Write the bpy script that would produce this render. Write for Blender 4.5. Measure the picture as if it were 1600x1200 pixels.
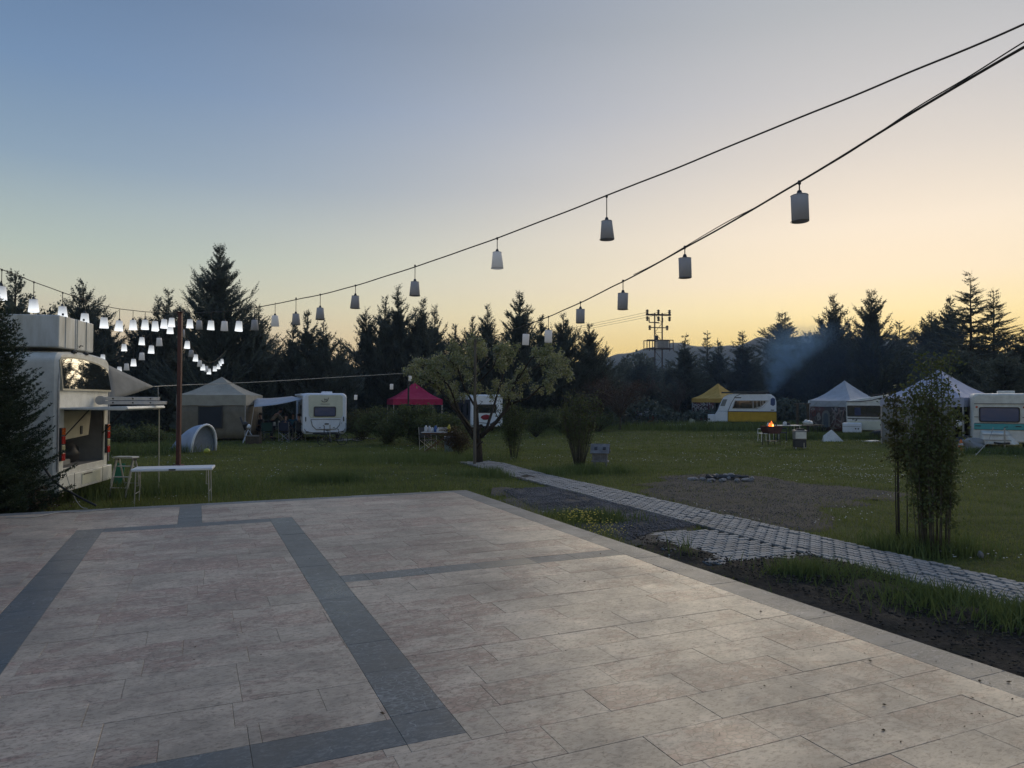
import bpy, bmesh, math, random
import numpy as np
from mathutils import Vector, Matrix, noise as mnoise

for o in list(bpy.data.objects): bpy.data.objects.remove(o)
sc = bpy.context.scene
col = sc.collection
rnd = random.Random(7)
rng = np.random.default_rng(7)
PI = math.pi

# ------------------------------------------------------------ camera
F = 1107.0                      # focal length in pixels of the 1600 px wide picture
pitch, roll, EYE = math.atan(25.7/F), .00336, 2.05
RT = Vector((math.cos(roll), 0, math.sin(roll)))
FW = Vector((0, math.cos(pitch), math.sin(pitch)))
UP = RT.cross(FW).normalized(); FW = UP.cross(RT).normalized()
cam = bpy.data.cameras.new('camera'); cam_o = bpy.data.objects.new('camera', cam); col.objects.link(cam_o)
cam.sensor_width = 36; cam.lens = F/1600*36; cam.clip_end = 12000; cam.clip_start = .05
M = Matrix.Identity(4)
for i in range(3):
    M[i][0] = RT[i]; M[i][1] = UP[i]; M[i][2] = -FW[i]
M.translation = Vector((0, 0, EYE)); M[2][3] = EYE
cam_o.matrix_world = M
sc.camera = cam_o

def ray(px, py): return FW + RT*((px-800)/F) + UP*((600-py)/F)
def G(px, py, z=0.0):
    d = ray(px, py); t = (z-EYE)/d.z; return Vector((d.x*t, d.y*t, z))
def P(px, py, Y):
    d = ray(px, py); t = Y/d.y; return Vector((d.x*t, Y, EYE+d.z*t))
def X(px, Y, py=640): return P(px, py, Y).x

# ------------------------------------------------------------ sky and sun
def s2l(c):
    return tuple((v/255/12.92 if v/255 <= .04045 else ((v/255+.055)/1.055)**2.4) for v in c)+(1,)
SUN_AZ, SUN_EL = math.radians(29), math.radians(3.0)      # the disc itself is behind the hill; the lamp stands for the broad afterglow
world = bpy.data.worlds.new("World"); sc.world = world; world.use_nodes = True
wt = world.node_tree; wt.nodes.clear()
def WN(t, **k):
    n = wt.nodes.new(t)
    for a, b in k.items(): setattr(n, a, b)
    return n
wo = WN('ShaderNodeOutputWorld'); bg = WN('ShaderNodeBackground'); wt.links.new(bg.outputs[0], wo.inputs[0])
sky = WN('ShaderNodeTexSky', sky_type='NISHITA', sun_disc=False, sun_elevation=SUN_EL, sun_rotation=SUN_AZ, dust_density=2.0)
tc = WN('ShaderNodeTexCoord'); sep = WN('ShaderNodeSeparateXYZ'); wt.links.new(tc.outputs['Generated'], sep.inputs[0])
def WM(op, a, b=None, c=None):
    n = WN('ShaderNodeMath', operation=op)
    for i, v in enumerate((a, b, c)):
        if v is None: continue
        if isinstance(v, (int, float)): n.inputs[i].default_value = v
        else: wt.links.new(v, n.inputs[i])
    return n.outputs[0]
xx = WM('MULTIPLY', sep.outputs[0], math.sin(SUN_AZ)); yy = WM('MULTIPLY', sep.outputs[1], math.cos(SUN_AZ))
dt = WM('ADD', xx, yy)
ln = WM('SQRT', WM('ADD', WM('MULTIPLY', sep.outputs[0], sep.outputs[0]), WM('ADD', WM('MULTIPLY', sep.outputs[1], sep.outputs[1]), 1e-5)))
kaz = WM('DIVIDE', dt, ln)
kf = WM('POWER', WM('MULTIPLY_ADD', kaz, .5, .5), 9.0)
def ramp(stops):
    r = WN('ShaderNodeValToRGB'); e = r.color_ramp.elements
    while len(e) > 1: e.remove(e[-1])
    e[0].position = stops[0][0]; e[0].color = s2l(stops[0][1])
    for p, c in stops[1:]:
        q = e.new(p); q.color = s2l(c)
    wt.links.new(sep.outputs[2], r.inputs[0]); return r.outputs[0]
RA = ramp([(0.0, (220,186,150)), (.08, (208,190,163)), (.13, (190,191,172)), (.18, (170,184,176)), (.28, (129,153,174)), (.375, (105,134,168)), (.46, (91,119,154)), (.6, (86,115,158)), (1, (94,121,162))])
RB = ramp([(0.0, (255,200,92)), (.07, (255,222,132)), (.115, (254,232,176)), (.157, (251,231,198)), (.22, (243,227,205)), (.3, (219,210,200)), (.375, (198,195,194)), (.46, (176,178,181)), (.6, (150,159,174)), (1, (110,133,164))])
mx = WN('ShaderNodeMix', data_type='RGBA'); wt.links.new(kf, mx.inputs[0]); wt.links.new(RA, mx.inputs[6]); wt.links.new(RB, mx.inputs[7])
# the Nishita sky carries part of the light; the dusk gradient the rest
mul = WN('ShaderNodeMix', data_type='RGBA', blend_type='MULTIPLY'); mul.inputs[0].default_value = 1; wt.links.new(sky.outputs[0], mul.inputs[6]); mul.inputs[7].default_value = (.1, .1, .1, 1)
m2 = WN('ShaderNodeMix', data_type='RGBA'); m2.inputs[0].default_value = .02; wt.links.new(mx.outputs[2], m2.inputs[6]); wt.links.new(mul.outputs[2], m2.inputs[7])
vn = WN('ShaderNodeTexNoise'); vn.inputs['Scale'].default_value = 1.6; vn.inputs['Detail'].default_value = 3; vm = WN('ShaderNodeMapping'); vm.inputs['Scale'].default_value = (1, 1, 5); wt.links.new(tc.outputs['Generated'], vm.inputs[0]); wt.links.new(vm.outputs[0], vn.inputs['Vector'])
hz = WN('ShaderNodeMix', data_type='RGBA', blend_type='MULTIPLY'); hz.inputs[0].default_value = 1; wt.links.new(m2.outputs[2], hz.inputs[6])
hk = WM('MULTIPLY_ADD', vn.outputs[0], .10, .95); hc = WN('ShaderNodeCombineColor'); [wt.links.new(hk, hc.inputs[i]) for i in range(3)]; wt.links.new(hc.outputs[0], hz.inputs[7])   # faint uneven evening veil
wt.links.new(hz.outputs[2], bg.inputs[0]); bg.inputs[1].default_value = 1.0
sun = bpy.data.lights.new('sun', 'SUN'); sun.energy = 1.45; sun.angle = math.radians(55); sun.color = (1, .84, .60); sun.specular_factor = .15
sun_o = bpy.data.objects.new('sun', sun); col.objects.link(sun_o)
GL_EL = math.radians(14); sd = Vector((math.sin(SUN_AZ)*math.cos(GL_EL), math.cos(SUN_AZ)*math.cos(GL_EL), math.sin(GL_EL)))
sun_o.rotation_euler = sd.to_track_quat('Z', 'Y').to_euler()
sc.view_settings.view_transform = 'Standard'; sc.view_settings.look = 'None'; sc.view_settings.gamma = 1
sc.view_settings.exposure = 0.2; sc.view_settings.use_curve_mapping = False
sc.render.engine = 'CYCLES'; sc.cycles.use_denoising = True; sc.cycles.max_bounces = 6; sc.cycles.transparent_max_bounces = 12
sc.cycles.volume_step_rate = 2; sc.cycles.volume_bounces = 0

# ------------------------------------------------------------ materials
MATS = {}
class NT:
    def __init__(s, name):
        s.m = bpy.data.materials.new(name); s.m.use_nodes = True; s.t = s.m.node_tree
        s.b = s.t.nodes['Principled BSDF']
    def n(s, t, **k):
        x = s.t.nodes.new(t)
        for a, b in k.items(): setattr(x, a, b)
        return x
    def l(s, a, b): s.t.links.new(a, b)
    def math(s, op, a, b=None, clamp=False):
        n = s.n('ShaderNodeMath', operation=op, use_clamp=clamp)
        for i, v in enumerate((a, b)):
            if v is None: continue
            if isinstance(v, (int, float)): n.inputs[i].default_value = v
            else: s.l(v, n.inputs[i])
        return n.outputs[0]
    def mix(s, f, a, b):
        n = s.n('ShaderNodeMix', data_type='RGBA')
        for i, v in ((0, f), (6, a), (7, b)):
            if isinstance(v, (int, float)): n.inputs[i].default_value = v
            elif isinstance(v, (tuple, list)): n.inputs[i].default_value = tuple(v)[:3]+(1,)
            else: s.l(v, n.inputs[i])
        return n.outputs[2]
    def noise(s, vec, scale, detail=4, rough=.6, dist=0):
        n = s.n('ShaderNodeTexNoise'); n.inputs['Scale'].default_value = scale; n.inputs['Detail'].default_value = detail
        n.inputs['Roughness'].default_value = rough; n.inputs['Distortion'].default_value = dist
        if vec is not None: s.l(vec, n.inputs['Vector'])
        return n.outputs[0]
    def rng(s, v, a, b, c=0, d=1):
        n = s.n('ShaderNodeMapRange'); s.l(v, n.inputs[0])
        for i, q in enumerate((a, b, c, d)): n.inputs[i+1].default_value = q
        return n.outputs[0]
    def pos(s, scale=(1, 1, 1), rot=0, obj=False):
        if obj: o = s.n('ShaderNodeTexCoord').outputs['Object']
        else: o = s.n('ShaderNodeNewGeometry').outputs['Position']
        mp = s.n('ShaderNodeMapping'); s.l(o, mp.inputs[0]); mp.inputs['Scale'].default_value = scale; mp.inputs['Rotation'].default_value = (0, 0, rot)
        return mp.outputs[0]
    def bump(s, h, strength=.3, dist=.01):
        n = s.n('ShaderNodeBump'); n.inputs['Strength'].default_value = strength; n.inputs['Distance'].default_value = dist
        s.l(h, n.inputs['Height']); s.l(n.outputs[0], s.b.inputs['Normal'])

def pm(name, c, c2=None, scale=6, rough=.6, bump=.2, metal=0, spec=.5, stretch=(1, 1, 1), bd=.01, alpha=None):
    """painted / plain surface with soft dirt and tone variation"""
    if name in MATS: return MATS[name]
    t = NT(name); c2 = c2 or tuple(v*.72 for v in c)
    p = t.pos(stretch, obj=True)
    a = t.noise(p, scale, 5, .65); f = t.rng(a, .35, .68)
    c = tuple(c)+(1,)
    t.l(t.mix(f, c, c2), t.b.inputs['Base Color'])
    r = t.rng(a, .3, .7, max(.02, rough-.08), min(1, rough+.12)); t.l(r, t.b.inputs['Roughness'])
    t.b.inputs['Metallic'].default_value = metal; t.b.inputs['Specular IOR Level'].default_value = spec
    if bump: t.bump(t.noise(p, scale*6, 3), bump, bd)
    if alpha is not None: t.b.inputs['Alpha'].default_value = alpha
    MATS[name] = t.m; return t.m

def leafmat(name, a, b, trans=.25, rough=.6, nscale=.9):
    if name in MATS: return MATS[name]
    t = NT(name); g = t.n('ShaderNodeNewGeometry')
    n = t.noise(t.pos((1, 1, 1)), 1.3, 2)
    big = t.rng(t.noise(t.pos((1, 1, 1)), nscale, 4, .65), .36, .64)
    f = t.math('ADD', t.math('MULTIPLY', t.math('ADD', g.outputs['Random Per Island'], n), .28), t.math('MULTIPLY', big, .45), clamp=True)
    c = t.mix(f, a, b); t.l(c, t.b.inputs['Base Color']); t.b.inputs['Roughness'].default_value = rough
    t.b.inputs['Specular IOR Level'].default_value = .25
    if trans:
        tr = t.n('ShaderNodeBsdfTranslucent'); t.l(c, tr.inputs[0]); ms = t.n('ShaderNodeMixShader'); ms.inputs[0].default_value = trans
        t.l(t.b.outputs[0], ms.inputs[1]); t.l(tr.outputs[0], ms.inputs[2]); t.l(ms.outputs[0], t.t.nodes['Material Output'].inputs[0])
    MATS[name] = t.m; return t.m

def glass(name, c=(.02, .03, .04), rough=.05, bs=.08):
    if name in MATS: return MATS[name]
    t = NT(name); t.b.inputs['Base Color'].default_value = tuple(c)+(1,); t.b.inputs['Roughness'].default_value = rough
    t.b.inputs['Specular IOR Level'].default_value = .9; t.b.inputs['Coat Weight'].default_value = .6
    t.bump(t.noise(t.pos(obj=True), 1.2, 2), bs, .05)
    MATS[name] = t.m; return t.m

def emit(name, c, s):
    t = NT(name); t.b.inputs['Base Color'].default_value = tuple(c)+(1,); t.b.inputs['Emission Color'].default_value = tuple(c)+(1,); t.b.inputs['Emission Strength'].default_value = s
    return t.m

# ------------------------------------------------------------ mesh helpers
class MB:
    def __init__(s): s.v = []; s.f = []; s.mi = []
    def add(s, vs, fs, m=0):
        k = len(s.v); s.v += [tuple(v) for v in vs]; s.f += [tuple(i+k for i in f) for f in fs]; s.mi += [m]*len(fs); return s
    def box(s, c, d, rz=0, ry=0, rx=0, m=0):
        R = Matrix.Rotation(rz, 3, 'Z') @ Matrix.Rotation(ry, 3, 'Y') @ Matrix.Rotation(rx, 3, 'X'); c = Vector(c)
        vs = [c + R @ Vector((x*d[0]/2, y*d[1]/2, z*d[2]/2)) for x in (-1, 1) for y in (-1, 1) for z in (-1, 1)]
        return s.add(vs, [(0,1,3,2),(4,6,7,5),(0,4,5,1),(2,3,7,6),(0,2,6,4),(1,5,7,3)], m)
    def tube(s, pts, r, n=6, cap=True, m=0):
        pts = [Vector(p) for p in pts]; rs = r if isinstance(r, (list, tuple)) else [r]*len(pts)
        vs = []; a = None
        for i, p in enumerate(pts):
            t = (pts[min(i+1, len(pts)-1)]-pts[max(i-1, 0)])
            if t.length < 1e-9: t = Vector((0, 0, 1))
            t.normalize()
            if a is None: a = t.orthogonal().normalized()
            else:
                a = a - t*a.dot(t)
                a = a.normalized() if a.length > 1e-6 else t.orthogonal().normalized()
            b = t.cross(a)
            for k in range(n):
                q = 2*PI*k/n; vs.append(p+(a*math.cos(q)+b*math.sin(q))*rs[i])
        fs = [(i*n+k, i*n+(k+1) % n, (i+1)*n+(k+1) % n, (i+1)*n+k) for i in range(len(pts)-1) for k in range(n)]
        if cap: fs += [tuple(range(n))[::-1], tuple(range((len(pts)-1)*n, len(pts)*n))]
        return s.add(vs, fs, m)
    def lathe(s, prof, c=(0, 0, 0), n=20, m=0, cap=True):
        c = Vector(c); vs = [c+Vector((r*math.cos(2*PI*k/n), r*math.sin(2*PI*k/n), z)) for r, z in prof for k in range(n)]
        fs = [(i*n+k, i*n+(k+1) % n, (i+1)*n+(k+1) % n, (i+1)*n+k) for i in range(len(prof)-1) for k in range(n)]
        if cap: fs += [tuple(range(n))[::-1], tuple(range((len(prof)-1)*n, len(prof)*n))]
        return s.add(vs, fs, m)
    def prism(s, poly, o, ax, ay, az, h, m=0):
        """polygon in plane (ax, ay) at o, extruded along az by h"""
        o, ax, ay, az = map(Vector, (o, ax, ay, az)); n = len(poly)
        a = [o+ax*p[0]+ay*p[1] for p in poly]; b = [q+az*h for q in a]
        return s.add(a+b, [tuple(range(n))[::-1], tuple(range(n, 2*n))]+[(i, (i+1) % n, n+(i+1) % n, n+i) for i in range(n)], m)
    def blob(s, c, d, sub=2, jit=.1, seed=0, m=0, flat=None):
        bm = bmesh.new(); bmesh.ops.create_icosphere(bm, subdivisions=sub, radius=1); r = random.Random(seed)
        off = Vector((r.uniform(0, 90), r.uniform(0, 90), 0)); c = Vector(c); vs = []
        for v in bm.verts:
            k = 1+jit*mnoise.noise(v.co*1.7+off)*2
            p = Vector((v.co.x*d[0], v.co.y*d[1], v.co.z*d[2]))*k+c
            if flat is not None and p.z < flat: p.z = flat
            vs.append(p)
        fs = [tuple(v.index for v in f.verts) for f in bm.faces]; bm.free(); return s.add(vs, fs, m)
    def build(s, name, mats, parent=None, smooth=False, bevel=0, seg=2, loc=None):
        me = bpy.data.meshes.new(name); me.from_pydata(s.v, [], s.f)
        if not isinstance(mats, (list, tuple)): mats = [mats]
        for q in mats: me.materials.append(q)
        if len(mats) > 1: me.polygons.foreach_set('material_index', s.mi)
        bm = bmesh.new(); bm.from_mesh(me); bmesh.ops.recalc_face_normals(bm, faces=bm.faces); bm.to_mesh(me); bm.free()
        if smooth: me.polygons.foreach_set('use_smooth', [True]*len(me.polygons))
        me.update(); o = bpy.data.objects.new(name, me); col.objects.link(o)
        if parent: o.parent = parent
        if loc is not None: o.location = loc
        if bevel:
            b = o.modifiers.new('bevel', 'BEVEL'); b.width = bevel; b.segments = seg; b.limit_method = 'ANGLE'; b.harden_normals = False
        return o

def fastmesh(name, V, Fc, mat, parent=None, smooth=False):
    """V (n,3) array, Fc (m,k) array of equal-size faces"""
    me = bpy.data.meshes.new(name); V = np.asarray(V, np.float32); Fc = np.asarray(Fc, np.int32); m, k = Fc.shape
    me.vertices.add(len(V)); me.vertices.foreach_set('co', V.ravel()); me.loops.add(m*k); me.loops.foreach_set('vertex_index', Fc.ravel())
    me.polygons.add(m); me.polygons.foreach_set('loop_start', np.arange(0, m*k, k, dtype=np.int32))
    if smooth: me.polygons.foreach_set('use_smooth', np.ones(m, bool))
    me.update(calc_edges=True); me.validate(); me.materials.append(mat)
    o = bpy.data.objects.new(name, me); col.objects.link(o)
    if parent: o.parent = parent
    return o

def tag(o, label=None, cat=None, group=None, kind=None):
    if label: o['label'] = label
    if cat: o['category'] = cat
    if group: o['group'] = group
    if kind: o['kind'] = kind
    return o
def thing(name, loc, rz, label, cat, group=None):
    o = bpy.data.objects.new(name, None); col.objects.link(o); o.location = loc; o.rotation_euler = (0, 0, rz); o.empty_display_size = .2
    return tag(o, label, cat, group)
def copy_tree(o, parent=None):
    c = o.copy(); col.objects.link(c); c.parent = parent
    for ch in [q for q in bpy.data.objects if q.parent == o]: copy_tree(ch, c)
    return c

def sm(x, a, b):
    t = np.clip((np.asarray(x, float)-a)/(b-a), 0, 1); return t*t*(3-2*t)

# ------------------------------------------------------------ terrace frame
ZT = .42
TO = G(725, 766, ZT)
TH = math.atan(493/1107)
TU = Vector((-math.sin(TH), math.cos(TH), 0)); TV = Vector((TU.y, -TU.x, 0))
def T(s, t, z=ZT): return Vector((TO.x-TU.x*s-TV.x*t, TO.y-TU.y*s-TV.y*t, z))
def st_of(x, y):
    dx, dy = x-TO.x, y-TO.y; return -(dx*TU.x+dy*TU.y), -(dx*TV.x+dy*TV.y)

# ------------------------------------------------------------ ground
def gz(x, y):
    x = np.asarray(x, float); y = np.asarray(y, float)
    z = .022*np.sin(x*.71+1.3*np.sin(y*.37))*np.sin(y*.9+.5*np.sin(x*.5)) + .014*np.sin(x*2.1+y*.7)*np.sin(y*2.6-x*.4)
    z *= sm(y, 11, 22)*(1-sm(y, 90, 140))
    return z
_pn, _pd = Vector((.926, .378, 0)).normalized(), Vector((-.378, .926, 0)).normalized()
PATH = [_pn*7.72+_pd*t_ for t_ in (2.5, 5, 7.5, 10, 12.5, 15, 17.5, 20)]+[_pn*7.70+_pd*21.4]
def path_mask(x, y, w=.62):
    """distance to the path centre line below w"""
    x = np.asarray(x, float); y = np.asarray(y, float); d = np.full(x.shape, 1e9)
    e0 = PATH[0]+(PATH[0]-PATH[1])*4
    pts = [e0]+PATH
    for a, b in zip(pts[:-1], pts[1:]):
        ax, ay, bx, by = a.x, a.y, b.x, b.y; L = (bx-ax)**2+(by-ay)**2
        t = np.clip(((x-ax)*(bx-ax)+(y-ay)*(by-ay))/L, 0, 1)
        d = np.minimum(d, np.hypot(x-ax-t*(bx-ax), y-ay-t*(by-ay)))
    return d < w
def in_poly(x, y, poly):
    x = np.asarray(x, float); y = np.asarray(y, float); c = np.zeros(x.shape, bool); n = len(poly)
    for i in range(n):
        x1, y1 = poly[i][0], poly[i][1]; x2, y2 = poly[(i+1) % n][0], poly[(i+1) % n][1]
        k = ((y1 > y) != (y2 > y)) & (x < (x2-x1)*(y-y1)/(y2-y1+1e-12)+x1); c ^= k
    return c
GRAVEL = [G(*p) for p in ((785,768),(860,764),(960,790),(1040,812),(1090,826),(1020,836),(985,850),(930,842),(870,815),(820,790))]
GRAVEL2 = [G(*p) for p in ((1010,768),(1040,750),(1075,744),(1150,742),(1200,748),(1240,756),(1330,762),(1400,770),(1330,784),(1270,790),(1285,806),(1262,834),(1205,822),(1100,794),(1040,780))]
PATCH = [G(*p) for p in ((1020,836),(1130,829),(1185,846),(1262,872),(1180,886),(1110,884),(1040,862))]
SOIL = [G(*p) for p in ((985,842),(1060,856),(1150,886),(1260,872),(1330,890),(1420,925),(1600,985),(1900,1090),(1900,1290),(1600,1085),(1300,960),(1100,890),(1000,856))]

gx = np.concatenate([[-5000,-2500,-1200,-600,-300,-150,-90,-65], np.arange(-50, 60.1, .45), [65,90,150,300,600,1200,2500,5000]])
gy = np.concatenate([[-3000,-800,-200,-60,-20,-5,0], np.arange(2, 100.1, .45), [110,140,200,350,700,1400,2800,6000]])
XX, YY = np.meshgrid(gx, gy); ZZ = gz(XX, YY)
nx, ny = len(gx), len(gy); idx = np.arange(nx*ny).reshape(ny, nx)
quads = np.stack([idx[:-1, :-1], idx[:-1, 1:], idx[1:, 1:], idx[1:, :-1]], -1).reshape(-1, 4)
t = NT('lawn_soil')
p = t.pos(); n1 = t.noise(p, .35, 5, .6); n2 = t.noise(p, 3.5, 5, .7); n3 = t.noise(p, 22, 4, .7); ns = t.noise(t.pos((.25, 1.6, 1)), 1.0, 4, .6)
c = t.mix(t.rng(n1, .35, .65), (.085, .108, .030), (.125, .145, .045)); c = t.mix(t.rng(n2, .45, .75), c, (.090, .090, .040)); c = t.mix(t.rng(ns, .52, .72, 0, .75), c, (.035, .050, .018)); c = t.mix(t.rng(n3, .5, .8, 0, .8), c, (.030, .036, .015))
t.l(c, t.b.inputs['Base Color']); t.b.inputs['Roughness'].default_value = .95; t.b.inputs['Specular IOR Level'].default_value = .1
t.bump(t.math('ADD', n3, n2), .9, .08)
tag(fastmesh('ground', np.stack([XX, YY, ZZ], -1).reshape(-1, 3), quads, t.m, smooth=True), kind='structure')

# hills on the horizon
hm = pm('hill', (.05, .07, .06), (.035, .05, .05), .004, .95, 0)
t = NT('hill_scrub'); p = t.pos(); n1 = t.noise(p, .04, 6, .7)
t.l(t.mix(t.rng(n1, .4, .65), (.075, .095, .085), (.045, .062, .062)), t.b.inputs['Base Color']); t.b.inputs['Roughness'].default_value = 1; hm = t.m
def hill(px_pts, Y, depth):
    V = []; nseg = 200; x0, x1 = px_pts[0][0], px_pts[-1][0]; rows = 10
    hx = np.linspace(x0, x1, nseg); hy = np.interp(hx, [q[0] for q in px_pts], [q[1] for q in px_pts])
    for j in range(rows):
        f = j/(rows-1)
        for a, b in zip(hx, hy):
            top = P(a, b+1.5*mnoise.noise(Vector((a*.04, 3, 0)))+.8*mnoise.noise(Vector((a*.17, 3, 0))), Y); k = math.sin(f*PI)**.8 if f < .5 else 1-(f-.5)*1.2
            yy = Y+(f-.5)*depth; V.append((top.x*(yy/Y), yy, top.z*max(k, 0)-2+mnoise.noise(Vector((a*.03, f*4, 1)))*Y*.004*(1 if 0 < j else 0)))
    V = np.array(V); ii = np.arange(rows*nseg).reshape(rows, nseg)
    q = np.stack([ii[:-1, :-1], ii[:-1, 1:], ii[1:, 1:], ii[1:, :-1]], -1).reshape(-1, 4)
    return tag(fastmesh('hills', V, q, hm, smooth=True), kind='structure')
hill([(850,572),(930,560),(1000,546),(1030,536),(1065,534),(1110,541),(1150,536),(1185,528),(1230,525),(1290,524),(1350,527),(1400,529),(1460,541),(1540,548),(1700,560)], 560, 320)

# ------------------------------------------------------------ terrace (slab, border, bands, tiles)
def marble(name, base, alt, pinkc, vein, rough, dark=False):
    t = NT(name); g = t.n('ShaderNodeNewGeometry'); oi = t.n('ShaderNodeObjectInfo')
    r = t.math('FRACT', t.math('ADD', g.outputs['Random Per Island'], oi.outputs['Random']))
    p0 = t.pos((1, 1, 1), -TH); off = t.n('ShaderNodeVectorMath', operation='ADD'); t.l(p0, off.inputs[0])
    cb = t.n('ShaderNodeCombineXYZ'); t.l(t.math('MULTIPLY', r, 37), cb.inputs[0]); t.l(t.math('MULTIPLY', r, 71), cb.inputs[1]); t.l(r, cb.inputs[2]); t.l(cb.outputs[0], off.inputs[1])
    mp = t.n('ShaderNodeMapping'); t.l(off.outputs[0], mp.inputs[0]); mp.inputs['Scale'].default_value = (1, 1.9, 1)
    v = mp.outputs[0]
    big = t.noise(v, 1.6, 5, .62, .4); mid = t.noise(v, 5.5, 6, .72, 1.2); fine = t.noise(v, 26, 5, .75, .6); grain = t.noise(v, 90, 3, .7)
    c = t.mix(t.rng(big, .42, .56), base, alt)
    patch = t.noise(v, .9, 3, .6, .6)
    pm_ = t.rng(t.math('ADD', t.math('ADD', t.math('MULTIPLY', mid, .55), t.math('MULTIPLY', patch, .75)), t.math('MULTIPLY', t.math('SUBTRACT', r, .5), .18)), .63, .74, 0, .88)
    c = t.mix(pm_, c, pinkc)
    bv = t.n('ShaderNodeTexVoronoi', feature='DISTANCE_TO_EDGE'); bc = t.n('ShaderNodeTexVoronoi'); dv = t.n('ShaderNodeMix', data_type='VECTOR'); dv.inputs[0].default_value = .05
    dn = t.n('ShaderNodeTexNoise'); dn.inputs['Scale'].default_value = 9; t.l(v, dn.inputs['Vector']); t.l(v, dv.inputs[4]); t.l(dn.outputs[1], dv.inputs[5])
    for q in (bv, bc): q.inputs['Scale'].default_value = 17; t.l(dv.outputs[1], q.inputs['Vector'])
    sepc = t.n('ShaderNodeSeparateColor'); t.l(bc.outputs['Color'], sepc.inputs[0])
    c = t.mix(t.math('MULTIPLY', t.rng(sepc.outputs[0], .55, .75, 0, .6), pm_), c, base)
    c = t.mix(t.math('MULTIPLY', t.rng(bv.outputs[0], .02, .07, .7, 0), t.rng(pm_, .05, .5, .12, 1)), c, vein)
    c = t.mix(t.rng(fine, .50, .64, 0, .7), c, vein); c = t.mix(t.math('MULTIPLY', t.rng(t.noise(v, 14, 4, .7, .8), .54 if dark else .58, .66 if dark else .70, 0, .8), t.rng(mid, .44, .58)), c, (.24, .25, .25) if dark else (.55, .49, .42))
    vo = t.n('ShaderNodeTexVoronoi', feature='DISTANCE_TO_EDGE'); vo.inputs['Scale'].default_value = 3.2
    vd = t.n('ShaderNodeMix', data_type='VECTOR'); vd.inputs[0].default_value = .12
    nn = t.n('ShaderNodeTexNoise'); nn.inputs['Scale'].default_value = 4; nn.inputs['Detail'].default_value = 5; t.l(v, nn.inputs['Vector']); t.l(v, vd.inputs[4]); t.l(nn.outputs[1], vd.inputs[5]); t.l(vd.outputs[1], vo.inputs['Vector'])
    ed = t.math('MULTIPLY', t.rng(vo.outputs[0], .0, .014, 1, 0), t.rng(mid, .46, .6))
    c = t.mix(t.math('MULTIPLY', ed, .75, clamp=True), c, (.40, .42, .43) if dark else tuple(q*.55 for q in vein))
    tone = t.n('ShaderNodeMix', data_type='RGBA', blend_type='MULTIPLY'); tone.inputs[0].default_value = 1; t.l(c, tone.inputs[6])
    cc = t.n('ShaderNodeCombineColor'); k = t.rng(r, 0, 1, .90, 1.09); [t.l(k, cc.inputs[i]) for i in range(3)]; t.l(cc.outputs[0], tone.inputs[7])
    # dust film and dirt in one place across tiles
    pw = t.pos(); d = t.noise(pw, .8, 6, .7); d2 = t.noise(pw, 9, 5, .7)
    c = t.mix(t.rng(t.math('ADD', d, t.math('MULTIPLY', d2, .4)), .54, .88, 0, .6), tone.outputs[2], (.13, .115, .095))
    t.l(c, t.b.inputs['Base Color'])
    t.l(t.rng(t.math('ADD', d, t.math('MULTIPLY', fine, .5)), .5, 1.0, rough, rough+.28), t.b.inputs['Roughness'])
    t.b.inputs['Specular IOR Level'].default_value = .5
    t.bump(t.math('ADD', t.math('MULTIPLY', fine, .6), grain), .16, .004)
    return t.m
M_TILE = marble('rose_marble', (.60, .48, .365), (.50, .40, .30), (.39, .235, .175), (.16, .11, .075), .32)
M_DARK = marble('grey_marble', (.030, .041, .049), (.052, .066, .076), (.022, .030, .037), (.20, .22, .23), .24, True)
M_BORD = marble('border_marble', (.075, .088, .10), (.15, .16, .165), (.06, .07, .08), (.22, .23, .23), .42, True)
slab_m = pm('mortar', (.20, .175, .15), None, 14, .9, .5)
terrace = thing('terrace', (0, 0, 0), 0, 'raised marble terrace with rose tiles and dark grey bands', 'terrace')
terrace['kind'] = 'structure'; del terrace['category']; del terrace['label']
SMAX, TMAX = 14.4, 13.2
mb = MB(); cs = [T(0, 0, 0), T(0, TMAX, 0), T(SMAX, TMAX, 0), T(SMAX, 0, 0)]
mb.add([Vector((q.x, q.y, -.3)) for q in cs]+[Vector((q.x, q.y, ZT-.012)) for q in cs], [(3,2,1,0),(4,5,6,7),(0,1,5,4),(1,2,6,5),(2,3,7,6),(3,0,4,7)])
mb.build('bedding', slab_m, terrace)
BX, JN = .30, .0016
bands = []  # (s0,s1,t0,t1) pieces, axis of cutting
def cutband(s0, s1, t0, t1, along, L, kind='band'):
    a, b = (s0, s1) if along == 's' else (t0, t1); q = a
    while q < b-.02:
        e = min(b, q+L*rnd.uniform(.85, 1.1))
        if b-e < .18: e = b
        bands.append(((q, e, t0, t1) if along == 's' else (s0, s1, q, e), kind)); q = e
cutband(-.03, .2, .27, TMAX, 't', .62, 'bord'); cutband(-.03, SMAX, -.05, .27, 's', .62, 'bord')
cutband(1.85, 8.82, 3.22, 3.52, 's', .62); cutband(1.85, 8.82, 5.49, 5.79, 's', .62)
cutband(1.85, 2.13, 3.52, 5.49, 't', .62); cutband(8.53, 8.82, 3.52, 5.49, 't', .62)
cutband(.2, 1.85, 4.36, 4.66, 's', .6); cutband(5.44, 5.7, 1.3, 3.22, 't', .62)
cutband(5.44, 5.7, .27, 1.3, 't', .55, 'pale'); cutband(6.0, 6.28, 5.79, TMAX, 't', .62)
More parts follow.
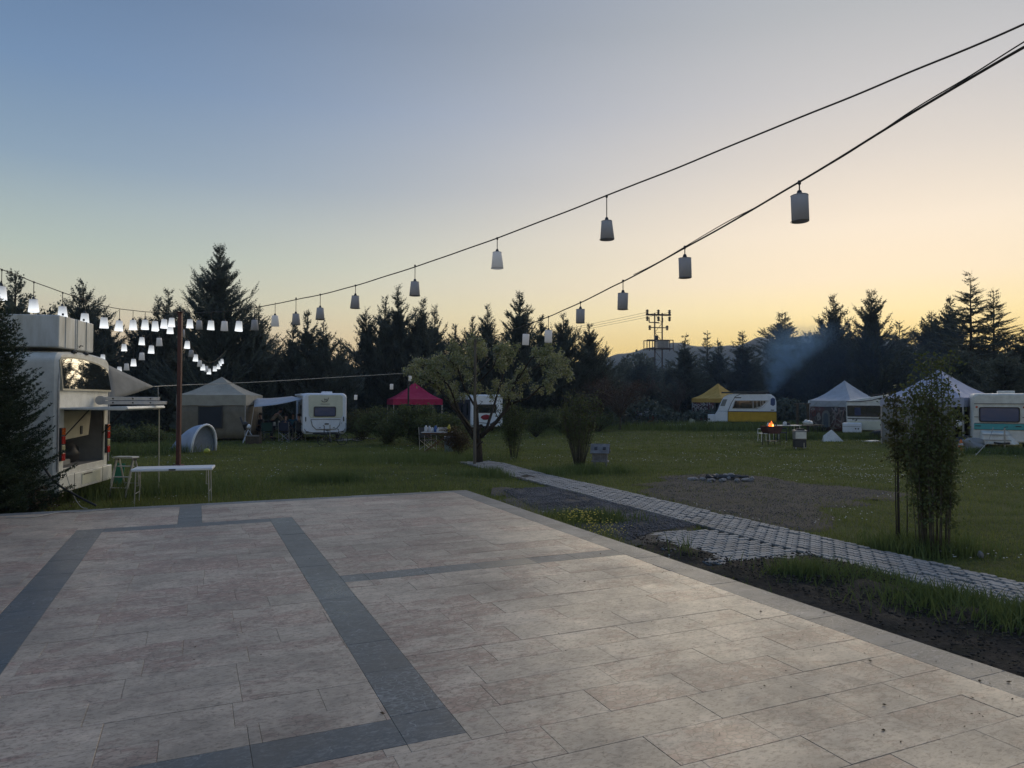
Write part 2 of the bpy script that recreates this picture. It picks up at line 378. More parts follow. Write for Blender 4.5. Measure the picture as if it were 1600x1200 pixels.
def tri_prism(s0, s1, t0, t1, top):
    j = JN/2; s0 += j; s1 -= j; t0 += j; t1 -= j; c = .0013
    lo = [T(s, t_, top-.02) for s, t_ in ((s0, t0), (s0, t1), (s1, t1), (s1, t0))]
    m1 = [T(s, t_, top-c) for s, t_ in ((s0, t0), (s0, t1), (s1, t1), (s1, t0))]
    hi = [T(s, t_, top) for s, t_ in ((s0+c, t0+c), (s0+c, t1-c), (s1-c, t1-c), (s1-c, t0+c))]
    f = [(8, 9, 10, 11)]+[(i, (i+1) % 4, 4+(i+1) % 4, 4+i) for i in range(4)]+[(4+i, 4+(i+1) % 4, 8+(i+1) % 4, 8+i) for i in range(4)]
    return lo+m1+hi, f
def visible(s, t_):
    q = T(s, t_); d = q-Vector((0, 0, EYE)); dep = d.dot(FW)
    if dep < .3: return 0, 0
    px = 800+F*d.dot(RT)/dep; py = 600-F*d.dot(UP)/dep
    return (1 if -60 < px < 1660 and 700 < py < 1260 else 0), dep
band_boxes = [b for b, k in bands]
tiles = []
row = 0; s = .2
while s < SMAX:
    s1 = min(s+.3, SMAX); t_ = .27
    # columns run between obstacles
    obs = sorted([(b[2], b[3], b[0], b[1]) for b in band_boxes if b[0] < s1-.001 and b[1] > s+.001 and b[2] >= .26])
    # split row into free pieces (bands parallel to rows trim the row)
    q = .27-rnd.uniform(0, .5)
    while q < TMAX:
        L = rnd.choice((.6, .6, .6, .45, .75, .9)); a, b = max(q, .27), min(q+L, TMAX); q += L
        if b-a < .03: continue
        pieces = [(s, s1, a, b)]
        for (o0, o1, p0, p1) in obs:
            nw = []
            for (u0, u1, v0, v1) in pieces:
                if v0 >= o1 or v1 <= o0 or u0 >= p1 or u1 <= p0: nw.append((u0, u1, v0, v1)); continue
                if v0 < o0: nw.append((u0, u1, v0, o0))
                if v1 > o1: nw.append((u0, u1, o1, v1))
                a0, a1 = max(v0, o0), min(v1, o1)
                if u0 < p0: nw.append((u0, p0, a0, a1))
                if u1 > p1: nw.append((p1, u1, a0, a1))
            pieces = nw
        tiles += [z for z in pieces if z[1]-z[0] > .004 and z[3]-z[2] > .004]
    s = s1
def scoreb(b):
    v, d = visible((b[0]+b[1])/2, (b[2]+b[3])/2); return (v, -d)
def put_slabs(items, name, mat, cap):
    items = sorted(items, key=lambda b: scoreb(b[0] if isinstance(b[0], tuple) else b), reverse=True)
    rest = MB()
    for i, b in enumerate(items):
        r2 = random.Random(i*7+3); dz = r2.uniform(-.0012, .0012)
        v, f = tri_prism(*b, ZT+dz)
        if i < cap:
            m = MB(); m.add(v, f); c0 = sum((Vector(q) for q in v[8:]), Vector())/4; m.v = [tuple(Vector(q)-c0) for q in m.v]; m.build(name, mat, terrace, loc=c0)
        else: rest.add(v, f)
    if rest.v:
        tag(rest.build(name+'s_far', mat, terrace), kind='stuff')
put_slabs(tiles, 'tile', M_TILE, 300)
put_slabs([b for b, k in bands if k == 'band'], 'band_slab', M_DARK, 200)
put_slabs([b for b, k in bands if k == 'pale'], 'pale_slab', M_BORD, 20)
put_slabs([b for b, k in bands if k == 'bord'], 'edge_slab', M_BORD, 200)

# litter on the terrace: crumbs of soil and dry leaves
lm = leafmat('dry_crumbs', (.03, .022, .015), (.09, .06, .03), 0, .9)
V = []; Fc = []
for i in range(520):
    if i < 300: s_, t_ = rng.uniform(5.5, 11), abs(rng.normal(.3, .9))+.0
    else: s_, t_ = rng.uniform(.3, 12), rng.uniform(0, 8)
    q = T(s_, t_, ZT+.0035); r_ = rng.uniform(.0015, .006) if i % 23 else rng.uniform(.006, .011); a = rng.uniform(0, 6.28)
    k = len(V)
    for w in range(4):
        V.append((q.x+r_*math.cos(a+w*1.57)*(1.6 if w % 2 else .7), q.y+r_*math.sin(a+w*1.57)*(1.6 if w % 2 else .7), q.z+(.0 if w != 1 else r_*.5)))
    V.append((q.x, q.y, q.z+r_*.8))
    for w in range(4): Fc.append((k+w, k+(w+1) % 4, k+4))
tag(fastmesh('litter', V, Fc, lm), 'dark crumbs of soil and dry leaf bits scattered on the marble terrace', kind='stuff')

# ------------------------------------------------------------ gravel, soil, path
def sheet(name, poly, mat, lift, amp, step=.16, kind='structure', ns=3.0):
    xs = [p[0] for p in poly]; ys = [p[1] for p in poly]
    ax = np.arange(min(xs)-.4, max(xs)+.4, step); ay = np.arange(min(ys)-.4, max(ys)+.4, step)
    A, B = np.meshgrid(ax, ay); C = gz(A, B)+lift
    wob = np.array([[mnoise.noise(Vector((a*1.3, b*1.3, 5)))*.55 for a in ax] for b in ay])
    ins = in_poly(A+wob, B-wob, poly)
    # distance from the edge (rough): blur the inside mask
    w = ins.astype(float)
    for _ in range(3):
        w2 = w.copy(); w2[1:-1, 1:-1] = (w[:-2, 1:-1]+w[2:, 1:-1]+w[1:-1, :-2]+w[1:-1, 2:]+w[1:-1, 1:-1])/5; w = w2
    hn = np.array([[.5+mnoise.noise(Vector((a*ns, b*ns, 2)))+.5*mnoise.noise(Vector((a*ns*3, b*ns*3, 2))) for a in ax] for b in ay])
    C = C+np.where(w > .15, 0, -.04)+amp*hn*np.clip(w*1.6-.4, 0, 1)
    ii = np.arange(A.size).reshape(A.shape); keep = (w[:-1, :-1] > .05)
    q = np.stack([ii[:-1, :-1], ii[:-1, 1:], ii[1:, 1:], ii[1:, :-1]], -1)[keep]
    return tag(fastmesh(name, np.stack([A, B, C], -1).reshape(-1, 3), q, mat, smooth=True), kind=kind)
t = NT('grey_gravel'); p = t.pos(); n1 = t.noise(p, 30, 4, .8); n2 = t.noise(p, 1.6, 4)
vo = t.n('ShaderNodeTexVoronoi'); vo.inputs['Scale'].default_value = 38; t.l(p, vo.inputs['Vector'])
c = t.mix(vo.outputs['Distance'], (.105, .098, .095), (.035, .031, .028)); c = t.mix(t.rng(n2, .45, .7, 0, .7), c, (.045, .040, .030)); t.l(c, t.b.inputs['Base Color']); t.b.inputs['Roughness'].default_value = .9; t.bump(n1, 1, .03)
M_GRAVEL = t.m
t = NT('dark_soil'); p = t.pos(); n1 = t.noise(p, 14, 6, .75); n2 = t.noise(p, 2.2, 4)
c = t.mix(t.rng(n1, .35, .7), (.030, .025, .021), (.085, .074, .062)); c = t.mix(t.rng(n2, .5, .72, 0, .6), c, (.035, .036, .020)); t.l(c, t.b.inputs['Base Color']); t.b.inputs['Roughness'].default_value = .95; t.b.inputs['Specular IOR Level'].default_value = .2; t.bump(n1, 1, .05)
M_SOIL = t.m
sheet('gravel_bed', GRAVEL, M_GRAVEL, .035, .03)
t = NT('earthy_gravel'); p = t.pos(); n1 = t.noise(p, 30, 4, .8); n2 = t.noise(p, 1.3, 5, .65); n3 = t.noise(p, 5, 4, .7)
c = t.mix(t.rng(n1, .35, .7), (.028, .024, .020), (.095, .086, .078)); c = t.mix(t.rng(n2, .42, .6, 0, .85), c, (.050, .044, .028)); c = t.mix(t.rng(n3, .55, .7, 0, .7), c, (.028, .024, .018)); t.l(c, t.b.inputs['Base Color']); t.b.inputs['Roughness'].default_value = .95; t.bump(n1, 1, .03)
sheet('gravel_patch', GRAVEL2, t.m, .02, .02)
sheet('soil_strip', SOIL, M_SOIL, .03, .075, .11, ns=2.2)
# stones lying in the gravel
sm_ = leafmat('pebble', (.055, .052, .055), (.21, .20, .205), 0, .85)
bm = bmesh.new(); bmesh.ops.create_icosphere(bm, subdivisions=1, radius=1); ico = np.array([v.co[:] for v in bm.verts]); icf = np.array([[v.index for v in f.verts] for f in bm.faces]); bm.free()
def pebbles(name, poly, n, r0, r1, lift, label, mat):
    xs = [p[0] for p in poly]; ys = [p[1] for p in poly]; x = rng.uniform(min(xs), max(xs), n*3); y = rng.uniform(min(ys), max(ys), n*3)
    k = in_poly(x, y, poly) & ~path_mask(x, y, .55); x, y = x[k][:n], y[k][:n]; m = len(x)
    r = rng.uniform(r0, r1, m)**1.0; sc3 = rng.uniform(.6, 1.3, (m, 3))*r[:, None]; sc3[:, 2] *= .6
    V = ico[None]*sc3[:, None]*(1+rng.uniform(-.18, .18, (m, 12, 1))); V[..., 0] += x[:, None]; V[..., 1] += y[:, None]; V[..., 2] += gz(x, y)[:, None]+lift
    Fc = icf[None]+(np.arange(m)*12)[:, None, None]
    return tag(fastmesh(name, V.reshape(-1, 3), Fc.reshape(-1, 3), mat), label, kind='stuff')
pebbles('pebbles', GRAVEL, 9000, .006, .022, .055, 'loose grey pebbles of the gravel bed beside the terrace edge', sm_)
pebbles('loose_gravel', GRAVEL2, 5000, .004, .015, .035, 'loose grey stones on the bare patch beyond the path', sm_)
pebbles('soil_clods', SOIL, 2600, .004, .020, .09, 'dark clods on the soil strip between terrace and path', leafmat('clod', (.022, .018, .014), (.075, .064, .052), 0, .95))

# zigzag pavers
def pavermat():
    t = NT('concrete_paver'); oi = t.n('ShaderNodeObjectInfo'); g = t.n('ShaderNodeNewGeometry'); p = t.pos()
    r = t.math('FRACT', t.math('ADD', g.outputs['Random Per Island'], oi.outputs['Random']))
    n1 = t.noise(p, 35, 5, .7); n2 = t.noise(p, 1.1, 4, .6)
    c = t.mix(r, (.23, .228, .225), (.33, .325, .315)); c = t.mix(t.rng(n1, .45, .75, 0, .5), c, (.09, .085, .08)); c = t.mix(t.rng(n2, .52, .72, 0, .6), c, (.085, .082, .068))
    t.l(c, t.b.inputs['Base Color']); t.b.inputs['Roughness'].default_value = .8; t.bump(n1, .5, .008); return t.m
M_PAV = pavermat()
pl, pw = .215, .110
zz = lambda u: .016*(abs(((u/pl*2) % 2)-1)*2-1)      # side zigzag
def paver_poly(L=pl, W=pw, g=.022):
    k = 4; a = [(-L/2+g/2+(L-g)*i/k, 0) for i in range(k+1)]
    w = [.015, -.015, .015, -.015, .015]
    lo = [(a[i][0], -W/2+g/2+w[i]) for i in range(k+1)]; hi = [(a[i][0], W/2-g/2+w[i]) for i in range(k+1)]
    return lo+hi[::-1]
poly = paver_poly()
mb = MB(); n = len(poly)
ins = [(x*.93, y*.88) for x, y in poly]
mb.add([(x, y, -.06) for x, y in poly]+[(x, y, -.009) for x, y in poly]+[(x, y, 0) for x, y in ins], [tuple(range(2*n, 3*n))]+[(i, (i+1) % n, n+(i+1) % n, n+i) for i in range(n)]+[(n+i, n+(i+1) % n, 2*n+(i+1) % n, 2*n+i) for i in range(n)])
proto = mb.build('paver', M_PAV); pav_me = proto.data; bpy.data.objects.remove(proto)
pv = np.array([v.co[:] for v in pav_me.vertices]); pf = [tuple(p.vertices) for p in pav_me.polygons]
path = thing('path', (0, 0, 0), 0, None, None); path['kind'] = 'structure'
places = []
ext = [PATH[0]+(PATH[0]-PATH[1])*.8]+PATH+[PATH[-1]+(PATH[-1]-PATH[-2])*.6]
seg = [(a, b) for a, b in zip(ext[:-1], ext[1:])]; tot = sum((b-a).length for a, b in seg)
def along(d):
    for a, b in seg:
        L = (b-a).length
        if d <= L: return a+(b-a)*(d/L), (b-a).normalized()
        d -= L
    return b, (b-a).normalized()
d = 0; r_ = 0
while d < tot-.05:                      # rows across the path; pavers lie with their long side along the path
    c0, dr = along(d); nr = Vector((dr.y, -dr.x, 0)); ang = math.atan2(dr.y, dr.x)
    for j in range(10):
        o = (j-4.5)*pw; dd = d+(pl/2 if j % 2 else 0); c1, dr1 = along(min(dd, tot-.01)); n1 = Vector((dr1.y, -dr1.x, 0))
        q = c1+n1*o; places.append((q.x, q.y, .052+rnd.uniform(-.004, .004)-(.012 if rnd.random() < .08 else 0), math.atan2(dr1.y, dr1.x)+rnd.uniform(-.015, .015)))
    d += pl
c0 = G(1140, 858); pang = TH+PI/2+.2
ca, sa = math.cos(.42), math.sin(.42)
for i in range(-14, 15):
    for j in range(-22, 23):
        a, b = i*pl+(pl/2 if j % 2 else 0), j*pw; x, y = c0.x+a*ca-b*sa, c0.y+a*sa+b*ca
        if in_poly([x], [y], PATCH)[0] and not path_mask([x], [y], .62)[0] and st_of(x, y)[1] < -.15:
            places.append((x, y, .046+rnd.uniform(-.005, .005), .42+rnd.uniform(-.02, .02)))
def onscreen(x, y):
    if y < 1: return False
    px = 800+F*x/y; return -20 < px < 1640
places = [q for q in places if q[1] > 5]
places.sort(key=lambda q: (not onscreen(q[0], q[1]), math.hypot(q[0], q[1])))
bed = MB()
for i, (x, y, z, a) in enumerate(places):
    if i < 300:
        o = bpy.data.objects.new('paver', pav_me); col.objects.link(o); o.location = (x, y, z); o.rotation_euler = (rnd.uniform(-.012, .012), rnd.uniform(-.012, .012), a); o.parent = path
    else:
        R = np.array([[math.cos(a), -math.sin(a), 0], [math.sin(a), math.cos(a), 0], [0, 0, 1]]); vv = pv @ R.T+np.array([x, y, z+float(gz(x, y))]); bed.add([tuple(q) for q in vv], pf)
tag(bed.build('far_pavers', M_PAV, path), kind='stuff')
mb = MB()
for k in range(-0, 40):
    pass
bedpts = [along(tot*i/60) for i in range(61)]
mb.add([tuple(c+Vector((dr.y, -dr.x, 0))*w+Vector((0, 0, .025))) for c, dr in bedpts for w in (-.56, .56)], [(2*i, 2*i+1, 2*i+3, 2*i+2) for i in range(60)])
mb.build('joint_sand', M_SOIL, path)
mb = MB(); mb.add([(q.x, q.y, .018) for q in PATCH], [tuple(range(len(PATCH)))]); mb.build('joint_sand', M_SOIL, path)

# ------------------------------------------------------------ grass
def excluded(x, y):
    s_, t_ = st_of(x, y)
    return ((s_ > -.05) & (t_ > -.08)) | path_mask(x, y, .525) | in_poly(x, y, PATCH)
def blades(name, x, y, h, w, mat, label, lean=.35, zoff=0):
    m = len(x); a = rng.uniform(0, 2*PI, m); l = rng.normal(0, lean, (m, 2))*h[:, None]; z = gz(x, y)+zoff
    dx, dy = np.cos(a)*w/2, np.sin(a)*w/2
    V = np.zeros((m, 5, 3)); V[:, 0] = np.stack([x-dx, y-dy, z-.01], -1); V[:, 1] = np.stack([x+dx, y+dy, z-.01], -1)
    mx_, my_ = x+l[:, 0]*.35, y+l[:, 1]*.35
    V[:, 2] = np.stack([mx_+dx*.8, my_+dy*.8, z+h*.55], -1); V[:, 3] = np.stack([mx_-dx*.8, my_-dy*.8, z+h*.55], -1)
    V[:, 4] = np.stack([x+l[:, 0], y+l[:, 1], z+h*.96], -1)
    b = (np.arange(m)*5)[:, None]; Fc = np.concatenate([b+np.array([[0, 1, 2]]), b+np.array([[0, 2, 3]]), b+np.array([[3, 2, 4]])])
    return tag(fastmesh(name, V.reshape(-1, 3), Fc, mat), label, kind='stuff')
M_GR = leafmat('grass_blade', (.070, .110, .020), (.260, .270, .085), .35)
M_GR2 = leafmat('tall_grass_blade', (.070, .108, .030), (.175, .215, .075), .3)
def frustum(n, y0, y1, margin=60, pw_=1.0):
    u = rng.uniform(0, 1, n); y = (y0**(2-pw_)+(y1**(2-pw_)-y0**(2-pw_))*u)**(1/(2-pw_)) if pw_ != 2 else y0*(y1/y0)**u
    px = rng.uniform(-margin, 1600+margin, n); return (px-800)/F*y, y
N = 190000
x, y = frustum(N, 5.5, 30, 60, 1.1); k = ~excluded(x, y) & ~(in_poly(x, y, SOIL) & (rng.random(N) < .96)) & ~(in_poly(x, y, GRAVEL) & (rng.random(N) < .97)) & ~(in_poly(x, y, GRAVEL2) & (rng.random(N) < .70))
pn = np.array([mnoise.noise(Vector((a*.5, b*.5, 0))) for a, b in zip(x, y)])
s_, t_ = st_of(x, y)
bare = rng.random(N) < .5*sm(pn, .12, .4)*sm(x, -1, 2); k &= ~bare
h = rng.uniform(.03, .085, N)*(1+.7*pn)
strip = np.exp(-np.clip(-s_, 0, 9)/2.2)*(t_ > -1)            # tall uncut grass along the far terrace edge
h = h+strip*rng.uniform(.05, .26, N)*(.9+pn)*(x < 1.5)
edge = (t_ < 0) & (t_ > -.5) & (s_ > -.5) & (s_ < 7.6)
h = np.where(edge, h+rng.uniform(.0, .16, N), h)
x, y, h = x[k], y[k], h[k]
blades('grass', x, y, h, .0045+.00042*y, M_GR, 'green meadow grass and clover covering the lawn')
N = 120000
x, y = frustum(N, 28, 70, 40, 1.2); k = ~excluded(x, y); x, y = x[k], y[k]
pn = np.array([mnoise.noise(Vector((a*.22, b*.5, 4))) for a, b in zip(x, y)])
blades('distant_grass', x, y, rng.uniform(.03, .085, len(x))*(1+.9*pn)+.01, .006+.0006*y, M_GR, 'short grass of the farther lawn')
def tuft(name, cx, cy, rx, ry, n, h0, h1, label, mat=None, w=.012, lean=.3):
    x = cx+rng.normal(0, rx/2, n); y = cy+rng.normal(0, ry/2, n); k = ~excluded(x, y); x, y = x[k], y[k]
    return blades(name, x, y, rng.uniform(h0, h1, len(x)), np.full(len(x), w), mat or M_GR2, label, lean)
# clumps along the right edge of the terrace
for i, (px, py, rx, n, h0, h1, lb) in enumerate([(1130,872,.5,1500,.14,.42,'bright grass clump growing up over the terrace edge by the side paving'),(1250,905,.35,700,.1,.3,'low grass growing at the terrace edge before the dark soil'),
        (915,818,.7,1800,.1,.3,'green weed strip at the terrace edge carrying yellow flowers'),(1330,905,1.0,1600,.06,.2,'grass strip between the soil and the path, upper end'),(1480,950,.8,1800,.08,.26,'grass strip between the soil and the path, lower end'),
        (1620,985,.6,1500,.1,.32,'grass clump at the right rim of the photo beside the path'),(505,752,1.0,2200,.10,.34,'dark lush grass clump at the far terrace edge'),(800,742,1.6,2500,.1,.3,'rough grass at the foot of the blossoming tree'),
        (640,720,3.2,4200,.10,.42,'tall dark grass in front of the drinks table'),(930,738,1.2,2200,.08,.32,'grass around the toy house and the vase shaped bush'),(1440,860,.8,2400,.08,.3,'dry and green weeds round the foot of the tall shrub')]):
    g = G(px, py); tuft('grass_clump', g.x, g.y, rx, rx*.6, n, h0, h1, lb)
g = P(1175, 665, 50); tuft('tall_grass', g.x, 50, 9, 2.0, 6000, .35, .8, 'tall dark uncut grass in front of the yellow and white caravan', w=.03)
g = P(1350, 685, 38); tuft('tall_grass', g.x, 38.5, 6, 1.0, 3500, .2, .5, 'tall grass in front of the silver gazebo and low caravan', w=.025)
g = P(1560, 700, 28.6); tuft('tall_grass', g.x, 28.4, 3, .8, 1800, .12, .35, 'tall grass below the turquoise striped caravan', w=.02)
g = P(200, 760, 15.5); tuft('tall_grass', g.x, 15.8, 2.2, 1.6, 5000, .15, .45, 'thick tall grass under the rear of the camper bus')
g = P(185, 700, 26); tuft('tall_grass', g.x, 27, 2.2, 1.4, 3000, .15, .5, 'weeds behind the prop pole on the left', w=.02)
# flowers
def flowers(name, x, y, z, r, mat, label):
    m = len(x); V = np.zeros((m, 6, 3)); a = rng.uniform(0, 1, m)
    for k in range(5):
        q = a+k*2*PI/5; V[:, k] = np.stack([x+r*np.cos(q), y+r*np.sin(q), z+rng.uniform(-.3, .3, m)*r], -1)
    V[:, 5] = np.stack([x, y, z+r*.5], -1); b = (np.arange(m)*6)[:, None]
    Fc = np.concatenate([b+np.array([[k, (k+1) % 5, 5]]) for k in range(5)])
    return tag(fastmesh(name, V.reshape(-1, 3), Fc, mat), label, kind='stuff')
M_W = leafmat('white_petal', (.5, .5, .47), (.62, .62, .58), .2); M_Y = leafmat('yellow_petal', (.55, .42, .02), (.6, .5, .05), .2)
x, y = frustum(9000, 9, 45, 0, 1.4); pn = np.array([mnoise.noise(Vector((a*.35, b*.35, 9))) for a, b in zip(x, y)])
k = ~excluded(x, y) & (pn > .12) & ~in_poly(x, y, SOIL) & ~in_poly(x, y, GRAVEL) & ~in_poly(x, y, GRAVEL2) & (rng.random(len(x)) < .55); x, y = x[k], y[k]
s_, t_ = st_of(x, y); flowers('daisies', x, y, gz(x, y)+.07+.14*np.exp(-np.clip(-s_, 0, 9)/2.5)*(t_ > 0)*rng.random(len(x)), .008+.00055*y, M_W, 'small white daisies scattered over the lawn')
fx, fy = [], []
for px, py, n in ((1380,748,120),(1300,735,70),(1210,715,50),(1530,745,50),(1440,760,60)):
    g = G(px, py); fx += list(rng.normal(g.x, 1.0, n)); fy += list(rng.normal(g.y, .5, n))
fx, fy = np.array(fx), np.array(fy); flowers('daisy_patch', fx, fy, gz(fx, fy)+.09, (.010+.0003*fy), M_W, 'dense patch of white daisies on the right lawn')
x, y = frustum(3000, 11, 26, 0, 1.2); k = ~excluded(x, y) & (x < 0) & (rng.random(len(x)) < .4); x, y = x[k], y[k]
flowers('yellow_clover', x, y, gz(x, y)+rng.uniform(.06, .2, len(x)), .007+.0005*y, leafmat('dull_yellow', (.22, .22, .05), (.32, .3, .1), .2), 'tiny dull yellow flower heads in the left lawn')

# ------------------------------------------------------------ foliage generators
def twigs_mesh(B, D, Lh, W, droop=0.0):
    """thin double triangles: base points B, directions D, length, width"""
    m = len(B); D = D/np.linalg.norm(D, axis=1, keepdims=True); up = rng.normal(0, 1, (m, 3)); S = np.cross(D, up); S /= np.linalg.norm(S, axis=1, keepdims=True)+1e-9
    V = np.zeros((m, 4, 3)); V[:, 0] = B; V[:, 1] = B+D*(Lh*.45)[:, None]+S*W[:, None]; V[:, 3] = B+D*(Lh*.45)[:, None]-S*W[:, None]
    V[:, 2] = B+D*Lh[:, None]; V[:, 2, 2] -= droop*Lh; V[:, 1, 2] += .15*W; return V
def conifer(name, base, h, R, label, mat, style='cypress', seed=0, dens=1.0, group='conifers round the camping field', bare=.04, leaders=None, tw=1.0, parent_only=False, lean=0):
    """a tapered trunk with ascending or level limbs; every limb carries many small sprays"""
    global rng
    r = np.random.default_rng(seed+100); keep = rng; rng = r
    root = thing(name, base, 0, label, 'tree', group)
    Bs, Ds, Ls, Ws = [], [], [], []; limbs = MB()
    cfg = {'cypress': (.34, .42, .78, 30), 'spruce': (.0, .28, .80, 26), 'cedar': (.04, .32, .72, 24), 'fir': (.18, -.1, .8, 30)}[style]
    el0, curv, prof_e, _ = cfg
    tops = leaders or [(0, 0, h, R)]
    def plume(p0, d0, up, length, rad0, steps):
        """feathery shoot: short sprays set close round a curved axis, tapering to a point"""
        tt = np.linspace(0, 1, steps); ax = d0[None]+up*np.stack([tt*0, tt*0, tt], -1)
        pts = p0+np.concatenate([[np.zeros(3)], np.cumsum(ax[:-1]+ax[1:], 0)*.5/(steps-1)])*length
        a = ax/np.linalg.norm(ax, axis=1, keepdims=True); per = 6; m = steps*per
        b = np.repeat(pts, per, 0); aa = np.repeat(a, per, 0); w = np.repeat(rad0*np.clip(np.minimum(1.15-tt, .35+tt*2.2), .02, 1), per)
        sd = r.normal(0, 1, (m, 3)); sd -= aa*(sd*aa).sum(1, keepdims=True); sd /= np.linalg.norm(sd, axis=1, keepdims=True)+1e-9
        q = r.uniform(0, .5, m); sp_ = r.uniform(.25, .8, (m, 1))
        l_ = (w*1.35+.05*tw)*r.uniform(.7, 1.25, m)
        Bs.append(b+sd*(w*q*.6)[:, None]); Ds.append(aa+sd*sp_); Ls.append(l_); Ws.append(l_*r.uniform(.07, .14, m)+.0035*tw)
        return pts, a
    for (lx, ly, lh, lR) in tops:
        nb = int(20*lh*dens)
        zz_ = bare*lh+(lh*(.985-bare))*np.sort(r.uniform(0, 1, nb))**.82
        for z in zz_:
            f = (z/lh); env = 1.2*lR*(1-f)**(prof_e*1.18)*(.80+.20*min(1, f/.16+.3))
            env *= r.uniform(.6, 1.12) if (r.random() > .12 or f > .8) else r.uniform(1.12, 1.34)
            env = max(env, .07*lR+.012*lh)
            az = r.uniform(0, 2*PI); el = min(el0+np.clip(r.normal(0, .13), -.25, .25)+(.34*f if style == 'cypress' else .22*f), .85)
            length = env*1.12
            d0 = np.array([math.cos(az)*math.cos(el), math.sin(az)*math.cos(el), math.sin(el)]); p0 = np.array([lx*min(1, z/(lh*.25))+lean*z, ly*min(1, z/(lh*.25)), z])
            steps = max(4, int(length/(.085*tw))); pr = (.075+.05*min(1.4, length))*tw**.5*(1.25 if style != 'spruce' else 1.15)
            pts, a = plume(p0, d0, curv, length, pr, steps)
            if length > .5*tw and style != 'spruce':
                for k in range(int(2+3*min(1, length/1.4))):
                    i = int(steps*r.uniform(.25, .85)); sd = np.cross(a[i], [0, 0, 1])*r.choice([-1, 1])+r.normal(0, .35, 3); d1 = a[i]*.85+sd*.5; d1 /= np.linalg.norm(d1)
                    l1 = length*r.uniform(.25, .42); plume(pts[i], d1, curv*.8, l1, pr*.8, max(3, int(l1/(.09*tw))))
            if env > .45*tw: limbs.tube([pts[i] for i in range(0, steps, max(1, steps//3))], [max(.006, .016*env*(1-i/steps)) for i in range(0, steps, max(1, steps//3))], 3, False)
        plume(np.array([lx+lean*lh*.86, ly, lh*.86]), np.array([r.normal(0, .05), 0, 1.]), 0, lh*.15, .07*tw**.5, 14)
        ni = int(300*lh*lR*dens/tw)          # inner sprays close the heart of the crown
        if style != 'spruce':
            zi = lh*(.03+.78*r.uniform(0, 1, ni)**1.5); ri = lR*(1-zi/lh)**1.5*.72*np.sqrt(r.uniform(0, 1, ni)); ai = r.uniform(0, 6.283, ni)
            Bs.append(np.stack([lx+np.cos(ai)*ri+lean*zi, ly+np.sin(ai)*ri, zi], -1)); d_ = np.stack([np.cos(ai), np.sin(ai), np.full(ni, 1.0 if style == 'cypress' else .15)], -1)+r.normal(0, .35, (ni, 3))
            Ds.append(d_); l_ = r.uniform(.18, .34, ni)*tw; Ls.append(l_); Ws.append(l_*r.uniform(.12, .22, ni))
    B, D, L, W = map(np.concatenate, (Bs, Ds, Ls, Ws)); V = twigs_mesh(B, D, L, W, .08 if style == 'cedar' else 0)
    q = np.arange(len(B)*4).reshape(-1, 4)
    fastmesh('crown', V.reshape(-1, 3), q, mat, root)
    mb = MB()
    for (lx, ly, lh, lR) in tops:
        zs = [0, .08*lh, .25*lh, .5*lh, .8*lh, lh*.99]; w = .016*lh+.03
        mb.tube([(lx*min(1, z/(lh*.25))+lean*z, ly*min(1, z/(lh*.25)), z) for z in zs], [w*1.25, w, w*.85, w*.55, w*.22, .008], 7)
    mb.v += []; mb.build('trunk', M_BARK, root, smooth=True)
    if limbs.v: tag(limbs.build('limbs', M_BARK, root), kind='stuff')
    rng = keep
    return root
M_BARK = pm('bark', (.055, .042, .032), (.025, .02, .016), 9, .9, .9, stretch=(1, 1, .25), bd=.03)
M_CY = leafmat('blue_cypress_foliage', (.075, .098, .088), (.150, .178, .155), .18)
M_SP = leafmat('dark_conifer_foliage', (.066, .086, .072), (.135, .160, .125), .18)
M_FIR = leafmat('fir_needles', (.020, .036, .020), (.055, .078, .042), .1)

def CF(px, py, D, hw, label, style='cypress', seed=0, dens=1.0, mat=None, name='cypress_tree', leaders=None, tw=1.0, lean=0, bare=.04):
    q = P(px, py, D); s_ = D/F
    ld = None
    if leaders: ld = [((a-px)*s_, b_, P(a, c_, D).z, d_*s_*1.55) for a, b_, c_, d_ in leaders]
    return conifer(name, (q.x, D, -.05), q.z+.05, hw*s_*1.45, label, mat or M_CY, style, seed, dens, leaders=ld, tw=tw, lean=lean, bare=bare)
CF(25, 428, 24, 75, 'feathery dark conifer at the left edge behind the foreground fir', seed=1, dens=.9)
CF(131, 438, 44, 84, 'slender topped cypress rising behind the roof box of the camper bus', seed=2, leaders=[(131,0,438,60),(88,.5,470,40),(172,-.4,484,44)], dens=.75)
CF(262, 452, 46, 60, 'bushy cypress directly behind the top of the red pole', seed=3, leaders=[(264,0,452,46),(243,.4,462,42),(222,-.3,497,38)], dens=.75)
CF(343, 385, 44, 64, 'tallest cypress of the left group, sharp pointed top above the light string', seed=4, dens=1.35)
CF(404, 474, 45, 50, 'cypress filling the right shoulder of the tallest left tree', seed=5, leaders=[(404,0,478,42),(382,.5,495,40)], dens=.8)
CF(482, 487, 46, 62, 'rounded bushy cypress behind the white caravan of the left camp', seed=6, leaders=[(480,0,487,38),(455,.4,503,36),(508,-.4,500,38),(532,.2,528,32)], dens=.8)
CF(618, 447, 51, 70, 'broad cypress with several leaders between left camp and pink gazebo', seed=7, leaders=[(622,0,446,44),(600,.5,462,40),(575,-.5,482,42),(648,.6,478,36),(662,-.3,468,38)], dens=.75)
CF(680, 478, 53, 48, 'narrow cypress above the pink gazebo', seed=8, leaders=[(679,0,478,34),(710,.5,506,34)], dens=.85)
CF(762, 476, 54, 50, 'pointed cypress directly above the blossoming tree', seed=9, leaders=[(762,0,476,34),(738,.4,494,34)], dens=.9)
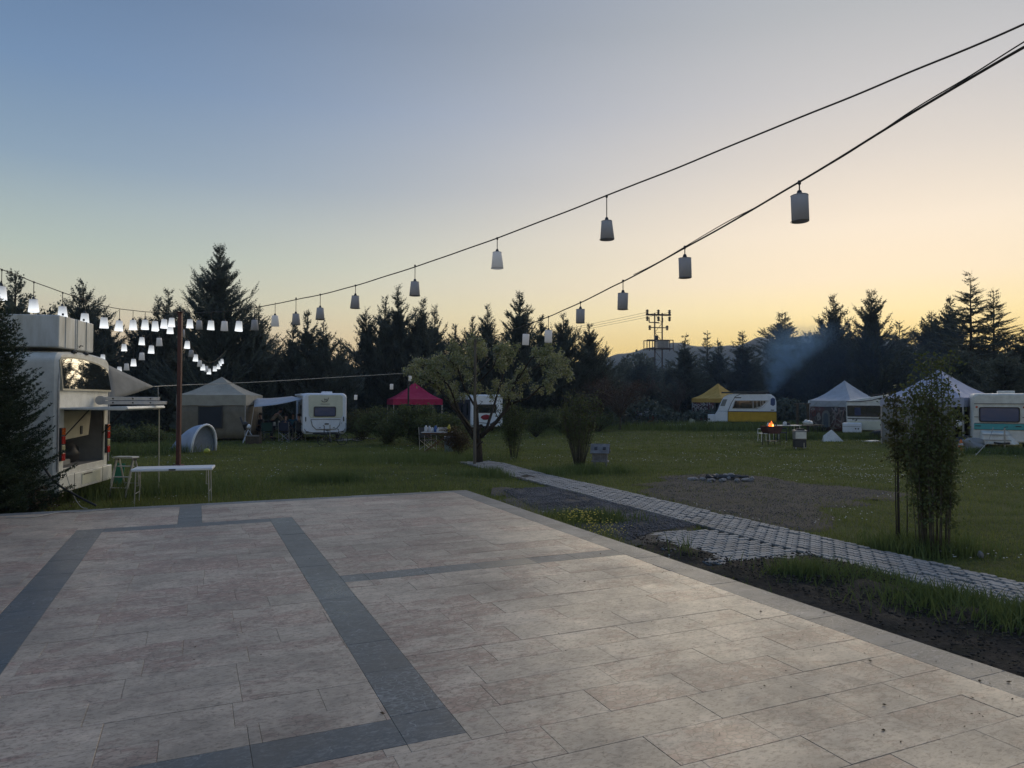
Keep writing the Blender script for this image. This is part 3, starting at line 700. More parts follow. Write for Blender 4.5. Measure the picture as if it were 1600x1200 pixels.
CF(812, 456, 53, 52, 'tall cypress with a thin spire right of the blossoming tree top', seed=10, leaders=[(812,0,455,44),(846,.5,492,32)], dens=.95)
CF(880, 490, 54, 46, 'cypress left of the last one of the middle row, under the lower light string', seed=11, dens=1.1)
CF(921, 508, 55, 42, 'last cypress of the middle row, left of the pylon', seed=12, dens=1.1)
# right hand side: deodars and spruces, farther off
for i, (px, py, hw, lb, stl, dn) in enumerate([
    (1070, 522, 30, 'conifer with a bent drooping tip just right of the pylon', 'cedar', .9),
    (1000, 552, 34, 'low conifer left of the pylon foot', 'cedar', .9), (1105, 519, 30, 'thin spired conifer left of the gap above the yellow gazebo', 'spruce', .8), (1122, 530, 30, 'short spire above the yellow gazebo', 'cedar', .9),
    (1160, 519, 34, 'thin tipped conifer above the round end of the yellow caravan', 'cedar', .9), (1222, 487, 48, 'star shaped conifer top standing clear above the hill', 'cedar', .9),
    (1262, 520, 40, 'low conifer behind the blue smoke', 'cedar', 1.0), (1302, 463, 44, 'narrow pointed conifer behind the silver gazebo', 'cypress', .85), (1283, 500, 36, 'lower conifer leaning on the narrow pointed one', 'cypress', .8),
    (1361, 455, 52, 'wide conifer with ragged upswept branches between the two pale gazebos', 'cypress', .75), (1405, 503, 42, 'shorter conifer right of the wide ragged one', 'cedar', .9),
    (1455, 488, 46, 'bushy conifer left of the sparse spires', 'cypress', .8), (1484, 466, 46, 'bushy taller conifer touching the sparse spires', 'cypress', .8)]):
    CF(px, py, 66+(i*7 % 9), hw, lb, stl, 20+i, dn*.9, M_SP, 'conifer_tree', tw=1.55)
CF(1516, 425, 60, 62, 'tall sparse spire with tiered level branches, highest on the right', 'spruce', 41, .8, M_SP, 'spruce_tree', tw=1.2)
CF(1552, 452, 61, 52, 'second sparse spire with tiered branches at the right', 'spruce', 42, .8, M_SP, 'spruce_tree', tw=1.2)
CF(1602, 512, 58, 50, 'conifer cut by the right edge of the photo', 'cedar', 43, .7, M_SP, 'conifer_tree', tw=1.5)
CF(1570, 545, 46, 46, 'dark low conifer behind the turquoise striped caravan', 'cedar', 44, .8, M_SP, 'conifer_tree', tw=1.2)
CF(1500, 545, 52, 60, 'dark low conifer behind the right white gazebo', 'cedar', 45, .8, M_SP, 'conifer_tree', tw=1.3)
# back row shared meshes
back = [conifer('background_conifer', (0, 0, 0), 9.5, 3.6, 'x', M_SP, 'cedar', 60+i, .7, tw=1.7, bare=.0) for i in range(3)]
bi = 0
LBK = 'dark conifer in the crowded back row closing the view'
for px, py, D in [(150,545,52),(205,530,54),(60,520,50),(300,520,55),(360,510,56),(430,530,55),(510,545,58),(545,550,60),(590,530,62),(640,520,62),(700,530,63),(740,535,63),(790,520,60),(835,530,60),(860,540,62),(900,545,62),(945,552,64),(975,556,82),
                  (1020,560,84),(1045,562,80),(1090,560,84),(1135,560,82),(1180,556,84),(1205,554,80),(1240,552,82),(1280,530,84),(1325,520,80),(1345,530,84),(1385,535,80),(1425,532,82),(1470,525,78),(1500,520,80),(1535,530,76),(1575,535,78),(1620,540,74),(1650,540,66),(-40,540,50),(960,572,70),(1010,576,72)]:
    h = P(px, py, D).z
    o = back[bi] if bi < 3 else copy_tree(back[bi % 3])
    q = X(px, D); o.location = (q, D, -.05); k = h/9.5; o.scale = (k*rnd.uniform(.95, 1.25), k*rnd.uniform(.95, 1.25), k); o.rotation_euler = (0, 0, rnd.uniform(0, 6.28))
    tag(o, LBK, 'tree', 'background conifers'); bi += 1
# dense understorey hedge behind, reads as one mass
def cloud_mass(name, n, y0, y1, zt, label, mat, sz):
    px = rng.uniform(-120, 1720, n); y = rng.uniform(y0, y1, n); x = (px-800)/F*y
    top = zt*(1+.35*np.sin(px*.021)+.25*np.sin(px*.057+1)); z = rng.uniform(0, 1, n)*top
    B = np.stack([x, y, z], -1); D = rng.normal(0, 1, (n, 3)); L = rng.uniform(.6, 1.4, n)*sz
    V = twigs_mesh(B, D, L, L*.28); return tag(fastmesh(name, V.reshape(-1, 3), np.arange(n*4).reshape(-1, 4), mat), label, kind='stuff')
cloud_mass('undergrowth', 60000, 86, 94, 5.2, 'dark undergrowth closing the view behind the conifers', M_SP, .55)
cloud_mass('undergrowth', 30000, 57, 60, 1.6, 'low dark scrub below the middle conifers', M_SP, .3).location.x = 0

def broad(name, base, limbs, leafn, leafs, mats, label, seed, spread=.35, cat='tree', group=None, trunk=None, clumpr=.35, flower=None, bark=None, leafmin=.0, zmin=-9):
    """limbs: list of polylines (pts, r0, r1); leaves clump round the outer half of the limbs and their side twigs"""
    r = np.random.default_rng(seed); root = thing(name, base, 0, label, cat, group)
    mb = MB(); tips = []
    for pts, r0, r1 in limbs:
        P_ = [Vector(p) for p in pts]; n = len(P_); mb.tube(P_, [r0+(r1-r0)*i/(n-1) for i in range(n)], 6)
        for i in range(n-1):
            a, b = P_[i], P_[i+1]; f = (i+.5)/(n-1)
            if f < leafmin: continue
            for k in range(5 if f > .3 else 2):
                q = a.lerp(b, r.random()); d = Vector(r.normal(0, 1, 3)); d.z = abs(d.z)*.6; d = (d.normalized()+(b-a).normalized()*.7)*spread*r.uniform(.4, 1.1)
                e = q+d; mb.tube([q, q+d*.5+Vector(r.normal(0, .02, 3)), e], [r1*.9, r1*.6, r1*.3], 3, False); tips += [(q+d*.6), e]
                for z in range(2):
                    e2 = e+Vector(r.normal(0, 1, 3))*spread*.3; mb.tube([e, e2], [r1*.4, r1*.2], 3, False); tips.append(e2)
    mb.build('trunk' if cat == 'tree' else 'stems', bark or M_BARK, root, smooth=True)
    tips = [v for v in tips if v.z > zmin]
    tp = np.array([tuple(v) for v in tips]); c = tp[r.integers(0, len(tp), leafn)]; B = c+r.normal(0, 1, (leafn, 3))*clumpr*r.uniform(.3, 1, (leafn, 1))
    global rng; keep = rng; rng = r
    L = r.uniform(.6, 1.3, leafn)*leafs; V = twigs_mesh(B, r.normal(0, 1, (leafn, 3))+np.array([0, 0, .2]), L, L*.33, .1)
    fastmesh('crown' if cat == 'tree' else 'leaves', V.reshape(-1, 3), np.arange(leafn*4).reshape(-1, 4), mats, root)
    if flower:
        fm, fn, fs = flower; c = tp[r.integers(0, len(tp), fn)]; B = c+r.normal(0, 1, (fn, 3))*clumpr*.8; L = r.uniform(.7, 1.2, fn)*fs; V = twigs_mesh(B, r.normal(0, 1, (fn, 3)), L, L*.45)
        fastmesh('blossom', V.reshape(-1, 3), np.arange(fn*4).reshape(-1, 4), fm, root)
    rng = keep
    return root
# blossoming fruit tree in the middle
D = 23.0
def PP(px, py, dy=0, base=None, Dd=None):
    q = P(px, py, (Dd or D)+dy); return Vector((q.x-base[0], q.y-base[1], q.z))
b0 = (X(749, 23.0), 23.0)
L_ = lambda pts, r0, r1: ([PP(a, b_, c_, b0) for a, b_, c_ in pts], r0, r1)
limbs = [([(0, 0, -.05), PP(748, 705, 0, b0), PP(747, 690, 0, b0), PP(746, 678, 0, b0)], .135, .10),
 L_([(752,682,0),(775,660,-.2),(792,638,-.3),(800,610,-.4),(810,585,-.5)], .075, .025), L_([(740,684,0),(722,655,.2),(700,625,.4),(680,600,.5),(655,590,.4)], .07, .02),
 L_([(747,680,0),(745,640,.3),(738,600,.5),(745,560,.4),(742,536,.2)], .06, .02), L_([(795,632,-.2),(825,622,-.3),(850,600,-.4),(872,585,-.3)], .04, .015), L_([(800,600,-.4),(835,575,.2),(865,565,.4),(880,580,.5)], .03, .012),
 L_([(736,670,0),(715,640,-.7),(705,610,-1.2),(690,585,-1.4),(665,575,-1.2)], .05, .015), L_([(758,676,0),(770,640,.9),(782,600,1.4),(790,570,1.5),(800,550,1.3)], .05, .015), L_([(745,640,-.2),(725,605,-.8),(715,575,-1.2),(700,560,-1.4)], .04, .012),
 L_([(745,600,.5),(770,575,-.4),(780,550,-.6)], .03, .012), L_([(720,650,.4),(705,600,1.2),(695,575,1.4)], .03, .012), L_([(805,600,-.4),(830,560,-1),(845,552,-1.1)], .025, .01),
 L_([(745,585,.4),(765,560,1.4),(735,548,1.6)], .025, .01), L_([(685,605,.5),(660,600,.9),(645,580,1.0)], .025, .01), L_([(695,590,0),(700,565,.4),(720,548,.3)], .025, .01)]
broad('blossoming_tree', (b0[0], b0[1], 0), limbs, 11500, .075, leafmat('pale_leaf', (.16, .19, .075), (.36, .37, .19), .35), 'small spreading tree with pale green white flecked crown in mid field', 5, .34, clumpr=.085, zmin=2.12, flower=(leafmat('blossom', (.34, .34, .26), (.42, .42, .33), .3), 6500, .045), leafmin=.3)
# support stakes
def pole(name, px, pytop, pybase, r0, mat, label, cat, D=None, square=False):
    g = G(px, pybase) if D is None else Vector((X(px, D), D, 0)); z = P(px, pytop, g.y).z
    o = thing(name, (g.x, g.y, 0), 0, label, cat); mb = MB()
    if square: mb.box((0, 0, z/2-.1), (r0*2, r0*2, z+.2))
    else: mb.tube([(0, 0, -.1), (0, 0, z/2), (0, 0, z)], [r0*1.1, r0, r0*.9], 8)
    mb.build('shaft', mat, o, bevel=.006 if square else 0); return o, z
M_WOOD = pm('weathered_wood', (.16, .14, .115), (.08, .07, .055), 12, .85, .6, stretch=(1, 1, .1))
sp, spz = pole('wooden_pole', 742, 530, 729, .045, M_WOOD, 'thin weathered wooden pole in front of the blossoming tree trunk', 'pole', D=22.2)
mb = MB(); mb.tube([(-.02, -.03, spz-.12), (.06, .0, spz-.12)], .015, 5); mb.build('hook', M_WOOD, sp)
# vase shaped bush, sapling, tall shrub
def vase(name, px, pybase, D, h, w, ns, leafn, leafs, mat, label, seed, cat='shrub', low=.35, spread=.14, clumpr=.06, r0=.014, bot=.25, top=1.0, bark=None):
    r = random.Random(seed); lm_ = []
    for i in range(ns):
        a = r.uniform(0, 2*PI); q = r.random()**.6; hh = h*r.uniform(.55, 1.0)*(top if q > .5 else 1); pts = []
        for k in range(6):
            f = k/5; rad = w*q*(bot+(1-bot)*f**1.1); pts.append((math.cos(a)*rad+r.gauss(0, .012)*f, math.sin(a)*rad*.8+r.gauss(0, .012)*f, -.03+hh*f))
        lm_.append((pts, r0*r.uniform(.6, 1.2), r0*.35))
    g = (X(px, D), D, float(gz(X(px, D), D)))
    return broad(name, g, lm_, leafn, leafs, mat, label, seed, spread, cat, clumpr=clumpr, leafmin=low, bark=bark)
M_L1 = leafmat('shrub_leaf', (.050, .075, .022), (.150, .175, .075), .35); M_L2 = leafmat('olive_leaf', (.045, .05, .018), (.105, .11, .045), .3)
M_STEM = pm('pale_stem', (.10, .09, .06), (.05, .045, .03), 10, .8, .4)
vase('vase_shaped_bush', 905, 727, 22.4, 2.35, .62, 50, 3400, .06, M_L1, 'many stemmed vase shaped bush standing left of the toy house', 11, low=.42, clumpr=.08, spread=.16, bark=M_STEM)
vase('tall_shrub', 1458, 865, 9.6, 2.72, .37, 34, 7600, .05, M_L1, 'tall upright leafy shrub with bare stems in the right foreground', 12, low=.30, clumpr=.055, spread=.13, r0=.010, bot=.62, bark=M_STEM)
vase('tall_shrub_shoot', 1408, 860, 9.9, 2.5, .16, 4, 1300, .05, M_L2, 'slender olive shoot rising left of the tall shrub', 13, low=.55, clumpr=.06, spread=.14, r0=.011, bot=.9)
vase('young_sapling', 803, 712, 25, 1.95, .5, 14, 3600, .06, M_L1, 'young green sapling right of the blossoming tree', 14, low=.15, clumpr=.10, spread=.22)
def bush(px, D, w, h, n, label, mat, seed, leafs=.08, name='bush'):
    r = random.Random(seed); lm_ = []
    for i in range(int(16+w*6)):
        a = r.uniform(0, 2*PI); q = r.random()**.5; hh = h*(1-.5*q*q)*r.uniform(.7, 1.0)
        lm_.append(([(math.cos(a)*w*q*f, math.sin(a)*w*.6*q*f, hh*math.sin(f*PI/2)-.03) for f in (0, .3, .6, .85, 1)], .012, .005))
    return broad(name, (X(px, D), D, 0), lm_, n, leafs, mat, label, seed, .26, 'bush', clumpr=.13, leafmin=.1)
bush(655, 32, 2.0, 1.72, 11000, 'large green bush below the pink gazebo, left of the drinks table', M_L1, 21)
bush(605, 33, 1.6, 1.6, 7000, 'dark bush between the white caravan and the pink gazebo', M_L1, 22)
bush(567, 36, 1.4, 1.5, 5000, 'low bush right beside the white caravan', M_L2, 23)
bush(690, 36, 1.4, 1.3, 4500, 'bush peeping out right below the pink gazebo', M_L1, 24)
bush(716, 26.5, .55, .82, 3800, 'small rusty brown bush left of the blossoming tree trunk', leafmat('rusty_leaf', (.055, .035, .014), (.12, .075, .03), .2), 25, .05)
bush(838, 40, 1.5, 1.5, 4500, 'bush right of the sapling, under the middle conifers', M_L1, 26)
bush(880, 44, 1.6, 1.6, 4000, 'bush behind the vase shaped bush', M_L1, 27)
bush(935, 47, 1.5, 1.2, 3500, 'low hedge bush right behind the vase shaped bush', M_L1, 28)
bush(215, 29, 1.3, .9, 4500, 'low weedy bush behind the prop pole', M_L1, 29)
bush(15, 12.3, .7, .35, 3000, 'brown dry weeds under the foreground fir', leafmat('dry_weed', (.045, .032, .02), (.09, .065, .04), .2), 30, .05)
def bare_tree(px, D, h, w, label, seed, mat, n=5000):
    r = random.Random(seed); lm_ = [([(0, 0, -.05), (.05, 0, h*.16), (0, .05, h*.3)], .10, .075)]
    for i in range(15):
        a = r.uniform(0, 2*PI); q = r.uniform(.3, 1); e = Vector((math.cos(a)*w*q, math.sin(a)*w*q, h*r.uniform(.62, 1)*(1-.25*q)))
        m_ = Vector((e.x*.45+r.gauss(0, .2), e.y*.45, h*.3+(e.z-h*.3)*.55)); lm_.append(([(0, .03, h*.22), m_*.5+Vector((0, 0, h*.14)), m_, m_.lerp(e, .55)+Vector((r.gauss(0, .15), 0, 0)), e], .05, .014))
    return broad('bare_tree', (X(px, D), D, 0), lm_, n, .07, mat, label, seed, .55, clumpr=.26, leafmin=.3, bark=M_TWIG)
M_TWIG = pm('grey_twig', (.12, .095, .075), (.06, .048, .04), 8, .9, .3)
bare_tree(968, 50, 4.3, 2.6, 'reddish brown budding tree behind the vase shaped bush', 51, leafmat('red_bud', (.055, .035, .028), (.10, .065, .05), .2), 7000)
bare_tree(935, 52, 3.9, 2.0, 'smaller reddish brown budding tree left of the larger one', 52, MATS['red_bud'], 4200)
bare_tree(1058, 62, 4.6, 2.4, 'bare grey twigged tree right below the pylon', 53, leafmat('grey_bud', (.04, .045, .035), (.07, .075, .055), .2), 2600)

# foreground fir on the left: real needled branchlets
def fir():
    global rng
    r = np.random.default_rng(77); keep = rng; rng = r; h = 3.85
    root = thing('foreground_fir', (X(-30, 11.6), 11.75, -.02), 0, 'dark needled fir tree in the left foreground covering the bus side', 'tree')
    mb = MB(); mb.tube([(0, 0, -.05), (0, 0, 1), (.02, 0, 2.4), (0, 0, h)], [.10, .08, .045, .008], 8); mb.build('trunk', M_BARK, root, smooth=True)
    B, D_, L = [], [], []; tw = MB()
    nb = 290
    for i in range(nb):
        f = (i+.5)/nb; z = .12+f*(h-.2); R = (1.28*(1-f)**.75+.05)*r.uniform(.68, 1.08)*(.8+.2*min(1, f*6)); az = i*2.39996+r.normal(0, .2)
        n = max(5, int(R/.05)); tt = np.linspace(.05, 1, n); c_, s_ = math.cos(az), math.sin(az)
        slope = .15+.45*f; pts = np.stack([c_*R*tt, s_*R*tt, z-.16*R*np.sin(tt*2.6)+slope*R*tt**2*.8], -1)
        tw.tube([pts[k] for k in range(0, n, max(1, n//4))], [.007*(1-k/n)+.002 for k in range(0, n, max(1, n//4))], 4, False)
        axes = np.gradient(pts, axis=0); axes /= np.linalg.norm(axes, axis=1, keepdims=True)
        branches = [(pts, axes)]
        for k in range(1, n):           # side branchlets in a flat spray
            for sd in (-1, 1):
                l = R*.42*(1.05-tt[k])*r.uniform(.7, 1.1)+.05
                if r.random() < .15: continue
                a = axes[k]; side = np.array([-s_, c_, 0])*sd; d = a*.75+side*.75+np.array([0, 0, r.normal(.06, .1)]); d /= np.linalg.norm(d)
                m = max(2, int(l/.035)); q = pts[k]+np.outer(np.linspace(0, l, m), d); q[:, 2] -= .12*np.linspace(0, 1, m)**2*l
                branches.append((q, np.repeat(d[None], m, 0)))
        for q, a in branches:
            m = len(q); per = 5; b = np.repeat(q, per, 0); aa = np.repeat(a, per, 0)
            sd_ = r.normal(0, 1, (m*per, 3)); sd_ -= aa*(sd_*aa).sum(1, keepdims=True); sd_ /= np.linalg.norm(sd_, axis=1, keepdims=True)+1e-9
            sd_[:, 2] = np.abs(sd_[:, 2])*.6; B.append(b+r.uniform(-.015, .015, (m*per, 3))); D_.append(aa*.8+sd_*.75); L.append(r.uniform(.035, .062, m*per))
    B, D_, L = map(np.concatenate, (B, D_, L)); V = twigs_mesh(B, D_, L, np.full(len(B), .0068)); print('fir needles', len(B))
    fastmesh('crown', V.reshape(-1, 3), np.arange(len(B)*4).reshape(-1, 4), M_FIR, root); tag(tw.build('limbs', M_BARK, root), kind='stuff'); rng = keep
fir()

# ------------------------------------------------------------ object materials
M_WHITE = pm('white_bodywork', (.84, .87, .92), (.74, .76, .80), 2.5, .32, .05)
M_WARM = pm('ivory_bodywork', (.70, .70, .56), (.6, .6, .48), 2.5, .35, .05)
M_DIRTY = pm('chalky_white_paint', (.76, .76, .71), (.58, .57, .52), 3.5, .42, .1)
M_BOXW = pm('weathered_box_white', (.64, .66, .65), (.46, .46, .42), 4, .5, .1, stretch=(1, 1, .25))
M_GLASS = glass('dark_window_glass', (.012, .018, .022)); M_BLUEG = glass('blue_window_glass', (.03, .07, .17), .12); M_MIR = glass('mirror_like_glass', (.02, .024, .022), .015, .012)
M_MIR.node_tree.nodes['Principled BSDF'].inputs['Metallic'].default_value = .0; M_MIR.node_tree.nodes['Principled BSDF'].inputs['IOR'].default_value = 3.2
M_RUB = pm('black_rubber', (.02, .02, .022), (.035, .034, .034), 8, .7, .1)
M_BLK = pm('black_plastic', (.025, .026, .03), (.04, .04, .042), 6, .5, .1)
M_ALU = pm('aluminium', (.55, .56, .58), (.42, .43, .45), 8, .35, .05, metal=.85)
M_STEEL = pm('galvanised_steel', (.42, .43, .45), (.30, .31, .33), 8, .42, .1, metal=.7)
M_RED = pm('red_lens', (.42, .015, .012), (.32, .01, .01), 8, .2, .05); M_ORG = pm('orange_lens', (.55, .10, .015), (.42, .08, .01), 8, .2, .05); M_CLR = pm('clear_lens', (.45, .42, .26), (.36, .33, .2), 8, .2, .05)
M_GREY = pm('grey_interior', (.26, .27, .28), (.18, .18, .19), 2, .7, .1)
M_BEIGE = pm('beige_panel', (.46, .43, .33), (.38, .35, .26), 2, .5, .1)
M_TARP = pm('grey_canvas', (.25, .255, .25), (.20, .20, .195), 3, .8, .3)
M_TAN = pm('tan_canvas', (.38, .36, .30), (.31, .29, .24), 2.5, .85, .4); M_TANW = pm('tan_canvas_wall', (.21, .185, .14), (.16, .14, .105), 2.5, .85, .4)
M_PINK = pm('magenta_canvas', (.44, .012, .075), (.34, .01, .055), 2.5, .75, .4); M_YEL = pm('ochre_canvas', (.62, .38, .09), (.50, .29, .06), 2.5, .8, .4)
M_SILV = pm('silver_grey_canvas', (.43, .46, .51), (.36, .385, .42), 2.5, .6, .4); M_LILAC = pm('white_lilac_canvas', (.46, .47, .57), (.38, .39, .48), 2.5, .7, .4)
M_ROPE = pm('dark_cable', (.05, .042, .036), (.03, .026, .022), 8, .8, .3); M_LROPE = pm('light_cable', (.40, .39, .36), (.3, .29, .27), 8, .7, .2)
M_RUST = pm('rust_red_post_paint', (.095, .026, .02), (.055, .018, .014), 5, .6, .4, stretch=(1, 1, .3))
M_NAVY = pm('navy_fabric', (.022, .028, .055), (.03, .035, .06), 8, .85, .4); M_DGREEN = pm('dark_green_fabric', (.015, .045, .035), (.02, .05, .04), 8, .85, .4)
M_TURQ = pm('turquoise_paint', (.05, .36, .38), (.04, .28, .30), 3, .35, .05); M_EGG = pm('yellow_paint', (.62, .36, .015), (.48, .27, .01), 2.2, .35, .1)
M_ORGN = pm('orange_plastic', (.70, .17, .02), (.55, .13, .02), 6, .5, .1)
M_SKIN = pm('skin', (.38, .22, .15), (.33, .19, .13), 6, .6, .1); M_HAIR = pm('dark_hair', (.02, .015, .012), (.03, .022, .018), 14, .7, .5)

# ------------------------------------------------------------ camper bus (rear)
bx0 = P(88, 700, 13.1); bus = thing('camper_bus', (bx0.x, 13.1, 0), math.atan2(.174, .985), 'white camper bus with its rear luggage hatch raised, half hidden by the fir', 'camper bus')
# local: +X out of the rear, +Y along the rear face away from the camera
W_ = 2.5; zb, ztop = .36, 2.93
def section(n=9, w=W_, top=ztop, r=.20, bot=zb, crown=.08, sag=.0):
    pts = [(.03, bot), (0, bot+.25), (0, 1.6)]
    for i in range(n): a = PI-(PI/2)*i/(n-1); pts.append((r+r*math.cos(a), top-r+r*math.sin(a)))
    for i in range(1, n-1): t_ = i/(n-1); pts.append((r+(w-2*r)*t_, top+crown*math.sin(PI*t_)*.6))
    for i in range(n): a = PI/2-(PI/2)*i/(n-1); pts.append((w-r+r*math.cos(a), top-r+r*math.sin(a)))
    pts += [(w, 1.6), (w, bot+.25), (w-.03, bot)]
    return pts
sec = section(); mb = MB()
oy0, oy1, oz0, oz1 = .30, 2.24, .74, 1.84
mb.prism([(q[0], q[1]) for q in sec], (-5.5, 0, 0), (0, 1, 0), (0, 0, 1), (1, 0, 0), 4.2)       # closed body in front of the boot
shell = MB(); n = len(sec)
shell.add([(-1.3, y, z) for y, z in sec]+[(-.06, y, z) for y, z in sec]+[(0, .05+(y)*(W_-.1)/W_, zb+(z-zb)*.985) for y, z in sec], [(i, i+1, n+i+1, n+i) for i in range(n-1)]+[(n+i, n+i+1, 2*n+i+1, 2*n+i) for i in range(n-1)])
mb.add(shell.v, shell.f)
mb.build('body', M_DIRTY, bus, smooth=False)
# rear face around the boot opening
mb = MB(); k = [(y*(W_-.1)/W_+.05, zb+(z-zb)*.985) for y, z in sec]
up = [p for p in k if p[1] >= oz1+.02]; 
mb.prism([(k[0][0]+.02, zb), (oy0, zb), (oy0, oz1+.04), (k[2][0], oz1+.04)], (-.03, 0, 0), (0, 1, 0), (0, 0, 1), (1, 0, 0), .03)
mb.prism([(oy1, zb), (k[-1][0]-.02, zb), (k[-3][0], oz1+.04), (oy1, oz1+.04)], (-.03, 0, 0), (0, 1, 0), (0, 0, 1), (1, 0, 0), .03)
mb.prism([(oy0, zb), (oy1, zb), (oy1, oz0), (oy0, oz0)], (-.03, 0, 0), (0, 1, 0), (0, 0, 1), (1, 0, 0), .03)
mb.prism([(k[2][0], oz1+.04)]+up+[(k[-3][0], oz1+.04)], (-.03, 0, 0), (0, 1, 0), (0, 0, 1), (1, 0, 0), .03)
mb.build('rear_panel', M_DIRTY, bus, bevel=.008)
mb = MB()   # boot box
mb.box((-1.28, 1.27, 1.29), (.02, 1.96, 1.12)); mb.box((-.66, .29, 1.29), (1.24, .02, 1.12)); mb.box((-.66, 2.25, 1.29), (1.24, .02, 1.12)); mb.box((-.66, 1.27, .73), (1.24, 1.96, .02)); mb.box((-.66, 1.27, 1.86), (1.24, 1.96, .02))
mb.build('boot_lining', M_GREY, bus)
# inner slanting beige flap with its latch
fl = MB().prism([(.36, 1.82), (1.92, 1.82), (1.80, 1.30), (.34, 1.24)], (-.16, 0, 0), (0, 1, 0), (0, 0, 1), (1, 0, 0), .02).build('inner_flap', M_BEIGE, bus, bevel=.01)
MB().box((-.13, 1.42, 1.42), (.02, .09, .17)).build('latch', M_BLK, fl, bevel=.01)
# big rear window
wpoly = [(.10, 2.25), (.09, 2.74), (.16, 2.80), (.6, 2.83), (1.2, 2.82), (1.8, 2.76), (2.22, 2.68), (2.30, 2.62), (2.38, 2.25)]
fr = MB().prism([(p[0]+(.035 if p[0] > 1.2 else -.035), p[1]+(.035 if p[1] > 2.4 else -.04)) for p in wpoly], (.18, 0, 0), (0, 1, 0), (-.09, 0, 1), (1, 0, 0), .085).build('rear_window', M_BEIGE, bus)
MB().prism(wpoly, (.27, 0, 0), (0, 1, 0), (-.09, 0, 1), (1, 0, 0), .006).build('pane', M_MIR, fr)
MB().tube([(.012, .04, .7), (.012, .03, 2.2), (.0, .08, 2.72)], .018, 6).build('corner_trim', M_STEEL, bus)
MB().tube([(.012, 2.46, .7), (.012, 2.46, 2.1), (.0, 2.38, 2.66)], .018, 6).build('corner_trim', M_STEEL, bus)
for y_ in (.17, 2.36):
    lt = MB().box((.02, y_, 1.20), (.05, .15, .62)).build('tail_light', M_BLK, bus, bevel=.01)
    for z_, h_, m_ in ((1.44, .13, M_ORG), (1.28, .15, M_RED), (1.12, .13, M_CLR), (.965, .145, M_RED)): MB().box((.05, y_, z_), (.02, .135, h_)).build('lens', m_, lt, bevel=.008)
# bumper with panels, plate recess, latches
bp = MB(); bp.prism([(-.02, .30), (2.52, .30), (2.52, .62), (-.02, .62)], (-.02, 0, 0), (0, 1, 0), (0, 0, 1), (1, 0, 0), .09); bumper = bp.build('bumper', M_DIRTY, bus, bevel=.02)
MB().box((.078, 1.4, .47), (.012, .9, .22)).build('plate_panel', M_WARM, bumper, bevel=.006)
MB().tube([(.09, 1.0, .56), (.10, 1.1, .565), (.10, 1.3, .565), (.09, 1.4, .56)], .012, 6).build('handle', M_BLK, bumper)
[MB().box((.072, y_, .46), (.004, .012, .32)).build('panel_gap', M_BLK, bumper) for y_ in (.62, 2.0)]
# raised hatch with strut arms
ht = MB(); ht.prism([(0, 0), (1.16, .03), (1.19, -.02), (1.12, -.05), (0, -.035)], (0.0, .10, 1.885), (1, 0, 0), (0, 0, 1), (0, 1, 0), 2.28); hatch = ht.build('hatch', M_DIRTY, bus, bevel=.012)
MB().box((1.05, 1.9, 1.845), (.2, .5, .02)).build('stiffener', M_ALU, hatch)
for y_ in (.33, 2.22): MB().tube([(-.02, y_, 1.32), (.42, y_, 1.84)], .012, 6).build('gas_strut', M_BLK, bus)
# wheels (mostly hidden) and side windows
for y_ in (.18, 2.34):
    w = MB().lathe([(.10, -.11), (.34, -.12), (.40, -.07), (.40, .07), (.34, .12), (.10, .11)], n=20); w.v = [(x-3.2, z+y_, y+.40) for x, y, z in w.v]; w.build('wheel', M_RUB, bus, smooth=False)
MB().prism([(-5.2, 1.75), (-1.7, 1.75), (-1.7, 2.35), (-5.2, 2.35)], (0, -.006, 0), (1, 0, 0), (0, 0, 1), (0, 1, 0), .01).build('side_window', M_GLASS, bus)
# clutter in the boot
cl = MB().blob((-.55, 1.75, .93), (.28, .36, .22), 2, .25, 5); bb = bus.matrix_world
def world_of(root, v):
    Mx = Matrix.Translation(root.location) @ Matrix.Rotation(root.rotation_euler.z, 4, 'Z'); return Mx @ Vector(v)
def place(mb, root_from, name, mat, label, cat, group=None, bevel=0, smooth=False):
    vs = [world_of(root_from, v) for v in mb.v]; c = sum(vs, Vector())/len(vs); c.z = min(v.z for v in vs); mb.v = [tuple(v-c) for v in vs]
    o = mb.build(name, mat, None, bevel=bevel, smooth=smooth, loc=c); return tag(o, label, cat, group)
place(cl, bus, 'duffel_bag', M_BLK, 'black bag lying in the open boot of the camper bus', 'bag', smooth=True)
mb = MB(); mb.box((-.45, .85, .80), (.5, .55, .12)); place(mb, bus, 'folded_blanket', M_TARP, 'grey folded cloth at the front left of the open boot', 'blanket', bevel=.03)
# prop pole below the hatch corner
q = world_of(bus, (1.13, 2.2, 0)); o = thing('prop_pole', (q.x, q.y, 0), 0, 'thin upright prop pole below the outer corner of the raised hatch', 'pole'); MB().tube([(0, 0, -.02), (-.02, 0, 1.84)], .014, 8).build('shaft', M_BEIGE, o)
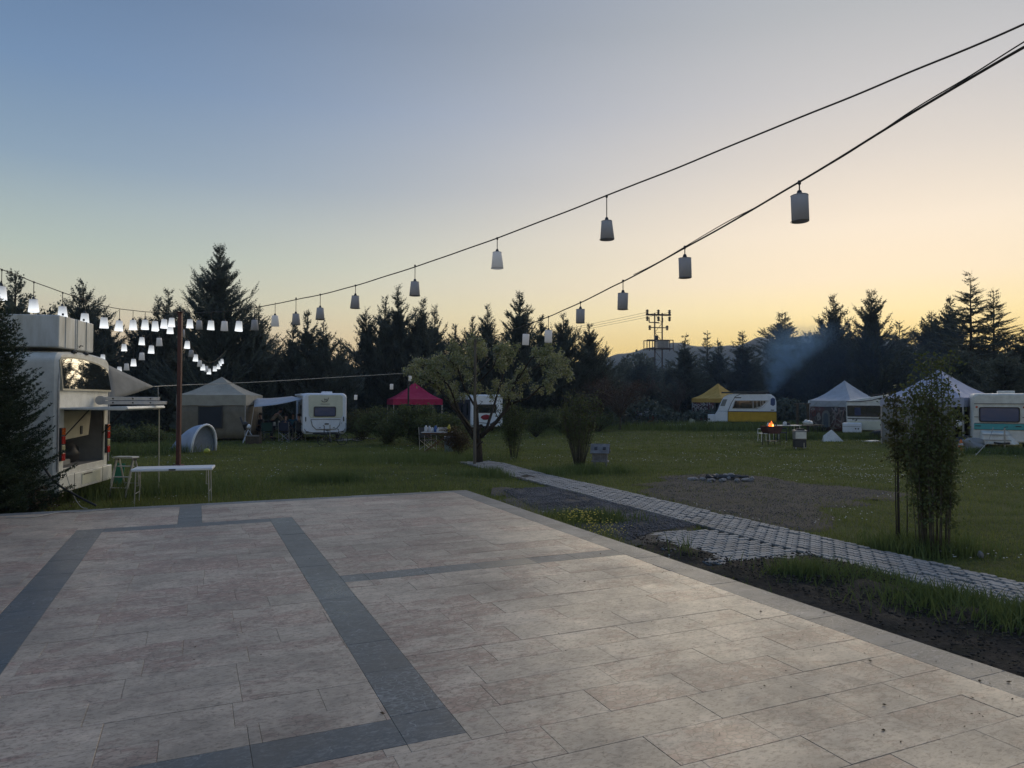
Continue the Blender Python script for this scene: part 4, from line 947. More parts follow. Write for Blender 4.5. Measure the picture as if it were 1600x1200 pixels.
# ladder on the hatch
lad = thing('folded_ladder', world_of(bus, (.05, 1.75, 1.93)), bus.rotation_euler.z+.06, 'folded aluminium ladder lying on edge on the raised hatch', 'ladder')
for dz, x1 in ((.0, 1.26), (.085, 1.12)):
    for dy in (-.05, .03): MB().box((x1/2+.06, dy, .045+dz), (x1, .028, .075)).build('rail', M_ALU, lad, bevel=.004)
mb = MB().lathe([(.02, -.015), (.095, -.015), (.095, .015), (.02, .015)], n=18); mb.v = [(x+.06, z-.07, y+.095) for x, y, z in mb.v]; mb.build('hinge_plate', M_STEEL, lad)
mb = MB(); [mb.box((x_, -.068, z_), (.03, .006, .03)) for x_ in (.3, .68, 1.02) for z_ in (.045, .13)]; mb.build('rung_end', M_BLK, lad)
for x_ in (.3, .55, .8, 1.05): MB().tube([(x_, -.05, .045), (x_, .03, .045)], .012, 6).build('rung', M_ALU, lad)
# roof box
rb = thing('roof_box', world_of(bus, (-.02, .06, 2.985)), bus.rotation_euler.z, 'tall weathered white storage box on the bus roof', 'roof box')
MB().box((-.95, .80, .33), (1.9, 1.58, .60)).build('box_body', M_BOXW, rb, bevel=.02)
for y_ in (.28, .72, .80, 1.22): MB().box((.006, y_, .33), (.018, .022, .60)).build('rib', M_BOXW, rb, bevel=.004)
MB().tube([(.02, .86, .08), (.035, .86, .12), (.035, .98, .12)], .010, 6).build('latch', M_BLK, rb)
for y_ in (.66, 1.2): MB().lathe([(.055, 0), (.06, .03), (.03, .06)], (.0, y_, -.045), 12).build('foot', M_BLK, rb)
for y_ in (.28, 1.22): MB().lathe([(.02, 0), (.02, .04)], (-.05, y_, .65), 8).build('bolt', M_BLK, rb)
# triangular canvas
A = P(160, 566, 15.9); B_ = P(240, 604, 17.6); C_ = P(171, 625, 15.8); Dv = P(150, 600, 17.4)
mb = MB(); N_ = 8; vs = []; fs = []
for i in range(N_+1):
    for j in range(N_+1-i):
        a, b = i/N_, j/N_; p = A*(1-a-b)+B_*a+C_*b; p = p+Vector((.0, .25, -.06))*(a*b+a*(1-a-b)+b*(1-a-b)); vs.append(p)
ix = {}; k = 0
for i in range(N_+1):
    for j in range(N_+1-i): ix[i, j] = k; k += 1
for i in range(N_):
    for j in range(N_-i):
        fs.append((ix[i, j], ix[i+1, j], ix[i, j+1]))
        if j < N_-i-1: fs.append((ix[i+1, j], ix[i+1, j+1], ix[i, j+1]))
c = A; mb.add([v-c for v in vs], fs); aw = mb.build('canvas_awning', M_TARP, None, smooth=True, loc=c); sol = aw.modifiers.new('s', 'SOLIDIFY'); sol.thickness = .006
tag(aw, 'grey triangular canvas stretched out from the far side of the camper bus', 'awning')
# stepladder
def stepladder():
    b = G(196, 775); o = thing('stepladder', (b.x, b.y, 0), -.15, 'open aluminium stepladder beside the rear of the camper bus', 'stepladder'); h = .80
    for sx in (-.17, .17):
        MB().box((sx*1.15, -.14, h/2), (.028, .05, h+.03), rx=-.28).build('rail', M_ALU, o, bevel=.003)
        MB().box((sx*1.1, .16, h/2), (.022, .035, h+.03), rx=.30).build('rear_rail', M_ALU, o, bevel=.003)
    for i in range(3): MB().box((0, -.235+.078*(i+1), .10+.22*(i+.4)), (.36, .07, .02)).build('step', M_ALU, o, bevel=.003)
    MB().box((0, 0, h+.02), (.46, .22, .035)).build('top_platform', M_DIRTY, o, bevel=.008)
    for sx in (-.2, .2): MB().box((sx, 0, h-.01), (.03, .1, .08)).build('hinge', M_BLK, o)
    MB().tube([(-.19, .22, .25), (.19, .22, .25)], .011, 6).build('rear_brace', M_ALU, o)
stepladder()
b = G(180, 772); o = thing('green_board', (b.x, b.y+.1, 0), .2, 'green plastic board leaning between the bus and the stepladder', 'board'); MB().box((0, 0, .33), (.18, .02, .66), ry=.12, rx=-.15).build('panel', pm('green_plastic', (.03, .26, .16), (.02, .2, .12), 5, .5, .1), o, bevel=.004)
# folding table
b = G(271, 797); tx0, tx1 = P(209, 742, 13.7), P(334, 737, 14.1)
c = (tx0+tx1)/2; Lt = (tx1-tx0).length; tb = thing('folding_table', (c.x, c.y, 0), math.atan2(tx1.y-tx0.y, tx1.x-tx0.x)+.03, 'long white folding table with thin metal legs beyond the terrace edge', 'table')
MB().box((0, 0, .70), (Lt, .6, .055)).build('tabletop', M_WHITE, tb, bevel=.018, seg=3)
MB().box((0, -.303, .70), (.12, .008, .03)).build('clasp', M_BLK, tb)
for sx in (-1, 1):
    for sy in (-.24, .24): MB().tube([(sx*(Lt/2-.06), sy, -.03), (sx*(Lt/2-.08), sy, .68)], .012, 8).build('leg', M_ALU, tb)
    MB().tube([(sx*(Lt/2-.07), -.24, .25), (sx*(Lt/2-.07), .24, .25)], .008, 6).build('leg_brace', M_ALU, tb)
    MB().tube([(sx*(Lt/2-.12), -.2, .68), (sx*(Lt/2-.12), -.2, .40), (sx*(Lt/2-.08), -.2, .40)], .007, 6).build('strut', M_ALU, tb)
# cables on the left
def cable(name, pts, r, mat, label, cat='cable', n=6):
    pts = [Vector(p) for p in pts]; c = pts[0].copy(); mb = MB().tube([p-c for p in pts], r, n); return tag(mb.build(name, mat, None, smooth=True, loc=c), label, cat)
def spline(pts, k=8):
    out = []; P_ = [Vector(p) for p in pts]
    for i in range(len(P_)-1):
        p0, p1, p2, p3 = P_[max(i-1, 0)], P_[i], P_[i+1], P_[min(i+2, len(P_)-1)]
        for j in range(k):
            t_ = j/k; out.append(.5*((2*p1)+(p2-p0)*t_+(2*p0-5*p1+4*p2-p3)*t_*t_+(3*p1-p0-3*p2+p3)*t_**3))
    return out+[P_[-1]]
cable('hose', spline([P(62, 720, 12.8), P(85, 752, 12.9), P(115, 772, 12.7), P(150, 790, 12.3)]), .02, M_BLK, 'dark hose hanging from the camper bus down to the grass')
cable('thin_cord', spline([P(102, 735, 13.1), P(110, 762, 13.0), P(118, 780, 12.6), P(127, 792, 11.6), Vector(T(.02, 5.9, ZT+.02))]), .006, M_LROPE, 'thin pale cord running from the bus bumper to the terrace')
cable('terrace_cord', spline([T(.12, 5.6, ZT+.012), T(.3, 5.9, ZT+.012), T(.22, 6.2, ZT+.012), T(.55, 6.5, ZT+.012), T(.45, 6.8, ZT+.012)]), .007, M_LROPE, 'pale cord lying on the far left corner of the terrace')

# ------------------------------------------------------------ posts, strings and lampshades
post, pz = pole('red_post', 278.5, 487, 733, .054, M_RUST, 'dark rust red square post carrying the light strings', 'post', square=True)
PX = post.location; PT = Vector((PX.x, PX.y, pz-.03))
mb = MB(); mb.box((0, 0, .06), (.24, .24, .16)); mb.box((0, 0, pz-.02), (.19, .19, .03)); mb.build('base_plate', M_RUST, post, bevel=.01)
b = P(645, 640, 40); thin, tz = pole('dark_pole', 638, 582, 668, .05, M_RUB, 'thin dark pole left of the pink gazebo at the end of the pale cable', 'pole', D=36.5)
def lineD(px, A, B):
    """depth where the sight line of column px meets the vertical plane through A and B"""
    k = (px-800)/F; ax, ay = A; bx, by = B; t_ = (k*ay-ax)/((bx-ax)-k*(by-ay)); return ay+(by-ay)*t_
PA = (PX.x, PX.y)
S2B = (1.24, 9.3); s3A, s3B = (P(745, 530, 22.2).x, 22.2), (2.68, 6.6)
dd = (PA[0]+.0833*0, PA[1]); S1B = (PA[0]+.0833*8.4, PA[1]-8.4)
M_SHADE = pm('fabric_lampshade', (.50, .50, .54), (.44, .44, .48), 6, .85, .2)
def lit_material():
    t = NT('lit_lampshade'); o = t.n('ShaderNodeTexCoord'); sp_ = t.n('ShaderNodeSeparateXYZ'); t.l(o.outputs['Object'], sp_.inputs[0])
    k = t.rng(sp_.outputs[2], -.25, -.02, 1.0, .34); k = t.math('POWER', k, 1.6)  # bulb light on the shade put in as emission, brightest towards the lower rim
    t.b.inputs['Base Color'].default_value = (.6, .6, .62, 1); t.b.inputs['Roughness'].default_value = .8
    t.b.inputs['Emission Color'].default_value = (.93, .97, 1, 1); t.l(t.math('MULTIPLY', k, 1.05), t.b.inputs['Emission Strength']); return t.m
M_LIT = lit_material()
t = NT('dim_lampshade'); t.b.inputs['Base Color'].default_value = (.5, .5, .54, 1); t.b.inputs['Emission Color'].default_value = (.9, .95, 1, 1); t.b.inputs['Emission Strength'].default_value = .10; M_DIM = t.m
def shade_mesh(kind):
    rt, rb_ = {'taper': (.070, .094), 'cyl': (.078, .078), 'oval': (.065, .078)}[kind]; H = .25
    mb = MB(); n = 24; prof = [(rt*.15, -.002), (rt*.98, -.002), (rt, -.008), (rb_, -H), (rb_-.004, -H), (rt-.004, -.014), (rt*.15, -.010)]
    mb.lathe(prof, n=n, cap=False); return mb
meshes = {}
for kd in ('taper', 'cyl'):
    for st_, mt in (('lit', M_LIT), ('off', M_SHADE), ('dim', M_DIM)):
        o = shade_mesh(kd).build('lampshade', mt, None, smooth=False); o.data.polygons.foreach_set('use_smooth', [True]*len(o.data.polygons)); meshes[kd, st_] = o.data; bpy.data.objects.remove(o)
bulb = MB().lathe([(.012, 0), (.02, -.03), (.032, -.07), (.032, -.095), (.015, -.12)], n=12).build('bulb', emit('lit_bulb', (.95, .98, 1), 6), None, smooth=True); bulb_me = bulb.data; bpy.data.objects.remove(bulb)
bulb = MB().lathe([(.012, 0), (.02, -.03), (.032, -.07), (.032, -.095), (.015, -.12)], n=12).build('bulb', pm('opal_glass', (.5, .5, .5), None, 5, .2, 0), None, smooth=True); bulb_off = bulb.data; bpy.data.objects.remove(bulb)
cap_me = MB().lathe([(.008, .05), (.02, .04), (.03, .0), (.03, -.012)], n=12); cap_o = cap_me.build('socket', M_BLK, None, smooth=True); cap_me = cap_o.data; bpy.data.objects.remove(cap_o)
def lamp(top, ys, kind, state, label, group, scale=1.0):
    """hanging lamp: cord from the string at `top` down to the shade whose rim is at height ys"""
    o = thing('hanging_lamp', top, rnd.uniform(0, 6), label, 'lamp', group); L = max(.04, top.z-ys)
    MB().tube([(0, 0, 0), (0, 0, -L)], .0065, 5).build('cord', M_ROPE, o)
    if top.y < 16:
        r_ = .0945 if kind == 'taper' else .0785; r2 = .0705 if kind == 'taper' else .0785
        MB().tube([(r_*math.cos(a), r_*math.sin(a), -L-.249) for a in np.linspace(0, 2*PI, 25)], .0028, 5, False).build('rim', M_TARP, o); MB().tube([(r2*math.cos(a), r2*math.sin(a), -L-.006) for a in np.linspace(0, 2*PI, 25)], .0028, 5, False).build('rim', M_TARP, o)
        MB().lathe([(.012, .0), (.016, -.01), (.016, -.03), (.010, -.04)], (0, 0, .012), 8).build('clip', M_BLK, o)
    sh = bpy.data.objects.new('lampshade', meshes[kind, state]); col.objects.link(sh); sh.parent = o; sh.location = (0, 0, -L); sh.scale = (scale,)*3; sh.rotation_euler = (rnd.uniform(-.05, .05), rnd.uniform(-.05, .05), 0)
    ck = bpy.data.objects.new('socket', cap_me); col.objects.link(ck); ck.parent = o; ck.location = (0, 0, -L)
    bb_ = bpy.data.objects.new('bulb', bulb_me if state == 'lit' else bulb_off); col.objects.link(bb_); bb_.parent = o; bb_.location = (0, 0, -L-.02)
    return o
ORD = ['first','second','third','fourth','fifth','sixth','seventh','eighth','ninth','tenth','eleventh','twelfth','thirteenth','fourteenth','fifteenth']
def string(name, pxy, A, B, r, mat, label, end3=None, sag=0):
    if len(pxy) > 14:
        ax_ = np.array(pxy, float); c_ = np.polyfit(ax_[:, 0]/1000, ax_[:, 1], 5); pxy = [(q[0], float(.25*q[1]+.75*np.polyval(c_, q[0]/1000))) for q in pxy]
    pts = [P(px, py, lineD(px, A, B)) for px, py in pxy]
    if end3 is not None: pts[0] = Vector(end3)
    pts = spline(pts, 6)
    pts = [p+Vector((0, 0, .008*mnoise.noise(p*1.3))) for p in pts]
    return cable(name, pts, r, mat, label)
# upper right string
S2 = [(278, 488), (312, 488), (350, 488.5), (374, 485), (400, 481), (430, 474), (462, 467), (501, 461), (555, 447), (600, 432), (648, 416), (710, 394), (777, 373), (860, 341), (948, 307), (1060, 262), (1200, 202), (1330, 152), (1415, 115), (1500, 82), (1600, 38), (1700, -10)]
string('light_string', S2, PA, S2B, .010, M_ROPE, 'upper light string rising from the red post to the top right corner', PT)
S2y = lambda px: float(np.interp(px, [q[0] for q in S2], [q[1] for q in S2]))
for i, (px, ys, st_) in enumerate([(948, 345, 'off'), (777, 394, 'dim'), (648.5, 440, 'off'), (555.5, 462, 'off'), (500.5, 481, 'off'), (462.6, 490, 'off'), (430, 493, 'dim'), (398, 500, 'off'), (374, 502, 'lit'), (351, 502, 'dim'), (330, 501, 'lit'), (311.5, 501, 'off'), (297, 499, 'lit')]):
    D_ = lineD(px, PA, S2B); lamp(P(px, S2y(px)-1.2, D_), P(px, ys, D_).z, 'taper', st_, f'{ORD[i]} tapered lampshade from the right on the upper string, {"glowing white" if st_=="lit" else "faintly lit" if st_=="dim" else "unlit"}', 'lampshades on the upper light string')
# lower right string
S3 = [(745, 533), (790, 520), (822, 507), (857, 496), (906, 474), (940, 456), (973, 440), (1020, 415), (1070, 387), (1115, 362), (1160, 337), (1205, 310), (1250, 285), (1310, 250), (1370, 210), (1430, 172), (1515, 122), (1600, 76), (1700, 20)]
string('light_string', S3, s3A, s3B, .010, M_ROPE, 'lower light string running from the wooden pole to the right edge')
S3b = [(990, 429), (1030, 409), (1070, 386), (1130, 350), (1190, 319), (1250, 284), (1330, 237), (1430, 170), (1515, 119), (1600, 66), (1700, 8)]
string('twisted_flex', S3b, s3A, s3B, .005, M_ROPE, 'thin flex twisted loosely along the lower light string')
S3y = lambda px: float(np.interp(px, [q[0] for q in S3], [q[1] for q in S3]))
for i, (px, ys, st_) in enumerate([(1249, 305, 'off'), (1070, 403, 'off'), (973.5, 458, 'off'), (907, 483, 'off'), (857, 516, 'dim'), (822, 522, 'dim')]):
    D_ = lineD(px, s3A, s3B); lamp(P(px, S3y(px)-1.5, D_), P(px, ys, D_).z, 'cyl', st_, f'{ORD[i]} cylindrical lampshade from the right on the lower string, unlit', 'lampshades on the lower light string')
# left string
S1 = [(-60, 398), (0, 420), (30, 431), (53, 440.5), (98, 457), (133, 469), (163, 478), (187, 482.5), (208, 485), (227, 487), (250, 488), (276, 489)]
string('light_string', S1, PA, S1B, .009, M_ROPE, 'light string dropping from the upper left edge to the red post')
S1y = lambda px: float(np.interp(px, [q[0] for q in S1], [q[1] for q in S1]))
for i, (px, ys) in enumerate([(3, 447), (53, 467.5), (98, 478.5), (133, 489.5), (163, 496), (187, 501), (208, 500), (227, 500), (242.5, 502), (257, 499), (268.5, 497)]):
    D_ = lineD(px, PA, S1B); lamp(P(px, S1y(px), D_), P(px, ys, D_).z, 'taper', 'lit', f'{ORD[i]} glowing lampshade from the left edge on the left string', 'glowing lampshades on the left light string')
# receding strings behind the post
E1 = P(153, 563, 33); E2 = P(141, 553, 31); E3 = P(352, 558, 39)
def ropeD(px, A, E): return lineD(px, (A.x, A.y), (E.x, E.y))
S4 = [(273, 491), (262, 495), (233, 530), (192, 556), (170, 562), (153, 563)]
S4 = [(273, 491), (255, 504), (233, 524), (210, 542), (192, 555), (170, 562), (153, 563)]
string('light_string', S4, PA, (E1.x, E1.y), .011, M_ROPE, 'light string sinking from the red post towards the dark trees at left', PT)
for i, (px, ys, st_) in enumerate([(266, 508, 'lit'), (249, 528, 'dim'), (237, 540, 'lit'), (222, 551, 'dim'), (209, 561, 'lit'), (198, 568, 'dim'), (187, 573, 'lit')]):
    D_ = lineD(px, PA, (E1.x, E1.y)); y_ = float(np.interp(px, [q[0] for q in S4[::-1]], [q[1] for q in S4[::-1]])); lamp(P(px, y_, D_), P(px, ys, D_).z, 'taper', st_, f'{ORD[i]} lampshade from the post on the steeper string behind it, {"glowing" if st_=="lit" else "dull"}', 'lampshades on the steeper back string', 1.05)
S5 = [(274, 489), (252, 498), (222, 514), (194, 529), (175, 538), (161, 545), (141, 553)]
string('light_string', S5, PA, (E2.x, E2.y), .011, M_ROPE, 'second receding light string left of the red post above the other', PT)
for i, (px, ys, st_) in enumerate([(243, 502.5, 'lit'), (222, 527, 'lit'), (194, 537.5, 'lit'), (161, 554, 'lit')]):
    D_ = lineD(px, PA, (E2.x, E2.y)); y_ = float(np.interp(px, [q[0] for q in S5[::-1]], [q[1] for q in S5[::-1]])); lamp(P(px, y_, D_), P(px, ys, D_).z, 'taper', 'lit', f'{ORD[i]} glowing lampshade from the post on the upper receding string', 'lampshades on the upper receding string', 1.05)
S6 = [(282, 498), (290, 521), (300, 542), (312, 558), (324, 566), (336, 564), (345, 556), (353, 548)]
string('light_string', S6, PA, (E3.x, E3.y), .011, M_ROPE, 'sagging light string right behind the red post', PT)
for i, (px, ys, st_) in enumerate([(285, 515, 'off'), (293, 533, 'lit'), (299, 547, 'off'), (306, 554, 'lit'), (312, 563, 'dim'), (317, 569, 'lit'), (322.5, 572, 'dim'), (327, 576, 'lit'), (335.5, 572, 'lit'), (341.5, 569, 'lit'), (344, 564, 'lit'), (347, 561, 'lit')]):
    D_ = lineD(px, PA, (E3.x, E3.y)); y_ = float(np.interp(px, [q[0] for q in S6], [q[1] for q in S6])); lamp(P(px, y_, D_), P(px, ys, D_).z, 'taper', st_, f'{ORD[i]} small lampshade down the sagging string right of the post, {"glowing" if st_=="lit" else "dull"}', 'lampshades on the sagging string', .95)
# pale cable from the canvas to the thin dark pole
pts = spline([B_, P(278, 602, 22.5), P(400, 597, 26.5), P(520, 590, 31.5), P(637, 583, 36.5)], 8)
cable('pale_cable', pts, .013, M_LROPE, 'pale cable stretched from the canvas corner to the thin dark pole')
cable('short_cord', [P(247, 605, 18), P(247.5, 626, 18)], .008, M_LROPE, 'short cord hanging from the pale cable beside the canvas corner')
lamp(P(641, 583, 36.4), P(641, 587, 36.4).z, 'cyl', 'dim', 'small white lampshade just right of the thin dark pole', None, 1.1)
lamp(P(612, 590, 36), P(612, 600, 36).z, 'cyl', 'dim', 'small white lampshade left of the pink gazebo roof', None, 1.1)
lamp(P(556, 612, 36), P(556, 617, 36).z, 'cyl', 'dim', 'small white lampshade right of the white caravan roof', None, 1.0)

# ------------------------------------------------------------ gazebos
def gazebo(px, D, w, zv, zp, rz, mat, label, val=.28, legr=.022, legm=None, name='gazebo', d=None, curve=1.35):
    d = d or w; c = Vector((X(px, D), D, 0)); o = thing(name, c, rz, label, 'gazebo'); n = 10
    vs, fs = [], []; hw, hd = w/2, d/2; rim = []
    m = 8                      # points per side
    for s_ in range(4):
        a = [(-hw, -hd), (hw, -hd), (hw, hd), (-hw, hd)][s_]; b = [(hw, -hd), (hw, hd), (-hw, hd), (-hw, -hd)][s_]
        for k in range(m): rim.append((a[0]+(b[0]-a[0])*k/m, a[1]+(b[1]-a[1])*k/m, math.sin(PI*k/m)))
    R_ = len(rim)
    for i in range(n):
        f = i/n
        for x, y, e in rim: vs.append((x*(1-f)+.012*math.sin(x*9+i), y*(1-f), .028*mnoise.noise(Vector((x*1.6, y*1.6, i*.5+px)))+zv+(zp-zv)*(f**curve)-e*.05*(1-f)*math.sin(PI*f)-e*.015*(1-f)))
    vs.append((0, 0, zp)); fs = [(i*R_+k, i*R_+(k+1) % R_, (i+1)*R_+(k+1) % R_, (i+1)*R_+k) for i in range(n-1) for k in range(R_)]+[((n-1)*R_+k, (n-1)*R_+(k+1) % R_, n*R_) for k in range(R_)]
    cp = MB().add(vs, fs).build('canopy', mat, o, smooth=False); cp.modifiers.new('s', 'SOLIDIFY').thickness = .006
    vs = [(x*1.003, y*1.003, zv-e*.015) for x, y, e in rim]+[(x*1.012+.01*math.sin(i*2.1), y*1.012, zv-val-.012*math.sin(i*1.7)) for i, (x, y, e) in enumerate(rim)]
    vl = MB().add(vs, [(k, (k+1) % R_, R_+(k+1) % R_, R_+k) for k in range(R_)]).build('valance', mat, o); vl.modifiers.new('s', 'SOLIDIFY').thickness = .005
    for x, y in ((-hw, -hd), (hw, -hd), (hw, hd), (-hw, hd)):
        lg = MB().box((x*.985, y*.985, zv/2), (legr*2, legr*2, zv)).box((x*.985, y*.985, .01), (.10, .10, .02)).build('leg', legm or M_STEEL, o)
    mb = MB()
    for (a, b) in (((-hw, -hd), (hw, -hd)), ((hw, -hd), (hw, hd)), ((hw, hd), (-hw, hd)), ((-hw, hd), (-hw, -hd))):
        a, b = Vector((*a, 0))*.98, Vector((*b, 0))*.98
        for k in range(2):
            p, q = a.lerp(b, k/2), a.lerp(b, (k+1)/2); mb.tube([p+Vector((0, 0, zv-.05)), q+Vector((0, 0, zv-.35))], .010, 4); mb.tube([p+Vector((0, 0, zv-.35)), q+Vector((0, 0, zv-.05))], .010, 4)
    mb.build('truss', legm or M_STEEL, o); return o
def wall(o, side, w, d, z0, z1, mat, name='side_wall', a=0, b=1, folds=7, amp=.02):
    """one hanging side wall with shallow folds; side 0 front,1 right,2 back,3 left"""
    hw, hd = w/2*.99, d/2*.99; c = [(-hw, -hd), (hw, -hd), (hw, hd), (-hw, hd)]; p, q = Vector((*c[side], 0)), Vector((*c[(side+1) % 4], 0)); nrm = Vector(((q-p).y, -(q-p).x, 0)).normalized()
    vs = []; n = 28
    for j, z in enumerate(np.linspace(z0, z1, 5)):
        for i in range(n+1):
            t_ = a+(b-a)*i/n; vs.append(p.lerp(q, t_)+nrm*amp*math.sin(t_*folds*6.28+j*.4)*(1.2-j*.2)+Vector((0, 0, float(z))))
    ob = MB().add(vs, [(j*(n+1)+i, j*(n+1)+i+1, (j+1)*(n+1)+i+1, (j+1)*(n+1)+i) for j in range(4) for i in range(n)]).build(name, mat, o, smooth=True); ob.modifiers.new('s', 'SOLIDIFY').thickness = .004; return ob
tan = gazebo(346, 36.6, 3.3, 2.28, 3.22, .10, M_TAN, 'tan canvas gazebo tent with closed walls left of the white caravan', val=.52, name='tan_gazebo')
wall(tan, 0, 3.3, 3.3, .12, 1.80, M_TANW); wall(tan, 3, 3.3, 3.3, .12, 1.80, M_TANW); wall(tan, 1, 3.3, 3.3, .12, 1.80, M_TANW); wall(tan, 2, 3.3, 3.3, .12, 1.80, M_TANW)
wf = MB().box((-.02, -1.69, 1.18), (1.16, .02, 1.12)).build('window_mesh', M_BLK, tan); MB().box((-.02, -1.705, 1.18), (1.02, .012, .98)).build('gauze', pm('dark_gauze', (.02, .026, .035), (.03, .036, .045), 20, .8, .3), wf)
MB().tube([(-.6, -1.70, 1.74), (0, -1.73, 1.72), (.55, -1.70, 1.75)], .035, 8).build('rolled_flap', M_TANW, tan)
# pink gazebo
pk = gazebo(647, 46, 3.1, 2.12, 3.22, .30, M_PINK, 'magenta pink gazebo behind the green bushes', val=.36, name='pink_gazebo')
yg = gazebo(1122, 60, 3.05, 2.28, 3.55, .62, M_YEL, 'ochre yellow gazebo left of the yellow and white caravan', val=.34, name='yellow_gazebo')
def printed(name, base, a, b, sc_, seed):
    t = NT(name); p = t.pos(obj=True); n1 = t.noise(p, sc_, 3, .6, 2.2); n2 = t.noise(p, sc_*.6, 2, .5, .8)
    c = t.mix(t.rng(n2, .48, .55), base, b); c = t.mix(t.rng(n1, .53, .56), c, a); t.l(c, t.b.inputs['Base Color']); t.b.inputs['Roughness'].default_value = .7; return t.m
M_PR1 = printed('printed_banner_brown', (.06, .035, .035), (.42, .40, .38), (.12, .04, .04), 2.2, 1)
M_PR2 = printed('printed_banner_street', (.11, .05, .045), (.24, .22, .20), (.07, .06, .055), 1.6, 2)
wall(yg, 3, 3.05, 3.05, .1, 1.98, M_PR1, 'printed_wall', a=.0, b=.75); wall(yg, 0, 3.05, 3.05, .1, 1.98, M_GREY, 'grey_wall', a=.02, b=.35)
wall(yg, 2, 3.05, 3.05, .1, 1.98, M_GREY, 'grey_wall')
# loose white script on the banner
def scribble(root, pts, r, mat, name='lettering'):
    return MB().tube(spline(pts, 5), r, 5).build(name, mat, root, smooth=True)
lw = lambda u, z: (-1.545+.0, 1.50-u, z)
M_INK = pm('white_print', (.5, .5, .5), None, 5, .8, 0)
for zz0, amp_, ph in ((1.72, .08, 0), (1.42, .12, 1.4)):
    scribble(yg, [lw(.25+.14*i, zz0+amp_*math.sin(i*2.4+ph)) for i in range(11)], .022, M_INK)
scribble(yg, [lw(.3, 1.12), lw(.6, 1.0), lw(1.0, 1.03), lw(1.5, 1.2)], .035, M_INK, 'flourish')
mb = MB().blob((-1.56, .75, .62), (.02, .36, .20), 2, .1, 3); mb.build('red_print', pm('red_print', (.30, .02, .03), None, 4, .8, 0), yg)
# silver gazebo
sg = gazebo(1320, 48.5, 3.25, 2.12, 3.50, .52, M_SILV, 'silver grey gazebo with printed mesh walls', val=.42, legm=M_WHITE, legr=.05, name='silver_gazebo')
wall(sg, 3, 3.25, 3.25, .1, 1.75, M_PR2, 'printed_wall', folds=3); wall(sg, 0, 3.25, 3.25, .1, 1.75, printed('printed_mesh_brown', (.055, .05, .04), (.10, .09, .07), (.07, .055, .045), 2.0, 4), 'mesh_wall', folds=3); wall(sg, 2, 3.25, 3.25, .1, 1.75, M_GREY, 'back_wall')
M_SB = pm('silver_band_print', (.42, .45, .48), None, 5, .6, 0); M_DKB = pm('dark_band_print', (.10, .12, .14), None, 5, .7, 0)
x_ = -1.65
for k in range(3):
    y0 = 1.35-.9*k
    MB().prism([(-y0, 1.72), (-y0+.42, 2.08), (-y0+.84, 1.72), (-y0+.74, 1.72), (-y0+.42, 1.98), (-y0+.1, 1.72)], (x_, 0, 0), (0, 1, 0), (0, 0, 1), (-1, 0, 0), .012).build('valance_print', M_SB, sg)
# arch with door, and pale antler like print on the street scene banner
arch = [(.55+.0, .35), (.55, 1.15)]+[(.85-.30*math.cos(a), 1.15+.30*math.sin(a)) for a in np.linspace(.2, PI-.2, 7)]+[(1.15, 1.15), (1.15, .35)]
MB().prism([(-(p[0])+.1+1.0, p[1]) for p in arch], (-1.655, 0, 0), (0, 1, 0), (0, 0, 1), (-1, 0, 0), .012).build('arch_print', pm('arch_print', (.20, .20, .19), None, 4, .8, 0), sg)
MB().prism([(-(.85+(p[0]-.85)*.6)+1.1, p[1]*.88) for p in arch], (-1.671, 0, 0), (0, 1, 0), (0, 0, 1), (-1, 0, 0), .01).build('door_print', M_DKB, sg)
for pts in ([(-.45, .5), (-.5, 1.0), (-.38, 1.35), (-.2, 1.62)], [(-.5, 1.0), (-.72, 1.3), (-.75, 1.62)], [(-.9, .5), (-1.0, 1.1), (-1.15, 1.55)]): scribble(sg, [(-1.665, p[0], p[1]) for p in pts], .035, pm('pale_pink_print', (.30, .22, .21), None, 4, .8, 0), 'branch_print')
scribble(sg, [(-1.66, 1.2+.14*math.cos(a), 1.25+.2*math.sin(a)) for a in np.linspace(0, 6.2, 10)], .02, pm('red_circle_print', (.26, .06, .05), None, 4, .8, 0), 'ring_print')
# white gazebo at right
wg = gazebo(1468, 34, 3.7, 2.25, 3.62, .60, M_LILAC, 'white lilac gazebo behind the tall foreground shrub', val=.42, name='white_gazebo', legm=M_STEEL, legr=.03)
wall(wg, 3, 3.7, 3.7, .1, 1.85, M_TARP, 'canvas_wall', a=0, b=.9); wall(wg, 2, 3.7, 3.7, .1, 1.85, pm('dark_canvas', (.03, .034, .036), None, 3, .8, .3), 'dark_wall'); wall(wg, 1, 3.7, 3.7, .1, 1.85, pm('dark_canvas', (.03, .034, .036)), 'dark_wall', folds=6, amp=.05)
wall(wg, 0, 3.7, 3.7, .1, 1.85, pm('dark_canvas', (.03, .034, .036)), 'dark_wall', a=.35, b=1, folds=6, amp=.05)

